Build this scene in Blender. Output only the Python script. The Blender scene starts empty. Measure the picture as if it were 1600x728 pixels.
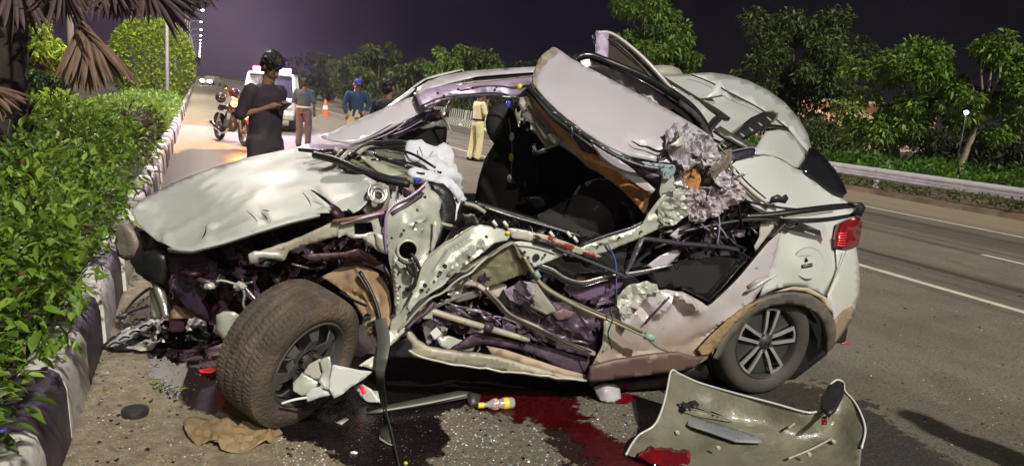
import bpy, bmesh, math, random
import numpy as np
from mathutils import Vector, Matrix, noise
from mathutils.geometry import delaunay_2d_cdt

random.seed(7)
rng = np.random.default_rng(7)
SC = bpy.context.scene
COL = SC.collection

# ------------------------------------------------------------------ camera
CAM_H = 1.65
PITCH, ROLL, FPX = math.radians(10.22), math.radians(4.57), 1155.0
_f = np.array([0, math.cos(PITCH), -math.sin(PITCH)])
_r0 = np.array([1.0, 0, 0]); _u0 = np.array([0, math.sin(PITCH), math.cos(PITCH)])
_r = _r0 * math.cos(ROLL) + _u0 * math.sin(ROLL)
_u = _u0 * math.cos(ROLL) - _r0 * math.sin(ROLL)
CO = np.array([0, 0, CAM_H])
cam_d = bpy.data.cameras.new('camera'); cam = bpy.data.objects.new('camera', cam_d)
COL.objects.link(cam)
cam_d.sensor_width = 36.0; cam_d.lens = 36.0 * FPX / 1600.0
cam_d.clip_start = 0.05; cam_d.clip_end = 3000
m3 = Matrix(((_r[0], _u[0], -_f[0]), (_r[1], _u[1], -_f[1]), (_r[2], _u[2], -_f[2])))
cam.matrix_world = Matrix.Translation(Vector(CO)) @ m3.to_4x4()
SC.camera = cam

# ------------------------------------------------------------------ world, light, exposure
SC.view_settings.view_transform = 'Standard'; SC.view_settings.look = 'None'
SC.view_settings.gamma = 1.0; SC.view_settings.exposure = 0.64
world = bpy.data.worlds.new('World'); SC.world = world; world.use_nodes = True
wn = world.node_tree.nodes; wl = world.node_tree.links; wn.clear()
wout = wn.new('ShaderNodeOutputWorld'); wbg = wn.new('ShaderNodeBackground')
wl.new(wbg.outputs[0], wout.inputs[0])
tc = wn.new('ShaderNodeTexCoord')
# night sky: town glow low over the far end of the road, near black on the right
dotn = wn.new('ShaderNodeVectorMath'); dotn.operation = 'DOT_PRODUCT'
gd = Vector((-0.37, 0.92, 0.06)).normalized(); dotn.inputs[1].default_value = gd
wl.new(tc.outputs['Generated'], dotn.inputs[0])
cr = wn.new('ShaderNodeValToRGB'); cr.color_ramp.interpolation = 'EASE'
e = cr.color_ramp.elements
e[0].position = 0.0; e[0].color = (0.006, 0.0055, 0.0080, 1)
e[1].position = 1.0; e[1].color = (0.062, 0.042, 0.068, 1)
for p_, c_ in ((0.80, (0.0035, 0.0030, 0.0055, 1)), (0.93, (0.0030, 0.0018, 0.0060, 1)), (0.972, (0.0045, 0.0022, 0.0080, 1)), (0.988, (0.016, 0.009, 0.021, 1)), (0.997, (0.030, 0.018, 0.036, 1))):
    q = cr.color_ramp.elements.new(p_); q.color = c_
wl.new(dotn.outputs['Value'], cr.inputs[0])
nz = wn.new('ShaderNodeTexNoise'); nz.inputs['Scale'].default_value = 5.0; nz.inputs['Detail'].default_value = 5
wl.new(tc.outputs['Generated'], nz.inputs['Vector'])
mr = wn.new('ShaderNodeMapRange'); mr.inputs[1].default_value = .3; mr.inputs[2].default_value = .7; mr.inputs[3].default_value = .8; mr.inputs[4].default_value = 1.2
wl.new(nz.outputs['Fac'], mr.inputs[0])
vm = wn.new('ShaderNodeVectorMath'); vm.operation = 'SCALE'
wl.new(cr.outputs[0], vm.inputs[0]); wl.new(mr.outputs[0], vm.inputs['Scale'])
wl.new(vm.outputs[0], wbg.inputs['Color']); wbg.inputs['Strength'].default_value = 1.0

sun_d = bpy.data.lights.new('street_light_key', 'SUN'); sun = bpy.data.objects.new('street_light_key', sun_d)
COL.objects.link(sun)
SUN_AZ, SUN_EL = math.radians(150), math.radians(42)     # azimuth from +Y clockwise (behind, to the right)
sd = Vector((math.sin(SUN_AZ) * math.cos(SUN_EL), math.cos(SUN_AZ) * math.cos(SUN_EL), math.sin(SUN_EL)))
sun.rotation_euler = sd.to_track_quat('Z', 'Y').to_euler()
sun_d.energy = 2.35; sun_d.angle = math.radians(1.5); sun_d.color = (1.0, 0.965, 0.86)

# ------------------------------------------------------------------ coordinate helpers
DV = np.array([-.3974, .9177, 0]); NV = np.array([.9177, .3974, 0])      # along / across the road
def RW(s, t, z=0.0):                      # road frame -> world
    return NV * s + DV * t + np.array([0, 0, z])
def ray(x, y): return _f + _r * (x - 800) / FPX - _u * (y - 364) / FPX
def at_z(x, y, z=0.0):
    d = ray(x, y); return CO + d * (z - CAM_H) / d[2]
def at_y(x, y, Y):
    d = ray(x, y); return CO + d * Y / d[1]
_a = math.radians(18.5)
CU = np.array([math.cos(_a), math.sin(_a), 0]); CV = np.array([-CU[1], CU[0], 0]); CR = np.array([1.62, 4.26, 0])
def at_v(x, y, v):                        # on a plane v metres behind the wreck's near side
    d = ray(x, y); return CO + d * ((v - (CO - CR) @ CV) / (d @ CV))
def car(u, v, z): return CR + CU * u + CV * v + np.array([0, 0, z])
MODES = {'v': at_v, 'z': at_z, 'y': at_y}

# ------------------------------------------------------------------ materials
MATS = {}
def mat(name, col, rough=.6, metal=0.0, var=.15, vs=6, bump=0.0, bs=60, coat=0.0, dirt=None, emit=None, estr=0, alpha=None, rnd=0.0, trans=0.0, spec=.5, scratch=0, zdirt=None):
    if name in MATS: return MATS[name]
    m = bpy.data.materials.new(name); MATS[name] = m; m.use_nodes = True
    n = m.node_tree.nodes; l = m.node_tree.links; b = n['Principled BSDF']
    tcn = n.new('ShaderNodeTexCoord'); co = tcn.outputs['Object']
    b.inputs['Roughness'].default_value = rough; b.inputs['Metallic'].default_value = metal
    b.inputs['Specular IOR Level'].default_value = spec
    if coat: b.inputs['Coat Weight'].default_value = coat; b.inputs['Coat Roughness'].default_value = .08
    base = n.new('ShaderNodeRGB'); base.outputs[0].default_value = (*col, 1); out = base.outputs[0]
    if var:
        t = n.new('ShaderNodeTexNoise'); t.inputs['Scale'].default_value = vs; t.inputs['Detail'].default_value = 6; l.new(co, t.inputs['Vector'])
        r = n.new('ShaderNodeMapRange'); r.inputs[1].default_value = .3; r.inputs[2].default_value = .7; r.inputs[3].default_value = 1 - var; r.inputs[4].default_value = 1 + var * .6
        l.new(t.outputs['Fac'], r.inputs[0])
        s = n.new('ShaderNodeVectorMath'); s.operation = 'SCALE'; l.new(out, s.inputs[0]); l.new(r.outputs[0], s.inputs['Scale']); out = s.outputs[0]
        r2 = n.new('ShaderNodeMapRange'); r2.inputs[1].default_value = .3; r2.inputs[2].default_value = .7
        r2.inputs[3].default_value = min(1, rough + .12); r2.inputs[4].default_value = max(.02, rough - .1); l.new(t.outputs['Fac'], r2.inputs[0]); l.new(r2.outputs[0], b.inputs['Roughness'])
    if rnd:
        g = n.new('ShaderNodeNewGeometry'); r = n.new('ShaderNodeMapRange'); r.inputs[3].default_value = 1 - rnd; r.inputs[4].default_value = 1 + rnd
        l.new(g.outputs['Random Per Island'], r.inputs[0])
        s = n.new('ShaderNodeVectorMath'); s.operation = 'SCALE'; l.new(out, s.inputs[0]); l.new(r.outputs[0], s.inputs['Scale']); out = s.outputs[0]
    for d in (dirt or ()):                     # (colour, threshold, scale, softness)
        dc, th, ds, sf = d
        t = n.new('ShaderNodeTexNoise'); t.inputs['Scale'].default_value = ds; t.inputs['Detail'].default_value = 8; t.inputs['Roughness'].default_value = .65; l.new(co, t.inputs['Vector'])
        r = n.new('ShaderNodeMapRange'); r.inputs[1].default_value = th; r.inputs[2].default_value = th + sf; l.new(t.outputs['Fac'], r.inputs[0])
        mx = n.new('ShaderNodeMix'); mx.data_type = 'RGBA'; l.new(r.outputs[0], mx.inputs[0]); l.new(out, mx.inputs[6]); mx.inputs[7].default_value = (*dc, 1); out = mx.outputs[2]
    if zdirt:                                  # splashed mud, thick low down and breaking up higher
        g = n.new('ShaderNodeNewGeometry'); sx = n.new('ShaderNodeSeparateXYZ'); l.new(g.outputs['Position'], sx.inputs[0])
        t = n.new('ShaderNodeTexNoise'); t.inputs['Scale'].default_value = 6; t.inputs['Detail'].default_value = 8; l.new(co, t.inputs['Vector'])
        a_ = n.new('ShaderNodeMath'); a_.operation = 'MULTIPLY_ADD'; a_.inputs[1].default_value = .45; l.new(t.outputs['Fac'], a_.inputs[0]); l.new(sx.outputs['Z'], a_.inputs[2])
        r = n.new('ShaderNodeMapRange'); r.inputs[1].default_value = zdirt[2] + .22; r.inputs[2].default_value = zdirt[1] + .22; l.new(a_.outputs[0], r.inputs[0])
        mx = n.new('ShaderNodeMix'); mx.data_type = 'RGBA'; l.new(r.outputs[0], mx.inputs[0]); l.new(out, mx.inputs[6]); mx.inputs[7].default_value = (*zdirt[0], 1); out = mx.outputs[2]
    if scratch:
        mp = n.new('ShaderNodeMapping'); mp.inputs['Scale'].default_value = (3, 60, 25); mp.inputs['Rotation'].default_value = (.3, .5, .9); l.new(co, mp.inputs[0])
        t = n.new('ShaderNodeTexNoise'); t.inputs['Scale'].default_value = 1.0; t.inputs['Detail'].default_value = 4; l.new(mp.outputs[0], t.inputs['Vector'])
        r = n.new('ShaderNodeMapRange'); r.inputs[1].default_value = .66; r.inputs[2].default_value = .72; r.inputs[4].default_value = scratch; l.new(t.outputs['Fac'], r.inputs[0])
        mx = n.new('ShaderNodeMix'); mx.data_type = 'RGBA'; l.new(r.outputs[0], mx.inputs[0]); l.new(out, mx.inputs[6]); mx.inputs[7].default_value = (.09, .08, .07, 1); out = mx.outputs[2]
    l.new(out, b.inputs['Base Color'])
    if bump:
        t = n.new('ShaderNodeTexNoise'); t.inputs['Scale'].default_value = bs; t.inputs['Detail'].default_value = 5; l.new(co, t.inputs['Vector'])
        bp = n.new('ShaderNodeBump'); bp.inputs['Strength'].default_value = bump; bp.inputs['Distance'].default_value = .02; l.new(t.outputs['Fac'], bp.inputs['Height']); l.new(bp.outputs[0], b.inputs['Normal'])
    if emit: b.inputs['Emission Color'].default_value = (*emit, 1); b.inputs['Emission Strength'].default_value = estr
    if alpha is not None: b.inputs['Alpha'].default_value = alpha
    if trans: b.inputs['Transmission Weight'].default_value = trans
    return m

def leaf_mat(name, col, rnd=.35, col2=None, rough=.5, tl=.35):
    if name in MATS: return MATS[name]
    m = bpy.data.materials.new(name); MATS[name] = m; m.use_nodes = True
    n = m.node_tree.nodes; l = m.node_tree.links; b = n['Principled BSDF']; o = n['Material Output']
    g = n.new('ShaderNodeNewGeometry'); cr = n.new('ShaderNodeValToRGB')
    c2 = col2 or tuple(c * 1.7 for c in col)
    cr.color_ramp.elements[0].color = (*[c * (1 - rnd) for c in col], 1); cr.color_ramp.elements[1].color = (*c2, 1)
    el = cr.color_ramp.elements.new(.6); el.color = (*col, 1)
    l.new(g.outputs['Random Per Island'], cr.inputs[0]); l.new(cr.outputs[0], b.inputs['Base Color'])
    b.inputs['Roughness'].default_value = rough; b.inputs['Specular IOR Level'].default_value = .35
    tr = n.new('ShaderNodeBsdfTranslucent'); l.new(cr.outputs[0], tr.inputs[0])
    mx = n.new('ShaderNodeMixShader'); mx.inputs[0].default_value = tl
    l.new(b.outputs[0], mx.inputs[1]); l.new(tr.outputs[0], mx.inputs[2]); l.new(mx.outputs[0], o.inputs[0])
    return m

BROWN = (.16, .10, .055)
M_white = mat('white_paint', (.58, .59, .57), .28, 0, .05, 3, coat=.6, dirt=[((.42, .38, .30), .64, 4, .3)])
M_hood = mat('dusty_white_paint', (.47, .485, .455), .5, 0, .07, 3, spec=.3, coat=.0, dirt=[((.40, .35, .27), .60, 5, .35)], scratch=.35, bump=.03, bs=9)
M_lilac = mat('lilac_lit_roof_paint', (.47, .435, .475), .42, 0, .06, 3, coat=.2, bump=.05, bs=5)  # white body paint with the lilac cast of the light put into its colour
M_door = mat('dirty_door_paint', (.49, .45, .46), .38, 0, .12, 4, coat=.3, dirt=[((.34, .26, .18), .60, 3.0, .35)], scratch=.6, zdirt=((.27, .185, .12), .26, .62))
M_inner = mat('inner_body_steel', (.43, .44, .375), .40, .15, .22, 6, bump=.06, bs=30, dirt=[((.24, .20, .14), .60, 7, .3)])
M_inner2 = mat('pale_inner_steel', (.55, .54, .48), .36, .2, .2, 9, bump=.2, bs=30, dirt=[((.26, .21, .16), .64, 10, .2)])
M_beige = mat('beige_primer_strip', (.44, .40, .315), .5, .1, .3, 8, bump=.2, bs=30, dirt=[((.15, .11, .08), .6, 15, .1)])
M_purple = mat('flare_tinted_panel', (.095, .062, .095), .45, .2, .35, 8, bump=.4, bs=22, dirt=[((.035, .02, .035), .52, 8, .15)])  # grey inner parts; the violet is flare haze put into the colour
M_purlite = mat('pale_flare_tinted_panel', (.42, .33, .47), .38, .2, .25, 7, bump=.15, bs=18, dirt=[((.2, .14, .2), .58, 9, .2)])  # pale inner parts tinted with the same violet flare haze
M_maroon = mat('flare_tinted_engine_bay', (.040, .014, .024), .5, .1, .4, 7, bump=.5, bs=18, dirt=[((.10, .035, .06), .62, 9, .1)])  # red flare light put into the dark engine bay colour
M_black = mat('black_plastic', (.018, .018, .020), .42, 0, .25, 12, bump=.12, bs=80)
M_blacker = mat('cabin_black_cloth', (.009, .009, .010), .85, 0, .3, 6, bump=.1, bs=120)
M_seat = mat('dark_seat_cloth', (.016, .0155, .016), .78, 0, .3, 5, bump=.2, bs=90)
M_trim = mat('glossy_black_trim', (.016, .016, .018), .22, 0, .15, 9, coat=.5, dirt=[((.09, .08, .07), .66, 16, .1)])
M_rubber = mat('dusty_tyre_rubber', (.085, .066, .054), .8, 0, .35, 5, bump=.6, bs=60, dirt=[((.19, .14, .10), .47, 4, .25), ((.05, .04, .035), .60, 9, .1)])
M_rubber2 = mat('tyre_rubber', (.060, .052, .044), .75, 0, .3, 5, bump=.2, bs=60, dirt=[((.12, .10, .07), .58, 3, .2)])
M_rimdark = mat('black_steel_rim', (.13, .125, .12), .45, .5, .3, 8, dirt=[((.16, .13, .10), .55, 9, .2)])
M_alloy = mat('machined_alloy', (.52, .50, .45), .35, .55, .15, 8, dirt=[((.22, .18, .12), .62, 12, .2)])
M_alloyd = mat('dark_alloy', (.055, .053, .05), .45, .3, .2, 8)
M_olive = mat('olive_grey_dash', (.20, .195, .145), .5, 0, .15, 5, bump=.1, bs=30)
M_airbag = mat('airbag_nylon', (.64, .65, .72), .7, 0, .05, 5, bump=.15, bs=160)
M_tan = mat('tan_wheel_liner', (.34, .22, .13), .7, 0, .3, 5, bump=.5, bs=16, dirt=[((.12, .08, .06), .6, 8, .15)])
M_orange = mat('orange_foam', (.62, .29, .11), .8, 0, .3, 7, bump=.5, bs=26, dirt=[((.22, .08, .06), .58, 6, .15)])
M_grey = mat('grey_plastic', (.34, .33, .28), .5, 0, .15, 6, bump=.08, bs=50)
M_red = mat('tail_lamp_red', (.20, .008, .012), .12, 0, .2, 12, coat=1)
M_redhi = mat('glowing_red_plastic', (.85, .03, .05), .2, 0, 0, 1, coat=1, emit=(1, .03, .05), estr=.25)  # faint glow put into red plastic that is not lit
M_glass = mat('dark_glass', (.014, .014, .015), .06, 0, .1, 3, coat=1)
M_glassbr = mat('smoked_door_glass', (.045, .035, .030), .12, 0, .2, 3, coat=1, alpha=.86)
M_mosaic = mat('shattered_glass_trim', (.03, .03, .035), .3, 0, .3, 9, dirt=[((.62, .66, .70), .60, 55, .03)])
M_steel = mat('bare_steel', (.45, .43, .42), .35, .7, .3, 10, bump=.2, bs=40)
M_gold = mat('brassy_door_rail', (.42, .37, .24), .35, .4, .25, 8, dirt=[((.12, .09, .05), .6, 15, .1)])
M_teal = mat('teal_tape', (.24, .40, .33), .5)
M_rust = mat('rusty_strip', (.50, .44, .36), .5, .1, .3, 9, dirt=[((.24, .02, .015), .50, 12, .06)])
M_cardb = mat('brown_cardboard', (.27, .185, .10), .8, 0, .3, 7, bump=.5, bs=22, dirt=[((.16, .09, .06), .62, 20, .06)])
M_bumper = mat('bumper_inner_plastic', (.19, .18, .125), .45, 0, .3, 4, bump=.25, bs=30, coat=.15, scratch=.8, dirt=[((.075, .07, .05), .52, 4, .25), ((.32, .29, .21), .62, 9, .12), ((.05, .045, .04), .66, 24, .05)])
M_glassfl = mat('glass_fragment', (.62, .66, .62), .2, 0, .1)
M_whitepl = mat('cracked_white_plastic', (.72, .74, .68), .4, 0, .08, 5)
M_yellow = mat('yellow_plastic', (.90, .68, .02), .4, 0, .05)
M_clear = mat('clear_bottle', (.75, .72, .70), .12, 0, .2, 30, trans=.55)
M_blue = mat('blue_plastic', (.03, .08, .6), .4)
M_chrome = mat('chrome', (.65, .65, .66), .15, 1, .05)
M_tealcap = mat('teal_cap', (.02, .38, .30), .4)

# ------------------------------------------------------------------ object helpers
ORG = {}
def mesh_obj(name, V, F, m, parent=None, smooth=False, sharp=None):
    V = np.asarray(V, dtype=float)
    org = ORG.get(parent.name, np.zeros(3)) if parent else None
    if parent is None:
        org = np.array([(V[:, 0].min() + V[:, 0].max()) / 2, (V[:, 1].min() + V[:, 1].max()) / 2, V[:, 2].min()])
    me = bpy.data.meshes.new(name); me.from_pydata((V - org).tolist(), [], F); me.update()
    o = bpy.data.objects.new(name, me); COL.objects.link(o)
    if parent is None: o.location = org
    else: o.parent = parent
    ORG[o.name] = org
    if m:
        for k in (m if isinstance(m, (list, tuple)) else [m]): me.materials.append(k)
    if smooth: me.shade_smooth()
    if sharp: me.set_sharp_from_angle(angle=math.radians(sharp))
    return o
def thing(name, label, cat, loc, rotz=0, group=None, local=False):
    o = bpy.data.objects.new(name, None); COL.objects.link(o); o.location = loc; o.rotation_euler = (0, 0, rotz)
    o.empty_display_size = .2
    o['label'] = label; o['category'] = cat
    if group: o['group'] = group
    ORG[o.name] = np.zeros(3) if local else np.array(loc, dtype=float)
    return o
def tag(o, label, cat, group=None):
    o['label'] = label; o['category'] = cat
    if group: o['group'] = group
    return o
def kind(o, k): o['kind'] = k; return o
def solid(o, t, off=0.0):
    md = o.modifiers.new('solid', 'SOLIDIFY'); md.thickness = t; md.offset = off; return o
def bevel(o, w, seg=2):
    md = o.modifiers.new('bev', 'BEVEL'); md.width = w; md.segments = seg; md.limit_method = 'ANGLE'; return o

class TPS:
    def __init__(self, P, c):
        P = np.array(P, float) / 100.; self.P = P; n = len(P)
        K = self.k(np.linalg.norm(P[:, None] - P[None], axis=2)) + np.eye(n) * .02
        A = np.zeros((n + 3, n + 3)); A[:n, :n] = K; A[:n, n] = 1; A[:n, n + 1:] = P; A[n, :n] = 1; A[n + 1:, :n] = P.T
        self.w = np.linalg.solve(A + np.diag([0] * n + [1e-9] * 3), np.append(np.array(c, float), [0, 0, 0])); self.n = n
    @staticmethod
    def k(r): return np.where(r > 0, r * r * np.log(np.maximum(r, 1e-9)), 0)
    def __call__(self, Q):
        Q = np.atleast_2d(np.array(Q, float)) / 100.; n = self.n
        K = self.k(np.linalg.norm(Q[:, None] - self.P[None], axis=2))
        return K @ self.w[:n] + self.w[n] + Q @ self.w[n + 1:]

def inside(poly, x, y):
    c = False; n = len(poly)
    for i in range(n):
        x1, y1 = poly[i][:2]; x2, y2 = poly[(i + 1) % n][:2]
        if (y1 > y) != (y2 > y) and x < (x2 - x1) * (y - y1) / (y2 - y1) + x1: c = not c
    return c

def panel(name, pts, m, parent=None, d=0.0, thick=.006, step=12, inner=(), mode='v', rough=0.0, rs=6.0, folds=(), holes=(), jag=0.0, smooth=True, sharp=30, curl=0.0, off=0.0):
    """a sheet of the wreck: outline (x, y, depth) in the photograph's frame, cut to a fine grid, bent, creased and given thickness"""
    if m in (M_white, M_hood, M_lilac, M_inner, M_inner2, M_door): thick = min(thick, .006)
    if m in (M_inner, M_inner2, M_beige) and not jag: jag = .7
    pts = [(p[0], p[1], p[2] if len(p) > 2 else d) for p in pts]
    inner = [(p[0], p[1], p[2] if len(p) > 2 else d) for p in inner]
    ctrl = pts + inner
    cs = [c[2] for c in ctrl]
    if max(cs) - min(cs) < 1e-6: f = lambda Q: np.full(len(Q), cs[0])
    else: f = TPS([c[:2] for c in ctrl], cs)
    out = []
    if jag:
        rr = random.Random(int(pts[0][0] * 7 + pts[0][1]))
        n = len(pts)
        for i in range(n):
            a, b = pts[i], pts[(i + 1) % n]; L = math.dist(a[:2], b[:2]); k = max(1, int(L / 7))
            for j in range(k):
                t = j / k; s = jag if j else 0
                out.append((a[0] + (b[0] - a[0]) * t + rr.uniform(-s, s), a[1] + (b[1] - a[1]) * t + rr.uniform(-s, s)))
    else: out = [p[:2] for p in pts]
    def dense(loop, s_):
        q = []
        for i in range(len(loop)):
            a, b = loop[i], loop[(i + 1) % len(loop)]; k = max(1, int(math.dist(a, b) / s_))
            for j in range(k): q.append((a[0] + (b[0] - a[0]) * j / k, a[1] + (b[1] - a[1]) * j / k))
        return q
    loops = [dense(out, step * 1.1)] + [dense([tuple(h_[:2]) for h_ in h], step) for h in holes]
    cv = []; ce = []
    for lp in loops:
        b0 = len(cv); cv += lp; ce += [(b0 + i, b0 + (i + 1) % len(lp)) for i in range(len(lp))]
    xs = [p[0] for p in out]; ys = [p[1] for p in out]; LA = np.array(cv); row = 0; yy = min(ys) + step * .5
    while yy < max(ys):
        xx = min(xs) + step * (.25 if row % 2 else .75)
        while xx < max(xs):
            if inside(out, xx, yy) and np.abs(LA - (xx, yy)).sum(1).min() > step * .6: cv.append((xx, yy))
            xx += step
        yy += step * .87; row += 1
    res = delaunay_2d_cdt([Vector(q) for q in cv], ce, [], 0, 1e-5)
    bm = bmesh.new(); vs = [bm.verts.new((q[0], q[1], 0)) for q in res[0]]
    for t3 in res[2]:
        cx_, cy_ = sum(res[0][k].x for k in t3) / len(t3), sum(res[0][k].y for k in t3) / len(t3)
        if inside(out, cx_, cy_) and not any(inside(h, cx_, cy_) for h in holes): bm.faces.new([vs[k] for k in t3])
    bmesh.ops.delete(bm, geom=[v for v in bm.verts if not v.link_faces], context='VERTS')
    bm.verts.ensure_lookup_table()
    P2 = np.array([(v.co.x, v.co.y) for v in bm.verts]); c = f(P2)
    fn = MODES[mode]
    for i, v in enumerate(bm.verts): v.co = Vector(fn(P2[i, 0], P2[i, 1], c[i]))
    bm.normal_update()
    nrm = [v.normal.copy() for v in bm.verts]
    if smooth and jag < .9 and rough:
        A_ = np.array(out); B_ = np.roll(A_, -1, 0); d_ = B_ - A_; t_ = np.clip(((P2[:, None] - A_[None]) * d_[None]).sum(2) / ((d_ * d_).sum(1)[None] + 1e-9), 0, 1)
        fade = np.clip(np.linalg.norm(P2[:, None] - A_[None] - t_[..., None] * d_[None], axis=2).min(1) / 26, .04, 1)
        fade = fade * fade * (3 - 2 * fade)
    else: fade = np.ones(len(P2))
    sd_ = Vector((pts[0][0] * .013, pts[0][1] * .017, len(pts)))
    for i, v in enumerate(bm.verts):
        h = 0.0
        if rough:
            q = v.co * rs + sd_
            h += fade[i] * rough * (.8 * noise.noise(q) + 1.0 * (.35 - abs(noise.noise(q * 1.7 + Vector((9, 3, 1))))) + .5 * (.3 - abs(noise.noise(q * 3.9))))
        for (x0, y0), (x1, y1), w, hh in folds:
            dx, dy = x1 - x0, y1 - y0; L2 = dx * dx + dy * dy
            t = max(0, min(1, ((P2[i, 0] - x0) * dx + (P2[i, 1] - y0) * dy) / L2))
            dd = math.hypot(P2[i, 0] - x0 - dx * t, P2[i, 1] - y0 - dy * t)
            if dd < w: h += hh * (1 - dd / w) * (1 - .5 * abs(2 * t - 1))
        nn = nrm[i] if nrm[i].dot(Vector(CO) - v.co) > 0 else -nrm[i]
        v.co += nn * h
    bmesh.ops.remove_doubles(bm, verts=bm.verts[:], dist=.0004)
    V = [v.co[:] for v in bm.verts]; bm.verts.index_update(); F = [[v.index for v in fc.verts] for fc in bm.faces]; bm.free()
    o = mesh_obj(name, V, F, m, parent, smooth, sharp if smooth else None)
    if thick: solid(o, thick, off)
    return o

def crspline(P, n=6):
    P = [np.array(p, float) for p in P]
    if len(P) < 3: return [P[0] + (P[1] - P[0]) * i / n for i in range(n + 1)]
    Q = [2 * P[0] - P[1]] + P + [2 * P[-1] - P[-2]]; out = []
    for i in range(1, len(Q) - 2):
        for j in range(n):
            t = j / n
            out.append(.5 * ((2 * Q[i]) + (-Q[i - 1] + Q[i + 1]) * t + (2 * Q[i - 1] - 5 * Q[i] + 4 * Q[i + 1] - Q[i + 2]) * t * t + (-Q[i - 1] + 3 * Q[i] - 3 * Q[i + 1] + Q[i + 2]) * t ** 3))
    out.append(P[-1]); return out
def sweep_raw(P, R, sides=8, sq=1.0, up=None, box=False):
    P = [np.array(p, float) for p in P]; n = len(P)
    if not hasattr(R, '__len__'): R = [R] * n
    elif len(R) != n: R = np.interp(np.linspace(0, 1, n), np.linspace(0, 1, len(R)), R)
    T = [P[min(i + 1, n - 1)] - P[max(i - 1, 0)] for i in range(n)]
    T = [t / (np.linalg.norm(t) + 1e-12) for t in T]
    ref = np.array(up if up is not None else (0, 0, 1.0), float)
    if abs(ref @ T[0]) > .95 * np.linalg.norm(ref): ref = np.array([1.0, 0.1, 0])
    V = []; a = ref - T[0] * (ref @ T[0]); a /= np.linalg.norm(a)
    for i in range(n):
        a = a - T[i] * (a @ T[i]); a /= (np.linalg.norm(a) + 1e-12); b = np.cross(T[i], a)
        for k in range(sides):
            th = 2 * math.pi * (k + (.5 if box else 0)) / sides
            V.append(P[i] + R[i] * (a * math.cos(th) * sq + b * math.sin(th)))
    F = []
    for i in range(n - 1):
        for k in range(sides):
            k2 = (k + 1) % sides; F.append([i * sides + k, i * sides + k2, (i + 1) * sides + k2, (i + 1) * sides + k])
    F.append(list(range(sides))[::-1]); F.append([(n - 1) * sides + k for k in range(sides)])
    return V, F
def tube(name, pts, r, m, parent=None, d=0.0, mode='v', sides=8, sq=1.0, box=False, n=5, straight=False, wob=0, up=None):
    P = [MODES[mode](p[0], p[1], p[2] if len(p) > 2 else d) if mode in MODES else np.array(p, float) for p in pts]
    if not straight: P = crspline(P, n)
    if wob: P = [p + np.array(noise.noise_vector(Vector(p * 14))) * wob for p in P]
    V, F = sweep_raw(P, r, 4 if box else sides, sq, up, box)
    return mesh_obj(name, V, F, m, parent, not box)
def strip(name, pts, w, h, m, parent=None, d=0.0, **k):       # flat bar: w wide (image plane), h thick
    return tube(name, pts, w, m, parent, d, box=True, sq=k.pop('sq', h / w), **k)
def merge(parts):
    V = []; F = []
    for v, f in parts:
        b = len(V); V += [tuple(x) for x in v]; F += [[i + b for i in q] for q in f]
    return V, F
def box_raw(c, s, R=None):
    c = np.array(c, float); V = []
    for x in (-.5, .5):
        for y in (-.5, .5):
            for z in (-.5, .5):
                p = np.array([x * s[0], y * s[1], z * s[2]])
                if R is not None: p = R @ p
                V.append(c + p)
    return V, [[0, 1, 3, 2], [4, 6, 7, 5], [0, 4, 5, 1], [2, 3, 7, 6], [0, 2, 6, 4], [1, 5, 7, 3]]
def rotz(a): c, s = math.cos(a), math.sin(a); return np.array([[c, -s, 0], [s, c, 0], [0, 0, 1]])
def ell_raw(c, r, nu=12, nv=8, R=None, bump=0):
    V = []; F = []
    for j in range(nv + 1):
        ph = math.pi * j / nv
        for i in range(nu):
            th = 2 * math.pi * i / nu
            k = np.array([math.sin(ph) * math.cos(th), math.sin(ph) * math.sin(th), math.cos(ph)])
            p = k * np.array(r)
            if bump: p = p * (1 + bump * noise.noise(Vector(k * 2.3 + np.array(c))))
            if R is not None: p = R @ p
            V.append(np.array(c, float) + p)
    for j in range(nv):
        for i in range(nu):
            i2 = (i + 1) % nu; F.append([j * nu + i, (j + 1) * nu + i, (j + 1) * nu + i2, j * nu + i2])
    return V, F
def lathe_raw(prof, axis_o, axis, n=32, up=(0, 0, 1)):
    """prof: list of (along, radius)"""
    ax = np.array(axis, float); ax /= np.linalg.norm(ax); a = np.array(up, float); a -= ax * (a @ ax)
    if np.linalg.norm(a) < 1e-3: a = np.array([1.0, 0, 0]); a -= ax * (a @ ax)
    a /= np.linalg.norm(a); b = np.cross(ax, a); V = []; F = []
    for (h, r) in prof:
        for i in range(n):
            th = 2 * math.pi * i / n; V.append(np.array(axis_o) + ax * h + r * (a * math.cos(th) + b * math.sin(th)))
    for j in range(len(prof) - 1):
        for i in range(n):
            i2 = (i + 1) % n; F.append([j * n + i, j * n + i2, (j + 1) * n + i2, (j + 1) * n + i])
    return V, F
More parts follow.
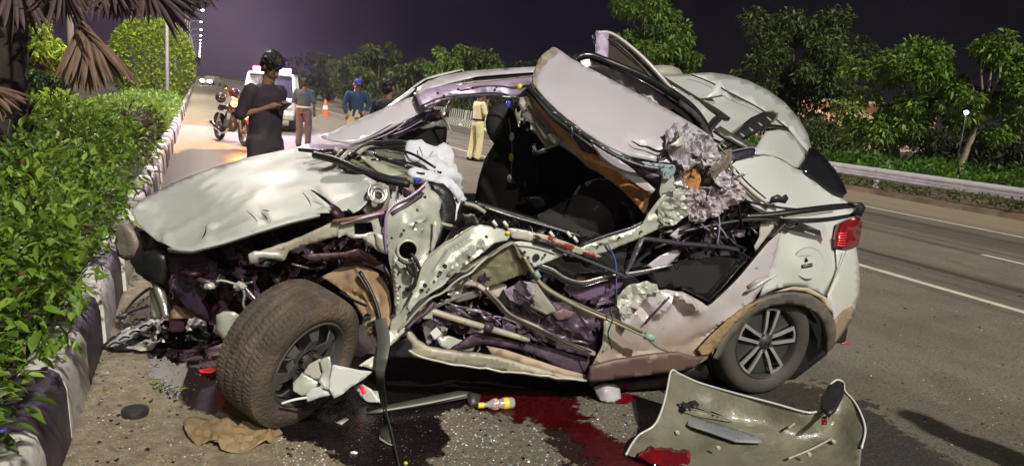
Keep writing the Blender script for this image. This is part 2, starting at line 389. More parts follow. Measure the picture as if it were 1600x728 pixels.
def crumple(name, x, y, v, size, m, parent, seed=0, amp=.5, mode='v', asp=1.0, thick=.003, rs=11, tone=0):
    """a scrap of torn, folded sheet"""
    r = random.Random(seed * 31 + int(x) + int(y)); n = 9
    C = MODES[mode](x, y, v)
    e = Matrix.Rotation(r.uniform(0, 6.28), 3, 'Z') @ Matrix.Rotation(r.uniform(.7, 2.2), 3, 'X') @ Matrix.Rotation(r.uniform(0, 6.28), 3, 'Y')
    V = []; off = Vector((r.uniform(0, 50), r.uniform(0, 50), r.uniform(0, 50)))
    for j in range(n):
        for i in range(n):
            a, b = (i / (n - 1) - .5), (j / (n - 1) - .5)
            p = Vector((a * size * asp, b * size, 0))
            nv = noise.noise_vector(p * rs + off) + noise.noise_vector(p * rs * 2.4 + off) * .5
            p = p + nv * size * amp
            if i in (0, n - 1) or j in (0, n - 1): p += Vector((r.uniform(-1, 1), r.uniform(-1, 1), r.uniform(-1, 1))) * size * .07
            V.append(np.array(e @ p) + C)
    F = []
    for j in range(n - 1):
        for i in range(n - 1):
            a = j * n + i
            F += [[a, a + 1, a + n + 1], [a, a + n + 1, a + n]]
    o = mesh_obj(name, V, F, m, parent, False); solid(o, thick); return o
def disc(name, x, y, v, r, m, parent, nrm=None, h=.006, mode='v', n=18):
    c = MODES[mode](x, y, v); nrm = np.array(nrm if nrm is not None else -CV)
    V, F = lathe_raw([(-h, r * .96), (0, r), (h, r * .9), (h, 0.0005)], c, nrm, n)
    return mesh_obj(name, V, F, m, parent, True, 40)
def ring(name, x, y, v, R, r, m, parent, nrm=None, mode='v', n=24, sq=1.0):
    c = MODES[mode](x, y, v); nrm = np.array(nrm if nrm is not None else -CV, float); nrm /= np.linalg.norm(nrm)
    prof = [(math.sin(a) * r, R + math.cos(a) * r) for a in np.linspace(0, 2 * math.pi, 9)]
    V, F = lathe_raw(prof, c, nrm, n); return mesh_obj(name, V, F, m, parent, True)

def leaves_raw(C, Dr, S, wr=.42, fold=.25, droop=0.0, fine=False):
    """arrays: centres, directions, sizes -> folded leaf blades"""
    n = len(C); Dr = Dr / (np.linalg.norm(Dr, axis=1, keepdims=True) + 1e-9)
    up = rng.normal(size=(n, 3)) * .55 + np.array([0, 0, 1.0]); sd_ = np.cross(Dr, up); sd_ /= (np.linalg.norm(sd_, axis=1, keepdims=True) + 1e-9)
    nn = np.cross(sd_, Dr); S = S[:, None]
    b = C; tip = C + Dr * S - np.array([0, 0, 1.0]) * S * droop
    if fine:
        dz = np.array([0, 0, 1.0]) * S * droop
        def at_(t, w_, k_): return C + Dr * S * t + sd_ * S * wr * w_ + nn * S * fold * wr * k_ - dz * t * t
        V = np.stack([b, at_(.25, .42, .8), at_(.62, .40, .8), tip, at_(.62, -.40, .8), at_(.25, -.42, .8), at_(.25, 0, 0), at_(.62, 0, 0)], 1).reshape(-1, 3)
        i = np.arange(n) * 8; T_ = ((0, 1, 6), (1, 2, 7), (1, 7, 6), (2, 3, 7), (3, 4, 7), (4, 5, 6), (4, 6, 7), (5, 0, 6))
        return V, np.stack([np.stack([i + a_, i + b_, i + c_], 1) for a_, b_, c_ in T_], 1).reshape(-1, 3)
    l = C + Dr * S * .42 + sd_ * S * wr * .5 + nn * S * fold * wr; r = C + Dr * S * .42 - sd_ * S * wr * .5 + nn * S * fold * wr
    V = np.stack([b, l, tip, r], 1).reshape(-1, 3)
    i = np.arange(n) * 4
    F = np.stack([np.stack([i, i + 1, i + 2], 1), np.stack([i, i + 2, i + 3], 1)], 1).reshape(-1, 3)
    return V, F
def fast_mesh(name, V, F, m, parent=None, org=None):
    V = np.asarray(V, float); F = np.asarray(F)
    if parent is not None: org = ORG.get(parent.name)
    elif org is None: org = np.array([V[:, 0].mean(), V[:, 1].mean(), V[:, 2].min()])
    me = bpy.data.meshes.new(name); me.vertices.add(len(V)); me.vertices.foreach_set('co', (V - org).ravel())
    me.loops.add(F.size); me.loops.foreach_set('vertex_index', F.ravel()); me.polygons.add(len(F))
    me.polygons.foreach_set('loop_start', np.arange(len(F)) * F.shape[1]); me.update(); me.validate()
    me.materials.append(m); o = bpy.data.objects.new(name, me); COL.objects.link(o)
    if parent is not None: o.parent = parent
    else: o.location = org
    ORG[o.name] = org; return o
def clump_pts(cl, n, shell=.75):
    """points in/on clumps [(centre, radii)]"""
    w = np.array([np.prod(r) ** .67 for c, r in cl]); w /= w.sum(); k = rng.choice(len(cl), n, p=w)
    d = rng.normal(size=(n, 3)); d /= np.linalg.norm(d, axis=1, keepdims=True)
    rad = np.where(rng.random(n) < shell, rng.uniform(.8, 1.08, n), rng.uniform(.2, .9, n))
    c = np.array([cl[i][0] for i in k]); r = np.array([cl[i][1] for i in k])
    return c + d * r * rad[:, None], d

# ------------------------------------------------------------------ ground, road, markings
def flat(name, pts, m, k='structure'):
    me = bpy.data.meshes.new(name); me.from_pydata([tuple(p) for p in pts], [], [list(range(len(pts)))]); me.materials.append(m)
    o = bpy.data.objects.new(name, me); COL.objects.link(o)
    if k: o['kind'] = k
    return o
def road_material():
    m = bpy.data.materials.new('worn_asphalt'); m.use_nodes = True; n = m.node_tree.nodes; l = m.node_tree.links; b = n['Principled BSDF']
    g = n.new('ShaderNodeNewGeometry'); pos = g.outputs['Position']
    def dot(v):
        q = n.new('ShaderNodeVectorMath'); q.operation = 'DOT_PRODUCT'; l.new(pos, q.inputs[0]); q.inputs[1].default_value = v; return q.outputs['Value']
    s = dot(tuple(NV)); t = dot(tuple(DV))
    def noise_(scale, det=5, vec=pos, ro=.55):
        q = n.new('ShaderNodeTexNoise'); q.inputs['Scale'].default_value = scale; q.inputs['Detail'].default_value = det; q.inputs['Roughness'].default_value = ro; l.new(vec, q.inputs['Vector']); return q.outputs['Fac']
    def rng_(v, a, b_, c, d_):
        q = n.new('ShaderNodeMapRange'); q.inputs[1].default_value = a; q.inputs[2].default_value = b_; q.inputs[3].default_value = c; q.inputs[4].default_value = d_; l.new(v, q.inputs[0]); return q.outputs[0]
    def math_(op, a, b_):
        q = n.new('ShaderNodeMath'); q.operation = op
        for i, v in enumerate((a, b_)):
            if isinstance(v, (int, float)): q.inputs[i].default_value = v
            else: l.new(v, q.inputs[i])
        return q.outputs[0]
    def mix(f, a, b_):
        q = n.new('ShaderNodeMix'); q.data_type = 'RGBA'
        l.new(f, q.inputs[0])
        for i, v in ((6, a), (7, b_)):
            if isinstance(v, tuple): q.inputs[i].default_value = (*v, 1)
            else: l.new(v, q.inputs[i])
        return q.outputs[2]
    base = mix(rng_(noise_(.9, 6), .35, .65, 0, 1), (.150, .134, .104), (.205, .182, .140))
    fine = noise_(95, 4, ro=.7)
    base = mix(rng_(noise_(2.6, 7, ro=.65), .5, .72, 0, .55), base, (.085, .074, .060))
    base = mix(rng_(noise_(5.5, 6, ro=.7), .60, .64, 0, .35), base, (.30, .27, .21))
    base = mix(rng_(fine, .47, .70, 0, .8), base, (.38, .35, .275))
    base = mix(rng_(noise_(45, 4, ro=.65), .34, .50, .85, 0), base, (.062, .054, .045))
    # streaks along the lanes
    cb = n.new('ShaderNodeCombineXYZ'); l.new(math_('MULTIPLY', s, 2.2), cb.inputs[0]); l.new(math_('MULTIPLY', t, .05), cb.inputs[1])
    st = rng_(noise_(1.0, 5, cb.outputs[0], .6), .47, .66, 0, 1)
    st = math_('MULTIPLY', st, rng_(s, 6.2, 8.0, .15, 1.0))
    base = mix(st, base, (.062, .053, .043))
    # oily dark band between the wheel tracks of the far lanes
    bd = rng_(math_('ABSOLUTE', math_('SUBTRACT', s, 11.9), 0), .2, 1.3, .55, 0)
    base = mix(bd, base, (.085, .073, .060))
    # dust and grit beside the kerb
    ds = rng_(math_('ADD', s, rng_(noise_(1.6, 5), .3, .7, -.9, .9)), .15, 1.1, 1, 0)
    dust = mix(rng_(noise_(14, 6), .35, .65, 0, 1), (.24, .19, .13), (.40, .33, .23))
    base = mix(math_('MULTIPLY', ds, rng_(noise_(22, 5, ro=.7), .32, .58, .35, 1)), base, dust)
    shd = rng_(s, 13.3, 13.9, 0, .8)
    base = mix(shd, base, (.30, .24, .155))
    l.new(base, b.inputs['Base Color'])
    l.new(rng_(noise_(3), .3, .7, .62, .9), b.inputs['Roughness']); b.inputs['Specular IOR Level'].default_value = .35
    hsum = math_('ADD', fine, math_('MULTIPLY', noise_(22, 5), .8))
    bp = n.new('ShaderNodeBump'); bp.inputs['Strength'].default_value = .9; bp.inputs['Distance'].default_value = .014; l.new(hsum, bp.inputs['Height']); l.new(bp.outputs[0], b.inputs['Normal'])
    return m
M_road = road_material()
M_soil = mat('dark_soil', (.045, .035, .022), .95, 0, .4, 2, bump=.6, bs=12)
M_mark = mat('worn_road_paint', (.62, .58, .46), .6, 0, .2, 5, dirt=[((.15, .13, .10), .60, 12, .1)])
ground = flat('ground', [(-1500, -300, -.03), (1500, -300, -.03), (1500, 2200, -.03), (-1500, 2200, -.03)], M_soil)
road = flat('road', [RW(-.6, -12, 0), RW(15.8, -12, 0), RW(15.8, 600, 0), RW(-.6, 600, 0)], M_road)
for s0, w in ((13.1, .12), (7.43, .12)):
    flat('lane_line', [RW(s0 - w / 2, -8, .004), RW(s0 + w / 2, -8, .004), RW(s0 + w / 2, 500, .004), RW(s0 - w / 2, 500, .004)], M_mark)
for i in range(26):
    for s0 in (10.3, 4.0):
        t0 = (4.3 if s0 > 5 else 10) + i * 6.6
        flat('lane_dash', [RW(s0 - .06, t0 + .1, .004), RW(s0 + .06, t0 + .1, .004), RW(s0 + .06, t0 + 2.6, .004), RW(s0 - .06, t0 + 2.6, .004)], M_mark)
# broken edge of the far verge
V = []; F = []; k = 0
for t in np.arange(2, 60, .5):
    z = .10 + .03 * noise.noise(Vector((t, 0, 3))); ss = 15.75 + .14 * noise.noise(Vector((t * .9, 3, 0)))
    V += [RW(ss, t, .0), RW(ss + .08, t, z), RW(ss + .5, t, z + .02), RW(ss + 7, t, z)]
for i in range(len(V) // 4 - 1):
    a = i * 4
    for j in range(3): F.append([a + j, a + j + 1, a + j + 5, a + j + 4])
kind(mesh_obj('verge_ground', V, F, mat('verge_earth', (.17, .12, .075), .95, 0, .4, 3, bump=.6, bs=14)), 'structure')

# ------------------------------------------------------------------ kerb of the planted median
M_kw = mat('kerb_white_paint', (.66, .64, .58), .6, 0, .2, 5, bump=.3, bs=22, dirt=[((.16, .13, .10), .52, 6, .25)])
M_kd = mat('kerb_black_paint', (.055, .042, .062), .55, 0, .3, 5, bump=.3, bs=22, dirt=[((.17, .13, .14), .60, 6, .3)])
kerb = bpy.data.objects.new('median_kerb', None); COL.objects.link(kerb); kerb['kind'] = 'structure'; kerb.location = Vector(RW(-.55, 3, 0)); ORG['median_kerb'] = np.array(kerb.location)
def kerb_raw(t0, t1, s=-.50, h=.34):
    prof = [(0, 0), (-.015, h * .7), (-.04, h * .93), (-.075, h), (-.17, h), (-.2, h - .03), (-.2, 0)]
    V = []; 
    tt = np.linspace(t0, t1, 5)
    for t in tt:
        e_ = .006 * noise.noise(Vector((t * 3, 1, 0)))
        for a, z in prof: V.append(RW(s + a + e_, t, z + e_ * .7))
    F = []; n = len(prof)
    for i in range(len(tt) - 1):
        for j in range(n - 1): F.append([i * n + j, i * n + j + 1, (i + 1) * n + j + 1, (i + 1) * n + j])
    F.append(list(range(n))); F.append([(len(tt) - 1) * n + j for j in range(n)][::-1]); return V, F
t = 1.1; i = 0
while t < 36:
    L = .62
    tilt = random.uniform(-.02, .02)
    V, F = kerb_raw(t + .012, t + L - .012, -.50 + tilt, .34 + random.uniform(-.012, .012))
    o = mesh_obj('kerb_stone', V, F, (M_kw, M_kd)[i % 2], kerb, True, 40); t += L; i += 1
parts = [kerb_raw(t + .62 * j * 2, t + .62 * (j * 2 + 1)) for j in range(60)]
V, F = merge(parts); kind(mesh_obj('far_kerb_stones', V, F, M_kw, kerb), 'stuff')
parts = [kerb_raw(t + .62 * (j * 2 + 1), t + .62 * (j * 2 + 2)) for j in range(60)]
V, F = merge(parts); kind(mesh_obj('far_kerb_stones', V, F, M_kd, kerb), 'stuff')
kind(mesh_obj('median_soil', [RW(-.69, -6, .02), RW(-.69, 200, .02), RW(-9, 200, .06), RW(-9, -6, .06), RW(-.69, -6, .26), RW(-.69, 200, .26), RW(-9, 200, .26), RW(-9, -6, .26)],
     [[4, 5, 6, 7], [0, 1, 5, 4], [3, 7, 6, 2]], M_soil), 'structure')

# ------------------------------------------------------------------ planting in the median
L_near = leaf_mat('shrub_leaf', (.15, .27, .028), .55, (.29, .42, .06))
L_dark = leaf_mat('shade_leaf', (.035, .075, .016), .4, (.07, .12, .03))  # leaf green darkened for the shade below the lime tree
L_purp = leaf_mat('bronze_leaf', (.06, .045, .035), .4, (.13, .11, .06))
L_lime = leaf_mat('lime_leaf', (.27, .38, .02), .35, (.42, .54, .05))
L_tree = leaf_mat('tree_leaf', (.14, .25, .035), .5, (.27, .40, .07))
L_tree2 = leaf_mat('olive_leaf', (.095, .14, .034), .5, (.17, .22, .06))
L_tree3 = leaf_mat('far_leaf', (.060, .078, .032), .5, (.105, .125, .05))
L_dead = leaf_mat('dead_leaf', (.16, .10, .04), .4, (.30, .22, .06))
M_flower = mat('blue_petal', (.12, .10, .75), .5, 0, 0)
M_bark = mat('bark', (.13, .10, .075), .9, 0, .35, 9, bump=.7, bs=18)
M_stem = mat('green_stem', (.09, .12, .035), .7, 0, .3, 9)
leaf_me = None
def one_leaf_mesh():
    me = bpy.data.meshes.new('leaf')
    V = [(0, 0, 0), (.18, .25, .05), (.2, .55, .05), (0, 1, -.08), (-.2, .55, .05), (-.18, .25, .05), (0, .3, 0), (0, .6, -.01)]
    F = [(0, 1, 6), (1, 2, 7, 6), (2, 3, 7), (3, 4, 7), (4, 5, 6, 7), (5, 0, 6)]
    me.from_pydata(V, [], F); me.materials.append(L_near); return me
leaf_me = one_leaf_mesh()
def place_leaf(parent, p, dr, size, name='leaf'):
    o = bpy.data.objects.new(name, leaf_me); COL.objects.link(o); o.parent = parent
    q = Vector(dr).normalized().to_track_quat('Y', 'Z'); o.rotation_euler = q.to_euler(); o.rotation_euler.rotate_axis('Y', random.uniform(-.6, .6))
    o.location = Vector(p) - parent.location; o.scale = (size * random.uniform(.8, 1.1),) * 3
def shrub(c, r, h, n, lf, sz, lm, label, nleaf=0, name='leafy_shrub', group=None, base=.24, stems=7):
    root = thing(name, label, 'shrub', tuple(c), group=group)
    cl = []
    for k in range(16):
        a = random.uniform(0, 6.28); q = random.uniform(.25, 1) ** .6
        z = random.uniform(.25, .8)
        s_ = r[0] * q * math.cos(a); t_ = r[1] * q * math.sin(a)
        prof = math.sqrt(max(.05, 1 - (q * .85) ** 2))
        p = c + NV * s_ + DV * t_ + np.array([0, 0, h * z * prof + .1])
        cl.append((p, np.array([.30, .30, .24]) * (r[0] + r[1]) / 2 * random.uniform(.8, 1.2)))
    cl.append((c + np.array([0, 0, h * .45]), np.array([r[0] * .8, r[1] * .8, h * .5])))
    C, d = clump_pts(cl, n, .8)
    ok = (C[:, 2] > .08) & ((C[:, :2] @ NV[:2]) < -.40 - .07 * (c[1] < 5.5) + .09 * np.sin(C[:, 1] * 5)); C = C[ok]; d = d[ok]
    Dd = d + rng.normal(size=d.shape) * .6 + np.array([0, 0, .25])
    V, F = leaves_raw(C, Dd, rng.choice([.5, .8, 1.1, 1.5], len(C)) * rng.uniform(.8, 1.2, len(C)) * sz * (.85 if nleaf else 1), .40, .22, .25, fine=bool(nleaf))
    kind(fast_mesh('foliage', V, F, lm, root), 'stuff')
    for k in range(stems):
        a = random.uniform(0, 6.28); e_ = c + NV * r[0] * .6 * math.cos(a) + DV * r[1] * .6 * math.sin(a) + np.array([0, 0, h * random.uniform(.6, .95)])
        tube('stem', [tuple(c), tuple((c + e_) / 2 + np.array([0, 0, .12])), tuple(e_)], [.014, .009, .004], M_stem, root, mode='w', sides=5)
    if nleaf:
        j = rng.choice(len(C), 14); V, F = merge([ell_raw(C[q] + d[q] * .05, (.011, .011, .008), 6, 4) for q in j]); kind(mesh_obj('blue_flowers', V, F, M_flower, root, True), 'stuff')
        j = rng.choice(len(C), 40); V, F = leaves_raw(C[j] + d[j] * .02, Dd[j], rng.uniform(.5, 1.1, 40) * sz, .5, .3, .3); kind(fast_mesh('dead_leaves', V, F, L_dead, root), 'stuff')
        for q in rng.choice(len(C), 10): tube('twig', [tuple(C[q] - d[q] * .25), tuple(C[q] - d[q] * .1 + np.array([0, 0, .03])), tuple(C[q] + d[q] * .06)], [.006, .004, .002], M_bark, root, mode='w', sides=4)
        idx = np.argsort(-(C @ np.array([.6, -.6, .5])))[:nleaf * 3]
        for j in rng.choice(idx, min(nleaf, len(idx)), replace=False):
            place_leaf(root, C[j] + d[j] * .03, Dd[j] + np.array([.3, -.3, 0]), sz * 1.25)
    return root
def noise_w(p, *_): return p
sh = [(-1.35, 2.35, 'bright green shrub nearest the camera spilling over the kerb', 120, L_near),
      (-2.3, 3.6, 'glossy green shrub at the left edge below the palm trunk', 110, L_near),
      (-1.25, 4.2, 'dense green shrub opposite the fallen undertray', 110, L_near),
      (-1.3, 5.9, 'green shrub leaning towards the crumpled white bonnet', 90, L_near),
      (-2.9, 5.6, 'green shrub in front of the leaning palm trunk', 60, L_near),
      (-1.45, 7.8, 'green shrub beyond the tip of the white bonnet', 60, L_near),
      (-2.9, 8.2, 'green shrub under the hanging dead palm frond', 40, L_near),
      (-1.5, 10.2, 'loose green shrub near the blue lit kerb stones', 0, L_near)]
for s_, t_, lb, nl, lm in sh:
    near = t_ < 7
    shrub(RW(s_, t_, .24), (.95, 1.15), 1.05, 4600 if near else 3600, 0, .068 if near else .085, lm, lb, nl, group='leafy shrubs along the median')
shrub(RW(-1.35, 12.6, .24), (.6, 1.2), .60, 2400, 0, .09, L_purp, 'bronze leaved shrub before the open stretch of kerb', 0)
shrub(RW(-1.4, 15.4, .24), (.6, 1.5), .62, 2600, 0, .09, L_purp, 'dusky purple shrub just short of the clipped hedge', 0)
shrub(RW(-2.9, 12.2, .24), (.9, 1.6), .85, 2400, 0, .10, L_lime, 'yellow green shrub behind the bronze one', 0)
shrub(RW(-2.9, 16.0, .24), (1.0, 1.8), .85, 2400, 0, .11, L_lime, 'lime green shrub at the foot of the round clipped tree', 0)
# long clipped hedge
root = thing('clipped_hedge', 'long low clipped hedge running back behind the white kerb', 'hedge', tuple(RW(-1.6, 26, .24)))
n = 12000; s_ = rng.uniform(-2.4, -.72, n); t_ = rng.uniform(18, 34, n); z_ = np.where(rng.random(n) < .5, rng.uniform(.70, .85, n), rng.uniform(.3, .82, n)); s_ = np.where(z_ < .69, rng.choice([-.74, -.8, -.9], n) + rng.normal(size=n) * .05, s_)
C = np.outer(s_, NV) + np.outer(t_, DV); C[:, 2] = z_
V, F = leaves_raw(C, rng.normal(size=C.shape) + np.array([.3, -.3, .5]), rng.uniform(.09, .16, n), .6, .2)
kind(fast_mesh('foliage', V, F, L_tree, root), 'stuff')
tube('stem', [tuple(RW(-1.6, 26, .24)), tuple(RW(-1.5, 26.2, .8))], [.03, .015], M_bark, root, mode='w', sides=6)

def tree(px, py, rx, ry, Y, lm, label, n=5000, leaf=.22, base_px=None, trunk_r=.12, nc=34, group=None, name='tree', flatb=.0, bark=M_bark, dx=0):
    c = at_y(px, py, Y); k = Y / FPX * 1.01; RX = rx * k; RZ = ry * k
    b = np.array([c[0] + dx, c[1], 0.0]) if base_px is None else np.array([at_y(base_px, py, Y)[0], c[1], 0.0])
    root = thing(name, label, 'tree', tuple(b), group=group)
    top = c + np.array([0, 0, RZ * .3])
    tr = [b, b * .6 + np.array([c[0], c[1], 0]) * .4 + np.array([0, 0, max(.6, (c[2] - RZ) * .7)]), c - np.array([0, 0, RZ * .45]), top]
    V, F = sweep_raw(crspline(tr, 5), [trunk_r, trunk_r * .7, trunk_r * .5, trunk_r * .15], 7); mesh_obj('trunk', V, F, bark, root, True)
    cl = []
    for j in range(nc):
        d = rng.normal(size=3); d /= np.linalg.norm(d); q = random.uniform(.3, 1.02) ** .7
        p = c + d * np.array([RX, RX * .8, RZ]) * q
        s_ = random.uniform(.11, .27)
        cl.append((p, np.array([RX * s_, RX * s_, RZ * s_ * .7])))
    for j in range(9):
        p = cl[j * 3 % len(cl)][0]; a = tr[2] if p[2] > tr[2][2] else tr[1] * .4 + tr[2] * .6
        V, F = sweep_raw(crspline([a, (a + p) / 2 + rng.normal(size=3) * .1 * RX, p], 3), [trunk_r * .42, trunk_r * .25, trunk_r * .06], 5); mesh_obj('limb', V, F, bark, root, True)
    C, d = clump_pts(cl, n, .7)
    V, F = leaves_raw(C, d + rng.normal(size=d.shape) * .8 + np.array([0, 0, -.2]), rng.uniform(.6, 1.3, n) * leaf, .42, .2, .3)
    kind(fast_mesh('crown', V, F, lm, root), 'stuff')
    return root
# the big round clipped tree and the smaller one left of the frond
c = at_y(238, 90, 41); R_ = 57 * 41 / FPX
root = thing('round_clipped_tree', 'big bright tree clipped into a ball behind the lamp post', 'tree', (c[0], c[1], .24))
V, F = sweep_raw([(c[0], c[1], .24), (c[0], c[1], c[2])], [.13, .08], 8); mesh_obj('trunk', V, F, M_bark, root, True)
n = 11000; d = rng.normal(size=(n, 3)); d /= np.linalg.norm(d, axis=1, keepdims=True); P = c + d * R_ * rng.uniform(.86, 1.03, n)[:, None] * np.array([1, 1, 1.0])
low = np.clip(-d[:, 2], 0, 1)[:, None]; P += np.array([0, 0, -.4]) * R_ * low
V, F = leaves_raw(P, d + rng.normal(size=d.shape) * .7, rng.uniform(.15, .27, n), .55, .2); kind(fast_mesh('crown', V, F, L_lime, root), 'stuff')
tree(70, 78, 62, 58, 17, L_lime, 'bushy lime green tree between the palm and the hanging frond', 5200, .15, nc=26)
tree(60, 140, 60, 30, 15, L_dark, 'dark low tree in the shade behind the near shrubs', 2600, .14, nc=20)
tree(300, 100, 10, 26, 120, L_tree3, 'dark far tree at the end of the lamp row', 500, .5, nc=10)

# ------------------------------------------------------------------ palm at the left edge
M_palm = mat('dry_palm', (.17, .105, .07), .75, 0, .3, 8, bump=.2, bs=30)
M_palmv = mat('grey_palm', (.085, .054, .054), .7, 0, .35, 8)
M_ptr = mat('palm_trunk', (.030, .020, .018), .95, 0, .4, 6, bump=1.0, bs=14)
pb = at_y(4, 175, 6.2); pb[2] = .24
palm = thing('fan_palm', 'dry fan palm with shaggy brown trunk and drooping dead fronds', 'palm', tuple(pb))
ptop = at_y(10, -70, 6.4)
pts = crspline([pb, (pb + ptop) / 2 + np.array([-.05, 0, 0]), ptop], 14); V = []
rad = [.19 * (1 + .1 * math.sin(i * 2.6)) for i in range(len(pts))]
V, F = sweep_raw(pts, rad, 14); mesh_obj('trunk', V, F, M_ptr, palm, True)
for k in range(70):
    t = random.random(); p = pb + (ptop - pb) * t; a = random.uniform(0, 6.28); o_ = np.array([math.cos(a), math.sin(a), 0])
    V, F = sweep_raw([p + o_ * .17, p + o_ * .25 + np.array([0, 0, .10])], [.035, .006], 4, .3, up=o_); mesh_obj('leaf_stub', V, F, M_ptr, palm)
def blade_raw(h, tip, w, sag=.0):
    h = np.array(h); tip = np.array(tip); d = tip - h; L = np.linalg.norm(d); d /= L
    sd_ = np.cross(d, np.array([.3, -1, .2])); sd_ /= np.linalg.norm(sd_); nn = np.cross(sd_, d); V = []
    for i, (t, ww) in enumerate(((0, .25), (.3, .8), (.6, 1), (.82, .7), (1, .05))):
        p = h + d * L * t + np.array([0, 0, -sag * L * t * t])
        V += [p - sd_ * w * ww * .5, p + nn * w * ww * .28, p + sd_ * w * ww * .5]
    F = []
    for i in range(4): a = i * 3; F += [[a, a + 1, a + 4, a + 3], [a + 1, a + 2, a + 5, a + 4]]
    return V, F
def frond(hub, tips, w, m, stalk=None, name='frond', label=None, sag=.05):
    V, F = sweep_raw(crspline([stalk if stalk is not None else ptop, (np.array(stalk if stalk is not None else ptop) + hub) / 2 + np.array([0, 0, .12]), hub], 5), [.022, .014, .010], 6)
    fr = mesh_obj(name, V, F, mat('palm_stalk', (.30, .22, .12), .6), palm, True)
    if label: fr['label'] = label
    for tp in tips:
        V, F = blade_raw(hub + rng.normal(size=3) * .01, tp, w * random.uniform(.7, 1.25), sag * random.uniform(.3, 1.5)); mesh_obj('leaf_blade', V, F, m, fr)
# the hanging dead fan
hub = at_y(131, 38, 5.6); tips = []
for k in range(46):
    f_ = k / 45; x = 82 + 134 * f_ + random.uniform(-4, 4); yb = 95 + 48 * min(1, math.sin(math.pi * min(.8, f_ * .95 + .12)) ** .8) + random.uniform(-14, 5)
    tips.append(at_y(x, yb, 5.6 + random.uniform(-.28, .28)))
frond(hub, tips, .036, M_palm, label='dead brown fan frond hanging down', stalk=at_y(104, -30, 5.9))
# the skirt of fronds along the top
def fan(hx, hy, Y, a0, a1, L, n, w=.032, m=M_palmv, dz=.3):
    hub = at_y(hx, hy, Y); tips = []
    for k in range(n):
        a = math.radians(a0 + (a1 - a0) * k / (n - 1) + random.uniform(-2, 2)); l_ = L * random.uniform(.8, 1.08)
        tips.append(at_y(hx + l_ * math.cos(a), hy + l_ * math.sin(a), Y + random.uniform(-dz, dz)))
    frond(hub, tips, w, m)
fan(228, -28, 5.7, -2, 60, 104, 26)
fan(228, -28, 5.7, 62, 110, 62, 14)
fan(150, -45, 5.9, 30, 150, 74, 26)
fan(60, -50, 6.0, 20, 160, 88, 30)
fan(20, -40, 5.5, 30, 120, 100, 22)
fan(255, -40, 6.4, 20, 110, 66, 22)
fan(190, -40, 6.2, 40, 140, 70, 26)
fan(-30, 130, 4.2, 10, 60, 76, 12, .03, M_palm)
for hx, hy, Y_, a0, a1, L_, n_ in ((95, -34, 5.4, 20, 160, 78, 30), (180, -34, 5.9, 20, 150, 64, 34), (270, -40, 6.0, 10, 130, 64, 30), (225, -50, 6.6, 30, 140, 78, 30), (120, -60, 6.5, 30, 150, 92, 30), (40, -20, 6.4, 20, 160, 70, 26), (310, -30, 6.8, 40, 140, 52, 18)): fan(hx, hy, Y_, a0, a1, L_, n_, .026)

# ------------------------------------------------------------------ trees beyond the road
T = 'trees beyond the guardrail'
tree(1238, 108, 96, 100, 34, L_tree2, 'tall olive tree behind the roof of the wreck', 13000, .24, nc=75, group=T)
tree(1180, 170, 60, 50, 36, L_tree2, 'lower dark olive tree just behind the spoiler', 3000, .24, group=T)
tree(1412, 148, 86, 86, 24, L_tree, 'bright green spreading tree left of the distant lamp', 7000, .20, base_px=1408, nc=44, group=T)
tree(1545, 130, 84, 80, 23, L_tree, 'green tree with bare pale trunk at the right edge', 6500, .19, base_px=1519, nc=42, group=T, trunk_r=.13, bark=mat('pale_bark', (.30, .25, .18), .9, 0, .3, 9, bump=.5, bs=18))
tree(1575, 232, 62, 42, 25, L_tree3, 'dark low tree at the right edge behind the rail', 3000, .2, group=T)
tree(1480, 225, 50, 34, 29, L_tree3, 'dark undergrowth tree below the distant lamp', 2200, .2, group=T)
tree(1300, 215, 46, 34, 30, L_tree2, 'small tree in front of the warm lit wall', 1500, .2, group=T)
tree(1012, 52, 66, 72, 36, L_tree, 'tall tree behind the raised door frame', 7000, .26, nc=40, group=T)
tree(1060, 95, 40, 34, 34, L_tree, 'lower tree just right of the raised door frame', 2200, .24, group=T)
tree(592, 108, 44, 40, 52, L_tree2, 'round leafy tree behind the man in the cap', 3400, .33, group=T)
tree(548, 122, 34, 34, 56, L_tree2, 'olive tree between the cone and the man in the cap', 2400, .33, group=T)
tree(495, 116, 40, 34, 75, L_tree3, 'pale hazy tree behind the traffic cones', 2200, .4, group=T)
tree(445, 118, 34, 26, 85, L_tree3, 'hazy tree beyond the patrol vehicle', 1500, .45, group=T)
tree(650, 122, 40, 30, 50, L_tree2, 'low tree behind the wreck windscreen pillar', 2400, .33, group=T)
tree(705, 108, 36, 38, 46, L_tree, 'green tree above the wreck front roof', 2600, .3, group=T)
tree(760, 112, 44, 34, 46, L_tree2, 'dark tree above the middle of the roof rail', 2800, .3, group=T)
tree(830, 130, 50, 34, 44, L_tree3, 'dark tree hidden partly by the torn roof', 2400, .3, group=T)
tree(920, 130, 60, 40, 42, L_tree3, 'dark tree seen through the raised roof', 2000, .3, group=T)
for i, (x, Y) in enumerate(((690, 58), (770, 52))):
    tree(x, 152, 50, 26, Y, L_tree3, ('low dark tree behind the striped barrier, left one', 'low dark tree behind the khaki officer')[i], 2200, .28, group=T)
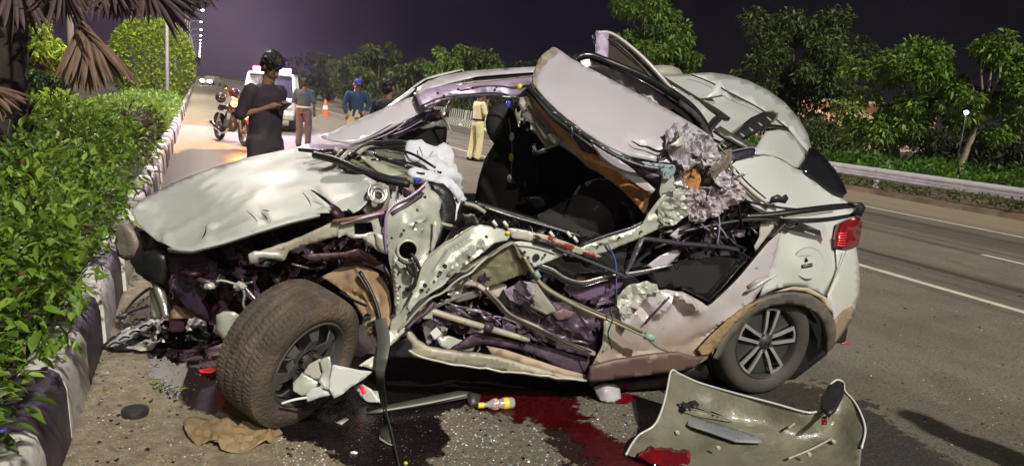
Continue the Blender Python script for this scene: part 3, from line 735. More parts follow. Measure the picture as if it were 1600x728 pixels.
# low planting on the verge
def cover(name, label, s0, s1, t0, t1, z0, z1, n, sz, lm):
    s_ = rng.uniform(s0, s1, n); t_ = rng.uniform(t0, t1, n)
    hgt = np.array([.55 + .5 * noise.noise(Vector((a * .9, b * .7, 2))) for a, b in zip(s_, t_)])
    C = np.outer(s_, NV) + np.outer(t_, DV); C[:, 2] = z0 + (z1 - z0) * hgt * rng.random(n) ** .45
    V, F = leaves_raw(C, rng.normal(size=C.shape) + np.array([0, -.2, .6]), rng.uniform(.6, 1.3, n) * sz, .5, .2)
    o = fast_mesh(name, V, F, lm); kind(o, 'stuff'); o['label'] = label
cover('verge_groundcover', 'bright green ground cover behind the guardrail', 17.0, 22.5, 4, 42, .15, 1.25, 15000, .17, leaf_mat('cover_leaf', (.07, .17, .016), .4, (.13, .26, .03)))
cover('verge_weeds', 'straggling weeds in front of the guardrail', 15.95, 17.0, 4, 34, .05, .62, 7000, .10, L_tree2)
cover('far_verge_growth', 'grass and low growth along the far verge', 16.8, 22, 42, 130, .05, 1.3, 9000, .33, L_tree2)
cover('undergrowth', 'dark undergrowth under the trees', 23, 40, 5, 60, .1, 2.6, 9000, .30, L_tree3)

# ------------------------------------------------------------------ guardrail
M_galv = mat('galvanised_steel', (.60, .62, .60), .5, .2, .12, 4, dirt=[((.30, .28, .26), .6, 3, .2)])
gr = thing('guardrail', 'galvanised corrugated guardrail along the far verge', 'guardrail', tuple(RW(16.3, 16, 0)))
prof = [(0, .00), (-.04, .03), (-.08, .06), (-.08, .10), (-.03, .135), (-.03, .175), (-.08, .21), (-.08, .25), (-.04, .28), (0, .31)]
def rail(t0, t1, z0=.33):
    V = []; 
    for t in (t0, t1):
        for a, z in prof: V.append(RW(16.25 + a, t, z0 + z))
    n = len(prof); F = [[j, j + 1, n + j + 1, n + j] for j in range(n - 1)]
    return V, F
t = -2.0
while t < 34:
    V, F = rail(t + .01, t + 3.99); solid(mesh_obj('rail_beam', V, F, M_galv, gr), .006)
    V, F = box_raw(RW(16.36, t + .1, .33), (.12, .08, .62), rotz(math.radians(23.4))); mesh_obj('post', V, F, M_galv, gr); t += 4
V, F = rail(t, 170); kind(solid(mesh_obj('far_rail_beam', V, F, M_galv, gr), .006), 'stuff')
parts = [box_raw(RW(16.36, t + .1 + 4 * k, .33), (.12, .08, .62)) for k in range(30)]; V, F = merge(parts); kind(mesh_obj('far_posts', V, F, M_galv, gr), 'stuff')

# striped concrete barriers
M_bw = mat('barrier_cream_paint', (.60, .62, .50), .6, 0, .12, 5); M_bb = mat('barrier_black_paint', (.028, .03, .026), .6, 0, .2, 5)
def barrier(t0, L, idx):
    b0 = RW(13.7, t0, 0); root = thing('striped_barrier', ('striped concrete barrier hidden mostly behind the headrest', 'striped concrete barrier right behind the khaki officer', 'striped concrete barrier just left of the khaki officer', 'striped concrete barrier seen beside the white far pillar', 'farthest striped concrete barrier, behind the crushed windscreen')[idx], 'barrier', tuple(b0), group='black and cream striped road barriers')
    cs = [(.0, 0), (.04, .10), (.17, .36), (.22, .84), (.38, .84), (.43, .36), (.56, .10), (.6, 0)]
    V = []; F = []; MI = []
    N_ = int(L / .19)
    for i in range(N_ + 1):
        t = t0 + L * i / N_
        for j, (a, z) in enumerate(cs):
            sh_ = .42 if j in (0, 1) else 0
            V.append(RW(13.4 + a, min(t0 + L, t + sh_) if j < 2 else t, z))
    n = len(cs)
    for i in range(N_):
        for j in range(n - 1): F.append([i * n + j, i * n + j + 1, (i + 1) * n + j + 1, (i + 1) * n + j]); MI.append(i % 2)
    F.append(list(range(n))); F.append([N_ * n + j for j in range(n)]); MI += [0, 0]
    o = mesh_obj('barrier_body', V, F, [M_bw, M_bb], root)
    o.data.polygons.foreach_set('material_index', MI)
for i in range(5): barrier(27 + i * 4.05, 4.0, i)

# ------------------------------------------------------------------ street lamps
M_pole = mat('pale_lamp_pole', (.55, .53, .50), .5, .1, .08, 5)
M_lampon = mat('lit_lamp_lens', (1, 1, 1), .4, 0, 0, emit=(1, .96, .88), estr=30)
for i, t in enumerate([-12, 21.5, 36, 60, 82, 104] + [124 + 27 * k for k in range(18)]):
    s0 = (-1.5, -2.9, -1.25, -1.55)[i] if i < 4 else -1.5
    root = thing('street_lamp', ('lamp post standing behind the camera, lighting the wreck', 'lamp post rising left of the round clipped tree', 'pale lamp post standing in front of the round clipped tree', 'slim lamp post just right of the round clipped tree')[i] if i < 4 else 'lit street lamp in the long row down the median', 'street lamp', tuple(RW(s0, t, .25)), group='street lamps down the median')
    H = 11.0
    V, F = sweep_raw([RW(s0, t, .25), RW(s0, t, H - .4)], [.085, .05], 8); mesh_obj('pole', V, F, M_pole, root, True)
    V, F = sweep_raw(crspline([RW(s0, t, H - .45), RW(s0 + .5, t, H), RW(s0 + 1.8, t, H + .1)], 4), [.045, .03], 6); mesh_obj('arm', V, F, M_pole, root, True)
    V, F = box_raw(RW(s0 + 2.0, t, H + .1), (.7, .28, .10), rotz(math.radians(23.4))); hd = mesh_obj('lamp_head', V, F, M_pole, root)
    sc = .8
    V, F = ell_raw(RW(s0 + 2.0, t, H + .03), (.24, .20, .10 if t < 100 else .13), 10, 6); mesh_obj('lamp_lens', V, F, M_lampon, hd, True)
    if t in (-12, 21.5, 36, 60):
        ld = bpy.data.lights.new('lamp_light', 'SPOT'); ld.energy = 2400 if t < 0 else 5200; ld.color = (1, .93, .78) if t < 0 else (1, .90, .80); ld.spot_size = math.radians(158); ld.spot_blend = .5; ld.shadow_soft_size = .18
        lo = bpy.data.objects.new('lamp_light', ld); COL.objects.link(lo); lo.location = RW(s0 + 2.0, t, H - .12)
# distant lamp and lit wall beyond the trees
p = at_y(1510, 176, 20.5)
root = thing('yard_lamp', 'bright distant lamp shining between two green trees', 'lamp', (p[0], p[1], 0))
V, F = sweep_raw([(p[0], p[1], 0), p - np.array([0, 0, .05])], [.025, .015], 8); mesh_obj('pole', V, F, M_black, root, True)
V, F = ell_raw(p, (.055, .05, .05)); mesh_obj('lamp_globe', V, F, mat('violet_white_lens', (1, 1, 1), .4, 0, 0, emit=(.85, .8, 1), estr=30), root, True)
p = at_y(1296, 205, 58)
root = thing('lit_building', 'low building with warm floodlit wall beyond the trees', 'building', (p[0], p[1], 0))
M_wall = mat('warm_render', (.55, .38, .28), .8, 0, .2, .8)
V, F = box_raw((p[0], p[1] + 3, 1.7), (16, 6, 3.4)); mesh_obj('wall', V, F, M_wall, root)
for k in range(6):
    V, F = box_raw((p[0] - 6.5 + k * 2.6, p[1] - .05, 1.9), (.9, .12, 1.1)); w_ = mesh_obj('window', V, F, M_glass, root)
    V, F = box_raw((p[0] - 6.5 + k * 2.6, p[1] - .08, 1.30), (1.1, .16, .08)); mesh_obj('sill', V, F, M_grey, w_)
V, F = box_raw((p[0], p[1] + 2.8, 3.5), (16.6, 6.9, .2)); mesh_obj('roof', V, F, M_grey, root)
ld = bpy.data.lights.new('wall_flood', 'POINT'); ld.energy = 420; ld.color = (1, .60, .40); ld.shadow_soft_size = .2; lo = bpy.data.objects.new('wall_flood', ld); COL.objects.link(lo); lo.location = (p[0] - 1.5, p[1] - 4, 2.2)
p = at_y(35, 108, 45); root = thing('glowing_lamp', 'small orange light glimpsed through the bushes at left', 'lamp', (p[0], p[1], 0))
V, F = sweep_raw([(p[0], p[1], 0), p], [.07, .05], 8); mesh_obj('pole', V, F, M_pole, root, True)
V, F = ell_raw(p, (.45, .3, .4)); mesh_obj('lamp_globe', V, F, mat('orange_lens', (1, .5, .1), .4, 0, 0, emit=(1, .38, .05), estr=4), root, True)
p = at_y(1376, 222, 26); root = thing('concrete_marker', 'pale slanting marker post below the bright green tree', 'post', (p[0], p[1], .4))
V, F = box_raw((p[0], p[1], 1.0), (.24, .12, 1.0)); mesh_obj('post_body', V, F, M_whitepl, root); V, F = box_raw((p[0], p[1], 1.53), (.28, .16, .06)); mesh_obj('cap', V, F, M_grey, root)
# oncoming car far away
p = at_z(322, 134); root = thing('distant_car', 'far approaching car with dazzling headlights', 'car', tuple(p))
V, F = merge([box_raw(p + np.array([0, 2, .65]), (1.8, 4, .7)), box_raw(p + np.array([0, 2.2, 1.2]), (1.5, 2.2, .55))]); bevel(mesh_obj('body', V, F, M_grey, root), .12)
for dx in (-.6, .6):
    V, F = ell_raw(p + np.array([dx, -.05, .68]), (.3, .1, .22)); mesh_obj('headlight', V, F, mat('headlight_on', (1, 1, 1), .4, 0, 0, emit=(1, .93, .95), estr=40), root, True)
for dx in (-.8, .8):
    for dy in (.7, 3.2):
        V, F = lathe_raw([(-.1, .05), (-.1, .32), (.1, .32), (.1, .05)], p + np.array([dx, dy, .32]), (1, 0, 0), 16); mesh_obj('wheel', V, F, M_black, root, True, 40)
#PART3
# ------------------------------------------------------------------ the wrecked car
cb = car(-1.35, .9, 0)
C_ = thing('wrecked_car', 'wrecked white SUV across the road, near side torn open and roof peeled up', 'car', tuple(cb))
def Pn(name, pts, m, d=0.0, **k): return panel(name, pts, m, k.pop('parent', C_), d, **k)
def Tb(name, pts, r, m, d=0.0, **k): return tube(name, pts, r, m, k.pop('parent', C_), d, **k)
def carbox(name, u0, u1, v0, v1, z0, z1, m, parent=C_, bv=.02, rough=0):
    c = car((u0 + u1) / 2, (v0 + v1) / 2, (z0 + z1) / 2); V, F = box_raw(c, (u1 - u0, v1 - v0, z1 - z0), rotz(_a)); o = mesh_obj(name, V, F, m, parent)
    if bv: bevel(o, bv)
    return o
# --- hidden structure: floor, far side, bulkheads
carbox('floor_pan', -2.3, .75, .22, 1.68, .24, .36, M_black)
carbox('far_sill', -2.3, -.35, 1.64, 1.76, .22, .45, M_white)
Vs = [car(u, 1.76, z) for u, z in ((-2.25, .42), (-.5, .42), (-.45, .96), (-2.3, .92))]
solid(mesh_obj('far_door', Vs, [[0, 1, 2, 3]], M_white, C_), .05)
Vs = [car(u, 1.74, z) for u, z in ((-.5, .42), (.35, .42), (.45, .95), (.35, 1.2), (.1, 1.5), (-.3, 1.7), (-.5, .95))]
solid(mesh_obj('far_quarter_panel', Vs, [list(range(7))], M_white, C_), .05)
Vs = [car(.62, .25, .4), car(.30, 1.72, .4), car(.36, 1.72, 1.0), car(.70, .35, 1.0), car(.30, 1.6, 1.6), car(.50, .6, 1.35)]
solid(mesh_obj('tailgate', Vs, [[0, 1, 2, 3], [3, 2, 4, 5]], M_white, C_), .04)
carbox('rear_seat_back', -.22, -.02, .3, 1.55, .45, 1.28, M_seat, bv=.08)
carbox('rear_seat_cushion', -.72, -.16, .3, 1.55, .40, .62, M_seat, bv=.08)
carbox('firewall', -2.5, -2.38, .45, 1.6, .35, .98, M_black)
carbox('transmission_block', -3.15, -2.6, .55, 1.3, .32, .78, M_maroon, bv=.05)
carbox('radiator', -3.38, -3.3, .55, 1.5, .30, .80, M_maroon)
Vs = [car(u, 1.66, z) for u, z in ((-3.45, .3), (-2.4, .3), (-2.4, .98), (-3.4, .88))]
solid(mesh_obj('far_fender', Vs, [[0, 1, 2, 3]], M_white, C_), .03)
for u in (-2.75, -.02):
    c = car(u, 1.58, .33); V, F = lathe_raw([(-.1, .12), (-.1, .31), (-.07, .335), (.07, .335), (.1, .31), (.1, .12)], c, CV, 32); w = mesh_obj('far_wheel', V, F, M_rubber2, C_, True, 40)
    V, F = lathe_raw([(.05, .0), (.09, .2), (.1, .21)], c, CV, 24); mesh_obj('rim', V, F, M_rimdark, w, True)

# --- cabin behind the opening
Pn('cabin_lining', [(742, 318, 1.1), (748, 285, 1.2), (758, 250, 1.25), (775, 225, 1.3), (800, 210, 1.3), (830, 205, 1.3), (885, 214, 1.2), (925, 240, 1.1), (965, 262, 1.0), (1000, 300, .9), (1012, 335, .75), (1004, 356, .7), (930, 392, .7), (840, 370, .8), (760, 338, 1.0)], M_blacker, thick=.04, rough=.03, rs=4)
Pn('front_seat_back', [(779, 212, 1.12), (800, 196, 1.12), (822, 210, 1.15), (834, 250, 1.1), (838, 320, 1.0), (842, 362, .95), (800, 348, .98), (750, 326, 1.08), (752, 290, 1.1), (764, 248, 1.1)], M_seat, thick=.09, rough=.02, rs=5, inner=[(790, 270, .98)])
V, F = ell_raw(at_v(784, 196, 1.12), (.108, .065, .14), 18, 12, R=rotz(_a) @ np.array([[math.cos(.25), 0, -math.sin(.25)], [0, 1, 0], [math.sin(.25), 0, math.cos(.25)]]))
hr = mesh_obj('headrest', V, F, M_seat, C_, True)
Tb('headrest_seam', [(768, 172, 1.06), (788, 186, 1.045), (792, 214, 1.055)], .004, M_black, parent=hr)
Pn('near_seat_back', [(905, 300, .55), (930, 288, .55), (962, 290, .6), (985, 312, .62), (1000, 345, .6), (930, 372, .5), (870, 352, .5)], M_seat, thick=.12, rough=.02, inner=[(935, 325, .42)])
Pn('seat_cushion', [(838, 345, .5), (885, 318, .6), (925, 325, .6), (960, 350, .55), (925, 380, .4), (850, 366, .4)], M_seat, thick=.10, rough=.02)
Pn('console', [(818, 308, .8), (850, 304, .8), (862, 316, .8), (838, 326, .8)], M_black, thick=.05)
Tb('seat_belt', [(795, 184, 1.0), (799, 215, .98), (800, 245, .97), (798, 280, .95)], .013, M_grey, sq=.2, sides=6)
for x, y in ((800, 214), (799, 246), (796, 279)):
    V, F = ell_raw(at_v(x, y, .93), (.014, .01, .026), bump=.4); mesh_obj('belt_buckle', V, F, (M_whitepl, M_yellow, M_whitepl)[(y // 32) % 3], C_)
Tb('blue_lit_pillar_strip', [(795, 158, 1.7), (791, 172, 1.7), (786, 183, 1.7)], .018, mat('blue_lit_trim', (.07, .07, .75), .35), parent=C_)  # blue light put into the strip's colour
Pn('far_pillar_trim', [(800, 152, 1.6), (828, 150, 1.55), (836, 170, 1.5), (832, 215, 1.5), (816, 216, 1.5), (806, 185, 1.55)], M_grey, thick=.03, rough=.015)
Pn('pillar_cover', [(812, 188, 1.3), (828, 190, 1.3), (824, 222, 1.3), (812, 220, 1.3)], M_black, thick=.05)
for i in range(6): crumple('trim_scrap', 806 + i * 4, 160 + i * 9, 1.2, .05, (M_grey, M_black, M_steel)[i % 3], C_, i, asp=.5)
Tb('hanging_cable', [(806, 160, 1.1), (802, 180, 1.1), (800, 200, 1.08), (797, 232, 1.05)], .006, M_black)

# --- far front door, glass and pillar strip
Pn('far_door_lining', [(596, 232, 1.7), (640, 203, 1.7), (668, 190, 1.72), (694, 182, 1.74), (697, 205, 1.72), (694, 232, 1.7), (684, 243, 1.68), (640, 262, 1.6), (604, 246, 1.65)], mat('door_card', (.070, .066, .058), .5, 0, .15, 5), thick=.05)
Pn('crushed_windscreen', [(588, 220, 1.3), (626, 196, 1.35), (660, 176, 1.4), (688, 172, 1.5), (692, 181, 1.6), (660, 196, 1.5), (632, 210, 1.45), (600, 227, 1.4)], mat('violet_lit_glass', (.20, .11, .30), .15, .2, .4, 18, bump=.5, bs=30, coat=.8), thick=.006, rough=.03, rs=14)  # violet light put into the glass colour
for k in range(9):
    Tb('windscreen_layer', [(546 + k * 7, 229 - k * 2.0, 1.2 + k * .02), (592 + k * 7, 206 - k * 1.3 + (k % 3) * 3, 1.25 + k * .02), (630 + k * 6, 183 + k * 1.0, 1.35)], .007, (M_black, M_trim, M_purlite)[k % 3], sq=.5)
Tb('bent_white_strip', [(668, 166, 1.5), (682, 176, 1.5), (697, 190, 1.45), (706, 208, 1.4)], [.022, .018, .010], M_purlite, sq=.5)
Tb('far_pillar', [(697, 183, 1.76), (704, 160, 1.76)], .035, M_white, sq=.5)
Pn('far_pillar_glass', [(634, 146, 1.5), (665, 125, 1.55), (722, 110, 1.6), (724, 114, 1.6), (690, 130, 1.55), (645, 152, 1.5)], M_glass, thick=.006)
Tb('far_roof_pillar', [(600, 172, 1.45), (632, 150, 1.5), (668, 125, 1.6), (722, 111, 1.7)], [.015, .022, .026, .024], M_white, sq=.6)

# --- windscreen pillar slab
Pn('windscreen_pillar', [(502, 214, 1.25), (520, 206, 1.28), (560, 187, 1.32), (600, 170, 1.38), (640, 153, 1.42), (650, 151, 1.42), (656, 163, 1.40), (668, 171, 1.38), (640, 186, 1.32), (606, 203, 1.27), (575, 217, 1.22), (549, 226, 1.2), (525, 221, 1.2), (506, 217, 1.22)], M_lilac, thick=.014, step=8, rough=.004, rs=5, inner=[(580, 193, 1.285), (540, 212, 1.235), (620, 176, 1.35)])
# --- roof header and near rail
Pn('roof_header', [(650, 152, 1.35), (664, 143, 1.35), (700, 134, 1.35), (745, 128, 1.35), (800, 125, 1.3), (832, 122, 1.2), (838, 134, 1.15), (826, 150, 1.15), (800, 152, 1.25), (780, 149, 1.25), (745, 150, 1.3), (706, 153, 1.3), (690, 158, 1.3), (672, 171, 1.3), (656, 166, 1.3)], M_purlite, thick=.03, step=8, rough=.010, rs=9, folds=[((660, 150), (820, 132), 6, .02)])
for x, y in ((684, 146), (716, 140), (738, 138), (776, 136), (694, 150), (810, 138)): disc('header_hole', x, y, 1.24, .008, M_black, C_)
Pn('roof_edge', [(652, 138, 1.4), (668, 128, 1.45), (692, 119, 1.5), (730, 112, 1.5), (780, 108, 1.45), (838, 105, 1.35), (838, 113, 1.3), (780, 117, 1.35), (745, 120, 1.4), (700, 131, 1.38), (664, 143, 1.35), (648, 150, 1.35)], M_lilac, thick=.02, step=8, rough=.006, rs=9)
Pn('roof_gap', [(732, 121, 1.45), (760, 117, 1.45), (838, 112, 1.35), (836, 122, 1.3), (790, 123, 1.35), (750, 126, 1.4)], M_trim, thick=.02)
Tb('roof_flange', [(724, 131, 1.25), (760, 127, 1.25), (800, 123, 1.2), (836, 119, 1.1)], .009, M_beige, sq=.5)
Tb('header_edge', [(658, 166, 1.25), (690, 153, 1.25), (740, 147, 1.25), (782, 146, 1.2), (800, 152, 1.2), (826, 149, 1.1)], .006, M_black)
Tb('header_tab', [(785, 151, 1.15), (800, 152, 1.15), (820, 151, 1.1)], .010, M_whitepl, sq=.5)
V, F = ell_raw(at_v(812, 136, 1.05), (.018, .015, .02)); mesh_obj('yellow_clip', V, F, M_yellow, C_)

# --- bonnet
hood = Pn('bonnet', [(205, 330, .95), (213, 319, 1.1), (232, 306, 1.25), (260, 292, 1.4), (290, 278, 1.52), (335, 262, 1.62), (390, 246, 1.68), (430, 238, 1.68), (463, 231, 1.62), (500, 243, 1.2), (540, 260, .75), (566, 272, .48), (588, 284, .30), (583, 300, .26), (572, 318, .22), (562, 328, .20), (552, 333, .20), (545, 326, .22), (536, 330, .20), (520, 332, .18), (498, 334, .16), (450, 346, .12), (400, 361, .10), (352, 377, .12), (322, 386, .14), (300, 390, .18), (280, 391, .22), (262, 387, .30), (246, 377, .42), (228, 362, .58), (212, 345, .78)],
        M_hood, thick=.02, step=7, inner=[(330, 320, .85), (420, 290, .95), (500, 290, .62), (270, 350, .62), (380, 340, .42)], rough=.004, rs=2.2,
        folds=[((262, 388), (258, 368), 10, .030), ((262, 372), (330, 334), 9, .014), ((330, 334), (420, 300), 10, .012), ((390, 300), (340, 352), 12, -.005), ((300, 300), (320, 340), 16, -.004), ((488, 298), (530, 334), 6, -.030), ((500, 330), (575, 300), 7, .022), ((470, 262), (530, 252), 7, .012), ((330, 352), (318, 382), 7, .02), ((404, 330), (416, 352), 5, -.02), ((440, 320), (560, 305), 6, -.008), ((350, 270), (300, 340), 24, .004), ((450, 250), (390, 330), 26, .004)], sharp=60)
Tb('bonnet_crack', [(487, 297, .36), (500, 306, .3), (513, 316, .25), (530, 331, .16)], [.004, .009, .006], M_black, parent=hood)
for (a, b) in (((408, 332), (418, 346)), ((385, 329), (404, 349)), ((322, 352), (316, 372)), ((410, 328), (421, 330)), ((472, 300), (486, 322)), ((496, 330), (492, 342))):
    Tb('bonnet_scratch', [(a[0], a[1], .30), ((a[0] + b[0]) / 2 + 2, (a[1] + b[1]) / 2, .27), (b[0], b[1], .24)], [.001, .0032, .001], M_black, parent=hood)
Pn('bonnet_tear', [(518, 318, .16), (528, 324, .16), (536, 332, .14), (540, 342, .12), (526, 340, .12), (518, 334, .12)], M_maroon, thick=.01, parent=hood, rough=.01)
Pn('bonnet_lip', [(262, 388, .26), (300, 391, .15), (352, 378, .09), (400, 362, .07), (450, 347, .09), (500, 335, .13), (500, 339, .16), (450, 351, .13), (400, 366, .11), (352, 382, .13), (300, 396, .19), (264, 393, .28)], M_white, thick=.01, parent=hood)

# --- scuttle, wipers and dash
Pn('dashboard', [(520, 236, .9), (548, 232, 1.1), (590, 232, 1.2), (640, 246, 1.1), (672, 264, .9), (692, 276, .7), (690, 283, .55), (640, 284, .5), (606, 280, .5), (575, 268, .6), (545, 252, .75)], M_olive, thick=.03, step=9, rough=.012, rs=6, inner=[(600, 258, .85)], folds=[((560, 240), (650, 270), 8, .02), ((556, 248), (608, 276), 7, -.03)])
Pn('pale_dash_flap', [(562, 246, .75), (576, 244, .75), (610, 262, .65), (632, 272, .6), (614, 276, .55), (590, 268, .6)], mat('pale_olive', (.40, .40, .30), .5), thick=.008, rough=.01)
for k, (pts, r) in enumerate([([(492, 242, .9), (530, 252, .7), (565, 268, .5), (600, 280, .4), (640, 288, .35)], .022), ([(500, 236, 1.0), (560, 234, .9), (640, 228, .8), (700, 226, .9)], .009), ([(518, 246, .8), (560, 262, .6), (600, 276, .45), (636, 282, .4)], .014), ([(560, 232, 1.0), (580, 234, .9), (592, 246, .7), (640, 262, .6)], .010), ([(468, 234, 1.3), (520, 237, 1.1), (580, 224, 1.1), (640, 222, 1.0)], .013), ([(580, 250, .7), (620, 250, .7), (660, 262, .65), (690, 270, .6)], .007), ([(490, 244, 1.0), (540, 240, .9), (574, 228, .95)], .016), ([(600, 231, .9), (642, 240, .7), (680, 262, .55)], .008)]):
    Tb('scuttle_trim', pts, r, M_trim if k % 2 else M_black)
for k in range(4): Tb('vent_rib', [(520 + k * 13, 252 - k * 4, .72), (530 + k * 13, 242 - k * 3, .8), (536 + k * 13, 236 - k * 2, .95)], .016, M_grey if k % 2 else M_black, sq=.5)
Pn('far_fender_top', [(462, 232, 1.7), (480, 226, 1.75), (520, 228, 1.7), (560, 226, 1.6), (540, 240, 1.4), (500, 244, 1.3)], M_purlite, thick=.01, rough=.02)

# --- airbags
Pn('airbag', [(640, 232, .85), (650, 226, .85), (664, 228, .85), (676, 232, .85), (690, 231, .85), (702, 242, .85), (708, 254, .82), (720, 264, .8), (728, 276, .78), (730, 296, .75), (727, 312, .7), (720, 328, .66), (714, 345, .62), (709, 348, .62), (712, 322, .62), (706, 304, .62), (694, 290, .66), (672, 280, .7), (650, 268, .75), (641, 250, .8)], M_airbag, thick=.02, step=4, jag=1, rough=.075, rs=6, inner=[(670, 250, .68), (705, 275, .62)], sharp=80)
Pn('airbag_cushion', [(636, 272, .62), (650, 262, .6), (672, 266, .56), (694, 276, .54), (712, 290, .52), (722, 304, .52), (716, 318, .5), (700, 296, .5), (676, 284, .52), (650, 280, .56)], M_airbag, thick=.02, step=4, jag=1, rough=.05, rs=7, sharp=80)
for p in ([(640, 250, .7), (656, 256, .66), (672, 268, .6)], [(655, 230, .72), (660, 244, .68), (652, 254, .68)], [(676, 236, .72), (670, 252, .66), (690, 262, .62)]):
    Tb('airbag_seam', p, .004, M_grey)
Tb('steering_hub_trim', [(640, 262, .62), (650, 270, .58), (664, 272, .56)], .008, M_black)
Pn('door_seal', [(672, 288, .40), (690, 288, .40), (702, 300, .40), (709, 320, .4), (706, 350, .38), (690, 376, .34), (676, 396, .3), (668, 398, .3), (672, 380, .3), (684, 352, .34), (686, 322, .36), (680, 304, .38)], M_black, thick=.05, rough=.01)
Tb('hose', [(684, 322, .22), (678, 334, .2), (684, 346, .18), (700, 352, .16), (718, 354, .14), (736, 355, .12)], .009, M_beige)
V, F = ell_raw(at_v(722, 346, .1), (.02, .015, .016)); mesh_obj('teal_cap', V, F, M_tealcap, C_)
V, F = ell_raw(at_v(652, 281, .45), (.025, .015, .012), bump=.3); mesh_obj('blue_connector', V, F, M_blue, C_)

# --- engine bay: cavity and its contents
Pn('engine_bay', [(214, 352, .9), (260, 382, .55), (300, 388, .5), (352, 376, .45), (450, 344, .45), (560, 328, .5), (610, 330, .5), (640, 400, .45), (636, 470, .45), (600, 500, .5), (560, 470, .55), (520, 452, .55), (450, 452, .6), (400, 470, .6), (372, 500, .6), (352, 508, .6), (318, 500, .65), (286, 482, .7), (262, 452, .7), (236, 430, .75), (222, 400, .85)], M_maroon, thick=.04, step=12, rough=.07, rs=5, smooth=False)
Pn('bumper_beam', [(232, 392, .5), (262, 398, .42), (262, 440, .45), (240, 434, .5), (222, 426, .6), (214, 404, .7)], M_black, thick=.06, rough=.03)
Pn('splash_shield', [(262, 396, .4), (320, 396, .34), (340, 410, .34), (338, 440, .36), (316, 470, .4), (330, 500, .42), (300, 486, .42), (268, 450, .45)], mat('violet_black_plastic', (.040, .020, .045), .4, 0, .4, 8, bump=.4, bs=16), thick=.02, rough=.05, rs=7)
for k in range(30):
    x = random.uniform(240, 600); y = random.uniform(385, 450) - (x - 240) * .03
    crumple('engine_scrap', x, y, random.uniform(.3, .45), random.uniform(.06, .15), random.choice((M_maroon, M_maroon, M_black, M_purple)), C_, k, amp=.4)
for k in range(12):
    x = random.uniform(280, 560); y = random.uniform(390, 440)
    Tb('engine_hose', [(x, y, .35), (x + random.uniform(10, 30), y + random.uniform(-14, 14), .28), (x + random.uniform(35, 60), y + random.uniform(-20, 20), .36)], random.uniform(.006, .016), random.choice((M_maroon, M_black, M_purple)))
Pn('headlamp', [(190, 346, .85), (200, 348, .85), (214, 366, .8), (220, 384, .8), (216, 398, .8), (204, 406, .85), (190, 398, .9), (186, 372, .9)], mat('broken_lamp_housing', (.23, .20, .17), .4, .1, .4, 12, bump=.4, bs=25), thick=.05, rough=.03, rs=12)
Tb('radiator_strut', [(240, 434, .55), (248, 452, .5), (256, 474, .48), (261, 495, .45)], [.022, .024, .02], M_steel)
Pn('bent_bracket', [(234, 452, .62), (246, 444, .6), (252, 470, .6), (252, 498, .6), (238, 498, .62)], M_inner, thick=.01, rough=.02)
Pn('lower_grille_scrap', [(262, 476, .55), (290, 478, .55), (310, 490, .5), (300, 497, .5), (266, 498, .55)], M_tan, thick=.01, rough=.02)
Pn('caliper_scrap', [(338, 492, .22), (350, 486, .22), (366, 487, .2), (374, 492, .2), (366, 506, .2), (360, 524, .2), (350, 532, .22), (340, 520, .22)], M_inner, thick=.03, rough=.03, rs=14)
# inner fender rail and its brackets
Pn('fender_rail', [(392, 396, .16), (418, 388, .16), (455, 376, .15), (490, 361, .14), (524, 344, .13), (531, 352, .13), (528, 368, .13), (500, 376, .15), (470, 384, .16), (452, 390, .16), (446, 404, .16), (440, 408, .16), (420, 402, .16), (398, 412, .16), (390, 406, .16)], M_beige, thick=.02, step=6, rough=.02, rs=14)
Pn('fender_rail_end', [(388, 397, .12), (398, 392, .12), (436, 394, .12), (444, 400, .12), (438, 405, .12), (404, 402, .12), (402, 412, .12), (390, 412, .12)], M_inner2, thick=.012, rough=.01, rs=20)
Pn('torn_apron', [(526, 352, .12), (545, 342, .12), (568, 338, .12), (590, 336, .12), (594, 352, .12), (600, 372, .12), (606, 390, .12), (602, 397, .12), (590, 392, .12), (580, 382, .12), (566, 372, .12), (548, 372, .12), (540, 366, .12), (528, 372, .12)], M_inner2, thick=.012, step=6, rough=.02, rs=13, holes=[[(553, 349), (580, 347), (584, 362), (566, 366), (554, 366)]])
Pn('apron_tab', [(586, 362, .1), (602, 368, .1), (608, 380, .1), (606, 398, .1), (596, 394, .1), (588, 380, .1)], M_inner2, thick=.012, rough=.015, rs=18)
Pn('torn_inner_fender', [(470, 398, .2), (500, 396, .2), (540, 394, .2), (560, 388, .2), (590, 402, .2), (604, 414, .2), (600, 424, .2), (570, 408, .22), (530, 404, .22), (490, 410, .22)], mat('dark_mauve_steel', (.09, .05, .06), .45, .3, .3, 9, bump=.4, bs=20), thick=.01, rough=.03)
Tb('tie_rod', [(325, 446, .3), (345, 438, .3), (372, 444, .28), (396, 440, .28)], .006, M_inner)
V, F = ell_raw(at_v(328, 446, .28), (.026, .022, .02), bump=.3); mesh_obj('rod_end', V, F, M_inner2, C_)
V, F = ell_raw(at_v(376, 446, .26), (.03, .022, .02), bump=.5); mesh_obj('rod_end', V, F, M_inner2, C_)
for p in ([(378, 446, .26), (382, 460, .25), (380, 474, .24), (384, 484, .24)], [(384, 450, .26), (394, 462, .25), (402, 470, .24)], [(455, 412, .3), (478, 418, .3), (500, 420, .3)]):
    Tb('bent_rod', p, .007, M_steel)
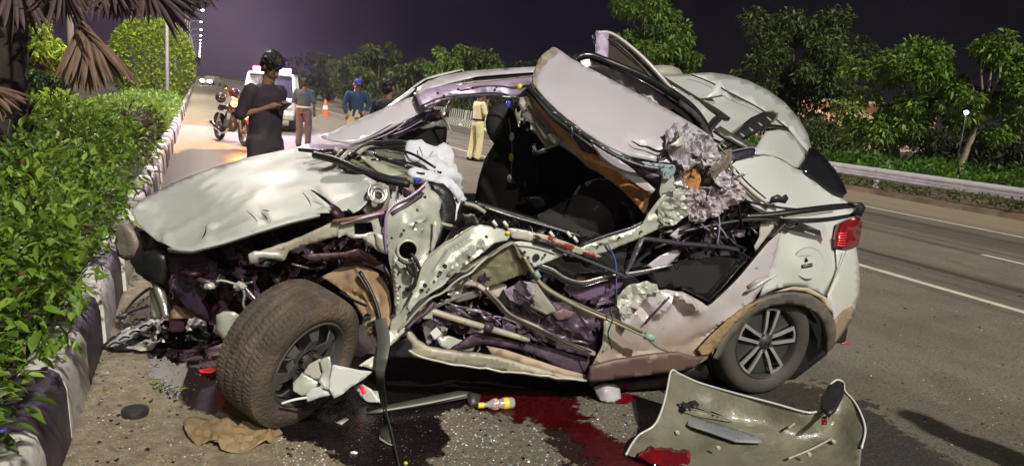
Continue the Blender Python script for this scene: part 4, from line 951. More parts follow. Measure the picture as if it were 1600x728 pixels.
# strut tower
c = at_v(590, 306, .28); nrm_ = -CV + np.array([.3, 0, .5])
tw = Pn('strut_tower', [(580, 292, .3), (594, 285, .3), (606, 290, .3), (608, 308, .3), (604, 324, .3), (590, 333, .3), (570, 334, .28), (566, 326, .28), (574, 312, .28)], M_grey, thick=.05, rough=.015, rs=12)
for R_, x, y in ((.050, 590, 302), (.038, 591, 304), (.025, 591, 306)): ring('tower_ring', x, y, .22, R_, .007, M_steel, tw, nrm=nrm_)
Tb('wiring_loom', [(520, 346, .1), (548, 342, .08), (580, 336, .1), (606, 326, .14)], .010, mat('rusty_loom', (.20, .10, .07), .7))
Tb('violet_loom', [(532, 350, .09), (560, 342, .08), (600, 332, .1)], .007, M_purlite)
# hinge pillar plate
hp = Pn('hinge_pillar', [(668, 284, .2), (672, 296, .2), (684, 304, .2), (690, 314, .18), (686, 330, .18), (690, 350, .16), (684, 372, .15), (676, 392, .14), (672, 420, .12), (664, 446, .1), (652, 470, .08), (640, 492, .06), (630, 506, .05), (620, 498, .05), (616, 470, .06), (614, 440, .08), (608, 408, .08), (603, 378, .1), (602, 352, .1), (608, 330, .12), (616, 320, .12), (640, 306, .16)], M_inner, thick=.012, step=4, rough=.010, rs=7, inner=[(640, 350, .06), (645, 420, .04)],
     holes=[[(637 + 15 * math.cos(a), 391 + 16 * math.sin(a)) for a in np.linspace(0, 6.28, 14)[:-1]]], folds=[((664, 340), (640, 352), 6, .03), ((655, 345), (655, 365), 6, .03), ((618, 400), (622, 480), 6, .03), ((668, 380), (650, 450), 6, .03), ((630, 425), (650, 425), 10, .02)])
ring('pillar_hole_rim', 637, 391, .05, .050, .007, M_inner2, hp)
disc('pillar_hole', 637, 391, .22, .055, M_black, hp)
for x, y, r in ((664, 308, .008), (631, 360, .007), (650, 348, .006), (624, 425, .006), (636, 452, .012), (640, 468, .010), (625, 448, .006), (612, 372, .006)): disc('bolt_hole', x, y, .03, r, M_black, hp)
for p in ([(622, 404, .0), (636, 412, -.01), (648, 408, .0)], [(636, 410, 0), (640, 424, -.01), (650, 432, 0)], [(648, 412, 0), (650, 440, -.01), (638, 452, 0)], [(642, 396, .02), (650, 406, 0), (656, 420, 0)]): Tb('broken_hinge', p, .009, M_black, parent=hp)
Tb('cowl_edge', [(604, 396, .1), (602, 366, .08), (604, 336, .08), (616, 320, .1), (640, 308, .12), (656, 296, .14), (668, 284, .16)], .011, M_purlite, sq=.6)
Tb('cowl_channel', [(612, 334, .1), (636, 320, .12), (660, 302, .16)], .016, M_purple, sq=.6)
for k in range(9): crumple('cowl_scrap', 606 + k * 7, 300 - k * 1.5 + (k % 3) * 6, .3, .05, (M_black, M_maroon, M_inner2)[k % 3], C_, 60 + k)
for p in ([(704, 392, .0), (700, 372, .0), (694, 350, 0)],): pass
Pn('hinge_flange', [(676, 344, .1), (684, 346, .1), (684, 372, .09), (676, 394, .08), (672, 392, .08), (676, 370, .09)], M_inner2, thick=.012, rough=.01, rs=20)
# tan wheel-arch liner
Pn('wheel_liner', [(503, 432, .32), (530, 418, .32), (550, 400, .32), (560, 408, .3), (578, 418, .26), (598, 432, .2), (608, 452, .16), (612, 478, .12), (610, 504, .1), (600, 530, .1), (590, 546, .1), (578, 522, .14), (566, 492, .18), (548, 464, .24), (524, 446, .3)], M_tan, thick=.012, step=6, rough=.03, rs=7, folds=[((535, 452), (590, 478), 5, -.03), ((556, 412), (590, 505), 6, .03)])
Pn('liner_steel_scrap', [(560, 400, .24), (580, 398, .24), (600, 410, .2), (604, 428, .18), (592, 420, .2), (576, 414, .22), (566, 412, .24)], M_purlite, thick=.008, rough=.03, rs=14)
for p, r in (([(562, 424, .2), (576, 448, .16), (588, 476, .12), (596, 508, .08)], .010), ([(600, 416, .12), (612, 436, .09), (618, 458, .07), (616, 490, .06)], .009), ([(585, 500, .1), (592, 520, .08), (598, 540, .06)], .012), ([(530, 455, .28), (552, 468, .22), (580, 480, .16)], .006)):
    Tb('liner_seal', p, r, M_black)
for k in range(7): crumple('suspension_scrap', 578 + k * 4, 500 + k * 5, .12, .06, (M_black, M_gold, M_maroon)[k % 3], C_, 80 + k)

# --- stamped sill plate swung out from the front pillar
sp = Pn('stamped_sill_plate', [(738, 354, .02), (750, 351, .02), (772, 355, .02), (792, 360, .02), (800, 366, .02), (792, 376, .0), (772, 380, -.02), (758, 392, -.03), (740, 406, -.05), (724, 416, -.06), (706, 430, -.08), (696, 444, -.09), (676, 456, -.10), (656, 468, -.10), (644, 482, -.1), (634, 498, -.1), (634, 512, -.1), (624, 526, -.1), (610, 514, -.08), (612, 500, -.06), (630, 482, -.04), (646, 462, -.03), (652, 440, -.02), (660, 416, 0), (672, 396, .02), (690, 382, .03), (712, 370, .03)], M_inner, thick=.010, step=3.6, rough=.003, rs=6,
     folds=[((680, 425), (700, 395), 5, .022), ((700, 395), (735, 372), 5, .018), ((718, 408), (745, 386), 5, .03), ((745, 386), (752, 380), 5, -.03), ((660, 440), (640, 480), 5, .03), ((726, 398), (740, 410), 4, .03), ((690, 432), (720, 418), 5, -.03), ((750, 384), (766, 394), 4, .025), ((676, 444), (720, 396), 3, -.012)])
for x, y, r in ((695, 416, .012), (733, 402, .008), (712, 428, .006), (664, 446, .011), (760, 370, .007), (640, 488, .006), (684, 432, .006), (670, 452, .005)): disc('sill_hole', x, y, -.11, r, M_black, sp)
Tb('sill_slot', [(698, 442, -.12), (712, 434, -.12), (722, 425, -.12)], .009, M_black, parent=sp)
Tb('sill_flange', [(624, 518, -.12), (640, 498, -.13), (660, 476, -.13), (690, 456, -.12), (712, 440, -.11), (736, 424, -.1), (760, 402, -.07)], .012, M_inner, sq=.5, wob=.01, parent=sp)
Tb('sill_back_flange', [(613, 505, -.06), (640, 474, -.04), (654, 440, -.03), (664, 412, 0), (690, 384, .02), (740, 353, .02)], .009, M_beige, sq=.5, wob=.008, parent=sp)
Tb('sill_shade_strip', [(634, 512, -.1), (646, 500, -.09), (664, 486, -.08), (676, 470, -.06)], .022, M_purple, sq=.5, parent=sp)  # dark violet strip drawn for the shade along the plate
V, F = ell_raw(at_v(793, 364, .0), (.011, .008, .011)); mesh_obj('yellow_plug', V, F, M_yellow, sp)
# torn fender tail lying into the wheel
Pn('fender_tail', [(610, 514, -.1), (622, 516, -.12), (630, 508, -.12), (632, 518, -.12), (622, 528, -.13), (612, 538, -.14), (600, 550, -.16), (594, 566, -.18), (586, 578, -.2), (574, 574, -.2), (560, 571, -.2), (570, 564, -.19), (584, 556, -.17), (592, 540, -.15), (598, 526, -.12)], M_inner2, thick=.012, step=5, rough=.015, rs=14)
Pn('folded_fender_sheet', [(520, 569, -.22), (540, 573, -.22), (562, 578, -.22), (582, 580, -.21), (568, 592, -.22), (548, 604, -.23), (534, 616, -.24), (522, 622, -.25), (514, 606, -.24), (517, 586, -.23)], M_white, thick=.01, step=6, rough=.006, rs=10)
Pn('folded_fender_scrap', [(500, 562, -.2), (516, 556, -.2), (518, 572, -.22), (514, 592, -.22), (518, 610, -.23), (506, 606, -.24), (498, 596, -.22), (504, 580, -.2)], M_inner, thick=.01, step=5, rough=.025, rs=16)
Pn('folded_fender_fin', [(474, 582, -.16), (484, 568, -.16), (500, 560, -.17), (510, 568, -.18), (500, 578, -.18), (506, 590, -.19), (492, 592, -.18)], M_inner2, thick=.01, step=5, rough=.02, rs=16)
Pn('folded_fender_green', [(458, 598, -.16), (472, 582, -.16), (490, 592, -.17), (502, 600, -.18), (490, 612, -.19), (472, 618, -.18), (458, 610, -.17)], M_inner, thick=.01, step=5, rough=.02, rs=14)
Pn('folded_fender_lip', [(478, 616, -.2), (486, 606, -.2), (500, 604, -.21), (520, 616, -.22), (500, 620, -.22), (480, 628, -.2)], M_white, thick=.01, step=5, rough=.02, rs=16)
Tb('white_wire', [(440, 630, -.2), (460, 624, -.2), (484, 620, -.2)], .006, M_whitepl)

# --- sill, floor edge and the gutted door
Pn('sill_edge', [(634, 512, .0), (642, 520, .0), (652, 532, .0), (668, 542, .0), (700, 548, .0), (740, 552, .0), (780, 558, .0), (806, 566, .0), (850, 578, .0), (880, 586, .0), (918, 592, .02), (880, 592, .02), (840, 586, .02), (790, 578, .02), (740, 572, .02), (700, 566, .02), (664, 558, .02), (648, 556, .02), (640, 548, .02), (646, 540, .02), (636, 528, .02)], M_beige, thick=.03, step=7, rough=.014, rs=9)
Tb('sill_lip', [(640, 549, -.02), (664, 559, -.02), (700, 568, -.02), (760, 575, -.02), (820, 583, -.02), (880, 591, -.02), (918, 594, -.02)], .006, M_inner2, wob=.01)
Pn('tan_door_edge', [(760, 540, .05), (790, 546, .05), (820, 556, .04), (850, 566, .03), (880, 576, .03), (918, 586, .03), (900, 592, .03), (860, 586, .03), (810, 566, .04), (770, 556, .05)], mat('tan_dirty_paint', (.45, .33, .24), .5, 0, .25, 6, bump=.2, bs=14), thick=.012, rough=.012)
Pn('violet_door_skin', [(700, 548, .1), (740, 520, .1), (770, 520, .1), (800, 530, .08), (850, 540, .08), (918, 556, .06), (924, 578, .05), (918, 590, .05), (880, 578, .05), (850, 560, .06), (815, 546, .08), (780, 540, .08), (755, 536, .1)], M_purple, thick=.015, step=8, rough=.03, rs=7)
Pn('pale_floor_plate', [(682, 528, .14), (700, 524, .14), (725, 532, .14), (742, 522, .14), (757, 514, .14), (748, 532, .12), (738, 548, .12), (706, 548, .12), (688, 540, .12)], M_inner, thick=.01, step=6, rough=.012, rs=10)
Pn('door_cavity', [(640, 500, .42), (668, 470, .4), (700, 440, .36), (740, 415, .34), (780, 395, .34), (830, 400, .34), (900, 420, .36), (950, 440, .36), (985, 465, .34), (975, 500, .3), (950, 540, .28), (925, 590, .26), (860, 585, .28), (760, 560, .34), (660, 548, .38)], M_purple, thick=.03, step=12, rough=.08, rs=6, smooth=False)
r_ = random.Random(11)
Pn('door_shell', [(826, 432, .16), (850, 446, .14), (890, 466, .12), (935, 486, .1), (952, 500, .1), (948, 536, .1), (926, 566, .1), (880, 548, .12), (836, 524, .14), (800, 498, .18), (786, 476, .2), (802, 452, .18)], M_purple, thick=.01, step=5, rough=.05, rs=6)
Pn('door_shell_fold', [(690, 486, .2), (730, 476, .18), (770, 490, .16), (800, 506, .14), (846, 530, .12), (830, 540, .12), (780, 530, .14), (730, 520, .16), (700, 508, .18)], M_purple, thick=.01, step=5, rough=.04, rs=7)
Pn('pale_shell_scrap', [(812, 438, .12), (838, 442, .1), (852, 462, .1), (870, 486, .1), (852, 492, .1), (830, 480, .12), (816, 462, .12)], M_grey, thick=.008, step=4, rough=.035, rs=12)
Pn('pale_shell_scrap', [(752, 446, .14), (776, 436, .12), (792, 446, .12), (786, 468, .12), (772, 462, .12)], M_inner2, thick=.008, step=4, rough=.03, rs=12)
for k in range(62):
    x = r_.uniform(655, 950); lo = 440 - (x - 655) * .12; hi = 535 + (x - 655) * .12; y = r_.uniform(max(lo, 395), min(hi, 580))
    crumple('door_shred', x, y, r_.uniform(.10, .27), r_.uniform(.04, .12), r_.choice((M_purple, M_purple, M_black, M_maroon, M_black, M_inner, M_purlite, M_steel, M_purple, M_grey)), C_, k, amp=r_.uniform(.3, .55), asp=r_.choice((.4, 1, 1.6)))
for k in range(34):
    x = r_.uniform(660, 930); y = r_.uniform(440, 560); a = r_.uniform(-.2, .9); L = r_.uniform(20, 70)
    Tb('door_wire', [(x, y, r_.uniform(.06, .2)), (x + L * .5 * math.cos(a), y + L * .5 * math.sin(a) + r_.uniform(-8, 8), r_.uniform(.05, .15)), (x + L * math.cos(a), y + L * math.sin(a), r_.uniform(.08, .2))], r_.uniform(.003, .010), r_.choice((M_black, M_black, M_steel, M_maroon, M_purlite)))
Tb('door_beam', [(664, 482, .06), (700, 494, .05), (760, 512, .04), (826, 530, .04)], .0175, M_beige, n=4)
Tb('beam_sleeve', [(756, 508, .035), (768, 514, .035)], .022, M_purple, straight=True)
V, F = box_raw(at_v(665, 488, .05), (.07, .02, .06), rotz(.4)); mesh_obj('beam_bracket', V, F, M_inner, C_)
Tb('bracket_loop', [(656, 490, .04), (670, 474, .03), (682, 476, .03)], .014, M_inner, sq=.6)
Tb('window_regulator', [(716, 442, .08), (742, 444, .04), (756, 452, .02), (775, 470, .0), (798, 494, -.02), (830, 508, -.02), (880, 534, -.01), (928, 552, .0)], .020, M_beige, sq=.7, n=5)
Tb('regulator_groove', [(758, 452, -.02), (778, 472, -.035), (800, 494, -.05), (860, 522, -.05), (924, 550, -.04)], .006, M_purple)
Tb('regulator_arm', [(712, 470, .1), (740, 462, .06), (764, 450, .02)], .012, M_steel)
Tb('regulator_arm', [(640, 500, .12), (700, 470, .1), (752, 452, .06)], .010, M_steel)
V, F = lathe_raw([(-.02, .0), (-.02, .045), (.0, .05), (.015, .04), (.02, .0)], at_v(722, 508, .12), -CV, 24); mesh_obj('speaker_cone', V, F, M_black, C_, True)
disc('speaker_dust_cap', 722, 508, .07, .018, mat('brown_cap', (.12, .07, .05), .6), C_)
V, F = box_raw(at_v(681, 520, .06), (.045, .004, .045), rotz(_a) @ np.array([[.75, 0, -.66], [0, 1, 0], [.66, 0, .75]])); mesh_obj('white_tag', V, F, M_whitepl, C_)
for k in range(5):
    ring('coil_turn', 796 + k * .8, 470 + k * 2.4, .08, .016, .003, M_black, C_, nrm=(0.2, .1, 1))
Pn('bag_scrap', [(786, 454, .12), (802, 446, .1), (812, 438, .1), (822, 440, .1), (832, 450, .1), (836, 466, .1), (822, 470, .12), (812, 476, .12), (800, 470, .12), (790, 470, .12)], M_purlite, thick=.008, step=4, rough=.04, rs=14)
Pn('mauve_scrap', [(810, 470, .12), (830, 462, .12), (848, 468, .12), (866, 472, .12), (850, 484, .12), (826, 492, .12)], M_purple, thick=.008, step=5, rough=.02, rs=12)
Pn('pink_scrap', [(862, 488, .1), (880, 482, .1), (900, 488, .1), (890, 498, .1), (870, 500, .1)], mat('pink_dusty', (.19, .11, .125), .6, 0, .3, 9), thick=.008, step=5, rough=.03, rs=16)
# front door inner sheet + white triangle bracket
Pn('door_inner_sheet', [(734, 430, .12), (752, 408, .08), (770, 392, .06), (794, 378, .04), (806, 386, .03), (816, 404, .03), (826, 424, .03), (800, 434, .05), (770, 446, .08), (745, 452, .1)], mat('olive_sheet', (.25, .24, .15), .45, .2, .25, 8, bump=.3, bs=22), thick=.01, step=5, rough=.03, rs=11)
Tb('sheet_edge', [(700, 432, -.08), (730, 418, -.05), (764, 398, .0), (786, 384, .0), (800, 378, .0), (808, 392, .0), (822, 412, .0), (838, 432, .0)], .013, mat('grey_olive', (.22, .21, .15), .45, .2, .3, 9), sq=.6, wob=.015)
tr_ = Pn('white_triangle_bracket', [(802, 378, .0), (814, 377, .0), (836, 380, .0), (860, 386, .0), (881, 398, .0), (858, 408, .0), (834, 418, .0), (822, 402, .0)], M_white, thick=.012, step=5, rough=.002)
for x, y, r in ((838, 402, .019), (820, 394, .007), (852, 398, .006), (848, 403, .005), (830, 412, .006), (826, 402, .005)): disc('bracket_hole', x, y, -.012, r, M_black, tr_)
Tb('triangle_ridge', [(806, 382, -.01), (836, 386, -.01), (868, 396, -.01)], .005, M_inner2, parent=tr_)
# gold door rails
Tb('curved_door_rail', [(818, 400, -.02), (832, 424, -.03), (848, 446, -.05), (880, 466, -.07), (920, 486, -.09), (960, 503, -.12), (1010, 526, -.15)], [.016, .022, .024, .022, .020, .016], M_gold, sq=.55, n=6)
Tb('rail_groove', [(842, 438, -.05), (872, 460, -.07), (920, 482, -.10), (962, 500, -.13), (1004, 519, -.16)], .007, mat('rail_shadow', (.14, .12, .08), .5, .2), n=6)  # darkened copy of the rail colour for the shade in its groove
Tb('rail_tip', [(1008, 524, -.155), (1022, 528, -.16)], .021, M_teal, straight=True)
Tb('rail_patch', [(836, 424, -.055), (842, 434, -.06)], .016, M_teal, straight=True)
Tb('crossing_wire', [(954, 480, -.15), (957, 500, -.18), (950, 520, -.19), (956, 545, -.18)], .004, M_black)
Tb('blue_wire', [(942, 370, .0), (952, 386, -.02), (961, 406, -.03), (963, 430, -.04), (962, 462, -.04)], .004, mat('blue_wire_skin', (.08, .12, .45), .4))
Tb('dark_wire', [(940, 372, .0), (948, 388, -.02), (955, 396, -.02)], .006, M_black)
Tb('wire_end', [(963, 452, -.04), (962, 476, -.06)], .008, M_black)

# --- beltline
Tb('belt_moulding', [(742, 318, .06), (770, 326, .05), (830, 344, .03), (872, 358, .02), (908, 370, .02)], .022, M_black, sq=.7)
Tb('belt_moulding_silver', [(758, 324, .02), (800, 338, .0), (850, 352, .0), (905, 368, .0)], .005, M_steel)
Pn('mirror_base', [(722, 314, .1), (740, 315, .1), (754, 322, .1), (764, 334, .1), (760, 342, .1), (744, 338, .1), (730, 330, .1), (722, 352, .1), (716, 356, .1), (716, 334, .1)], M_black, thick=.05, rough=.012)
Tb('mirror_arm', [(726, 318, .04), (742, 322, .03), (758, 332, .02)], .018, M_grey, sq=.6)
for k in range(22):
    crumple('beltline_clutter', 728 + k * 9.5, 334 + k * 2.2 + r_.uniform(-5, 8), .06, .05, r_.choice((M_black, M_trim, M_grey, M_black)), C_, 200 + k, asp=1.6)
for x, y in ((773, 349), (790, 350), (862, 366), (889, 366), (899, 374)):
    Tb('white_clip', [(x - 3, y - 4, .0), (x + 3, y + 4, .0)], .009, M_whitepl, straight=True)
Pn('bright_door_top', [(792, 356, .0), (812, 358, .0), (838, 364, .0), (868, 372, .0), (900, 384, .0), (940, 400, -.01), (930, 404, -.01), (896, 394, .0), (860, 384, .0), (824, 376, .0), (800, 372, .0)], M_inner2, thick=.02, step=6, rough=.008, rs=12)
Pn('stained_door_top', [(836, 364, -.02), (858, 368, -.02), (880, 378, -.02), (910, 388, -.03), (938, 400, -.03), (930, 403, -.03), (900, 394, -.03), (872, 384, -.02), (846, 374, -.02)], M_rust, thick=.008, step=5, rough=.01, rs=16)
Pn('black_inset', [(832, 372, -.02), (852, 374, -.02), (880, 386, -.02), (860, 386, -.02), (836, 380, -.02)], M_black, thick=.008)
# black front-door window frame strips
Tb('window_frame_strip', [(866, 386, -.02), (900, 400, -.03), (940, 416, -.04), (974, 431, -.05)], .018, mat('grey_black_strip', (.075, .075, .078), .35, .1, .3, 9, dirt=[((.25, .24, .22), .62, 25, .08)]), sq=.5)
for k, o_ in enumerate((0, 4, 8)):
    Tb('rubber_channel', [(838, 412 + o_, .02), (862, 420 + o_, .01), (884, 434 + o_, .0), (910, 440 + o_, .0), (945, 432 + o_ * .8, .0), (1000, 424 + o_ * .6, .0), (1050, 414, .0)], .007, (M_steel, M_black, M_trim)[k])
Pn('broken_side_glass', [(842, 410, .05), (868, 396, .04), (905, 404, .04), (960, 425, .03), (972, 432, .03), (930, 436, .04), (890, 438, .05), (862, 422, .05)], M_glass, thick=.008, rough=.01)
Pn('violet_door_band', [(880, 452, .06), (884, 444, .06), (920, 446, .05), (960, 436, .04), (976, 434, .04), (970, 448, .04), (940, 462, .05), (905, 470, .06)], mat('violet_tinted_paint', (.19, .12, .21), .4, .1, .25, 8), thick=.01, step=6, rough=.012)  # violet haze put into the door band's colour
# rear door frame in grey-violet
Tb('rear_frame_upper', [(998, 376, -.03), (1010, 373, -.03), (1060, 380, -.03), (1120, 385, -.02), (1152, 390, -.01)], .022, mat('violet_black_frame', (.050, .042, .065), .35, .1, .3, 9, dirt=[((.2, .17, .2), .66, 25, .06)]), sq=.6)
Tb('rear_frame_post', [(1002, 374, -.04), (994, 392, -.04), (985, 412, -.04), (976, 430, -.04)], [.022, .02, .018, .012], mat('scraped_frame', (.13, .12, .14), .4, .2, .3, 9, dirt=[((.48, .45, .46), .56, 34, .05)]), sq=.6)
Pn('rear_window_glass', [(1012, 430, .03), (1030, 418, .03), (1070, 408, .03), (1120, 400, .03), (1160, 398, .03), (1168, 404, .03), (1140, 432, .02), (1108, 468, .01), (1080, 455, .02), (1062, 451, .02), (1030, 452, .02)], M_glass, thick=.01, step=12)
Pn('rear_interior', [(985, 372, .25), (1040, 345, .25), (1090, 330, .25), (1150, 318, .25), (1210, 335, .25), (1205, 362, .22), (1170, 400, .2), (1110, 462, .18), (1060, 452, .2), (1000, 440, .22), (975, 420, .25)], mat('cabin_violet_black', (.020, .015, .024), .6, 0, .4, 7, bump=.4, bs=16), thick=.03, rough=.04, rs=6)
for p, r, mm in (([(1150, 392, -.01), (1166, 402, -.01), (1150, 422, -.01), (1128, 448, -.02), (1106, 470, -.02)], .012, M_trim), ([(1108, 470, -.02), (1080, 456, -.01), (1064, 450, 0)], .012, M_trim), ([(1222, 352, -.02), (1190, 388, -.02), (1150, 436, -.02), (1110, 474, -.02)], .008, M_trim), ([(1228, 346, -.02), (1200, 374, -.02)], .02, M_black)):
    Tb('rear_frame_seal', p, r, mm, sq=.6)
for k in range(30):
    x = r_.uniform(1050, 1200); y = r_.uniform(325, 400 - (x - 1050) * .1)
    crumple('cabin_shred', x, y, r_.uniform(.05, .2), r_.uniform(.04, .10), r_.choice((M_black, M_black, M_purple, M_trim, M_steel)), C_, 300 + k, asp=r_.choice((.4, 1.6)))
for k in range(22):
    x = r_.uniform(1000, 1190); y = r_.uniform(330, 400); a = r_.uniform(-1.2, 1.2); L = r_.uniform(18, 50)
    Tb('cabin_rod', [(x, y, .05), (x + L * .5 * math.cos(a), y + L * .5 * math.sin(a) + 3, .02), (x + L * math.cos(a), y + L * math.sin(a), .06)], r_.uniform(.004, .011), r_.choice((M_black, M_purple, M_grey, M_trim)))
Pn('lilac_scrap', [(1010, 415, .02), (1030, 400, .02), (1058, 388, .02), (1062, 396, .02), (1046, 412, .02), (1028, 422, .02)], M_lilac, thick=.01, step=5, rough=.01)
Pn('lilac_scrap', [(1046, 368, .0), (1060, 356, .0), (1076, 348, .0), (1080, 352, .0), (1070, 364, .0), (1056, 374, .0)], M_lilac, thick=.008, step=4, rough=.01)
Pn('pale_pillar_trim', [(1188, 350, -.0), (1204, 340, .0), (1212, 342, .0), (1208, 356, .0), (1194, 376, .0), (1180, 392, .0), (1178, 384, .0), (1186, 370, .0)], M_inner2, thick=.015, step=4, rough=.02, rs=14)

# --- bent white lower pillar (with holes)
bp_ = Pn('bent_centre_pillar', [(902, 386, .0), (925, 376, .0), (955, 366, -.01), (990, 356, -.02), (1004, 348, -.02), (1012, 334, -.02), (1024, 318, -.02), (1036, 304, -.02), (1056, 298, -.02), (1070, 306, -.02), (1084, 322, -.02), (1072, 338, -.03), (1056, 350, -.03), (1030, 356, -.03), (1006, 368, -.03), (975, 382, -.02), (945, 394, -.02), (925, 398, -.01)], M_inner, thick=.02, step=5, rough=.012, rs=9, folds=[((1010, 345), (1060, 330), 7, .02), ((910, 388), (990, 364), 5, .02)])
for x, y in ((938, 382), (968, 371), (1002, 362), (1031, 353), (1055, 345)): disc('pillar_bolt_hole', x, y, -.04, .006, M_black, bp_)
Tb('pillar_glitter_edge', [(905, 384, -.01), (940, 370, -.02), (985, 356, -.03), (1004, 347, -.03)], .008, M_mosaic, parent=bp_)
Pn('pillar_column', [(1032, 262, .0), (1048, 262, .0), (1054, 284, .0), (1058, 306, .0), (1050, 322, .0), (1034, 320, .0), (1030, 300, .0), (1034, 280, .0)], M_inner, thick=.02, step=5, rough=.02, rs=11)
# --- interior light panel hanging from the roof
vb = Pn('overhead_console', [(810, 160, .62), (818, 152, .62), (830, 150, .62), (850, 172, .58), (872, 196, .55), (886, 214, .52), (874, 226, .52), (858, 233, .52), (848, 222, .54), (832, 196, .57), (818, 176, .6)], mat('khaki_plastic', (.36, .35, .28), .5, 0, .1, 6), thick=.04, step=10, rough=.003)
Pn('paper_label', [(816, 180, .50), (824, 174, .50), (836, 188, .49), (832, 193, .49), (822, 188, .5)], M_whitepl, thick=.003, parent=vb)
Pn('printed_label', [(854, 212, .48), (864, 207, .48), (874, 218, .47), (866, 225, .47)], M_whitepl, thick=.003, parent=vb)
for k in range(3): Tb('label_line', [(858 + k * 2.5, 214 + k * 2.6, .465), (865 + k * 2.5, 210 + k * 2.6, .465)], .0022, M_grey, straight=True, parent=vb)
Tb('console_slot', [(838, 184, .53), (844, 192, .52), (851, 199, .51)], .004, M_black, parent=vb)
Tb('grab_handle', [(834, 226, .5), (838, 236, .5), (848, 234, .5), (862, 228, .5)], .010, M_chrome, parent=vb)
Tb('grab_handle_black', [(832, 240, .52), (842, 240, .5), (856, 234, .5)], .014, M_black, parent=vb)

# --- torn roof section
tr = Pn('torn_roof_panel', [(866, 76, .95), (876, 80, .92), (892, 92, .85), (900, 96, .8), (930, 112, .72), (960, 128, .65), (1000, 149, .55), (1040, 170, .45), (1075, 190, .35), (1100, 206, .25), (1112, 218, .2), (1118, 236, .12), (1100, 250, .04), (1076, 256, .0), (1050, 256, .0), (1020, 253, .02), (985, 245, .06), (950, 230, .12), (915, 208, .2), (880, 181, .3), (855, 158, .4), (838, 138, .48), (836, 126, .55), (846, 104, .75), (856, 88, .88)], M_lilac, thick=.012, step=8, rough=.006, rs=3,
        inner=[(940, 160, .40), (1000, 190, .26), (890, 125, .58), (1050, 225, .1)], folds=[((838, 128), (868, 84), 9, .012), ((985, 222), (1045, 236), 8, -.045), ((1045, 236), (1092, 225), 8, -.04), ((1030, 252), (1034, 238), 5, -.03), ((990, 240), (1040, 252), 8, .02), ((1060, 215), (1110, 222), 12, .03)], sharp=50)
Tb('roof_crack', [(988, 220, .10), (1004, 227, .06), (1020, 232, .03), (1034, 237, .0), (1046, 232, .0)], [.003, .008, .006], M_black, wob=.02, parent=tr)
Tb('roof_crack', [(1033, 238, .0), (1030, 246, .0), (1028, 254, .0)], .004, M_black, parent=tr)
Pn('torn_roof_edge', [(866, 75, .93), (872, 78, .92), (864, 92, .85), (852, 104, .76), (846, 116, .68), (841, 132, .55), (836, 138, .5), (831, 132, .53), (834, 118, .6), (840, 102, .72), (846, 88, .82), (856, 80, .9)], mat('brown_foam_edge', (.32, .25, .21), .8, 0, .4, 12, bump=.6, bs=40), thick=.02, step=5, rough=.02, rs=22, jag=2.5, smooth=False, parent=tr)
Tb('glass_bead_trim', [(826, 134, .42), (842, 150, .38), (862, 172, .30), (890, 196, .22), (925, 220, .12), (962, 243, .05), (1000, 258, .0), (1030, 263, -.02)], [.014, .020, .024, .026, .024, .022, .03], M_mosaic, sq=.5, n=7)
Tb('black_bead_seal', [(822, 140, .46), (842, 160, .42), (866, 186, .34), (900, 212, .24), (940, 240, .16), (985, 264, .1)], .012, M_black, n=6)
Pn('glass_bead_patch', [(1000, 252, -.02), (1030, 256, -.03), (1056, 258, -.03), (1054, 270, -.03), (1046, 280, -.03), (1036, 280, -.03), (1034, 268, -.03), (1010, 264, -.02)], mat('pale_mosaic', (.30, .36, .40), .35, 0, .3, 12, dirt=[((.02, .02, .025), .55, 60, .04)]), thick=.01, step=4, rough=.012, rs=25)
Pn('orange_headliner', [(834, 152, .50), (846, 162, .46), (868, 186, .40), (892, 212, .34), (918, 234, .28), (948, 252, .22), (980, 270, .18), (1002, 290, .15), (1018, 304, .12), (1012, 322, .12), (1006, 334, .12), (996, 322, .14), (976, 300, .2), (950, 278, .26), (920, 256, .32), (896, 234, .36), (876, 212, .42), (852, 182, .46), (836, 162, .5)], M_orange, thick=.015, step=6, rough=.025, rs=9)
Pn('headliner_shadow_fold', [(978, 270, .13), (1000, 278, .11), (1016, 292, .09), (1020, 304, .08), (1000, 296, .1), (984, 286, .12)], mat('shaded_orange_foam', (.30, .10, .07), .85, 0, .3, 9, bump=.4, bs=20), thick=.008, rough=.02)  # headliner foam darkened for the shade in its fold
Pn('roof_rail_inner', [(920, 220, .16), (950, 238, .12), (985, 262, .08), (1008, 282, .05), (1024, 296, .03), (1018, 303, .03), (1000, 292, .06), (970, 272, .1), (940, 250, .14)], M_lilac, thick=.015, step=5, rough=.008, rs=9)
Pn('dark_lining_fold', [(890, 206, .3), (925, 222, .24), (960, 244, .18), (1000, 262, .12), (1034, 276, .06), (1032, 294, .06), (1010, 280, .1), (975, 256, .16), (940, 244, .22), (910, 236, .3)], M_purple, thick=.012, step=7, rough=.03, rs=9)
Tb('glitter_drip', [(892, 198, .18), (894, 206, .17), (892, 216, .17)], .009, M_mosaic)

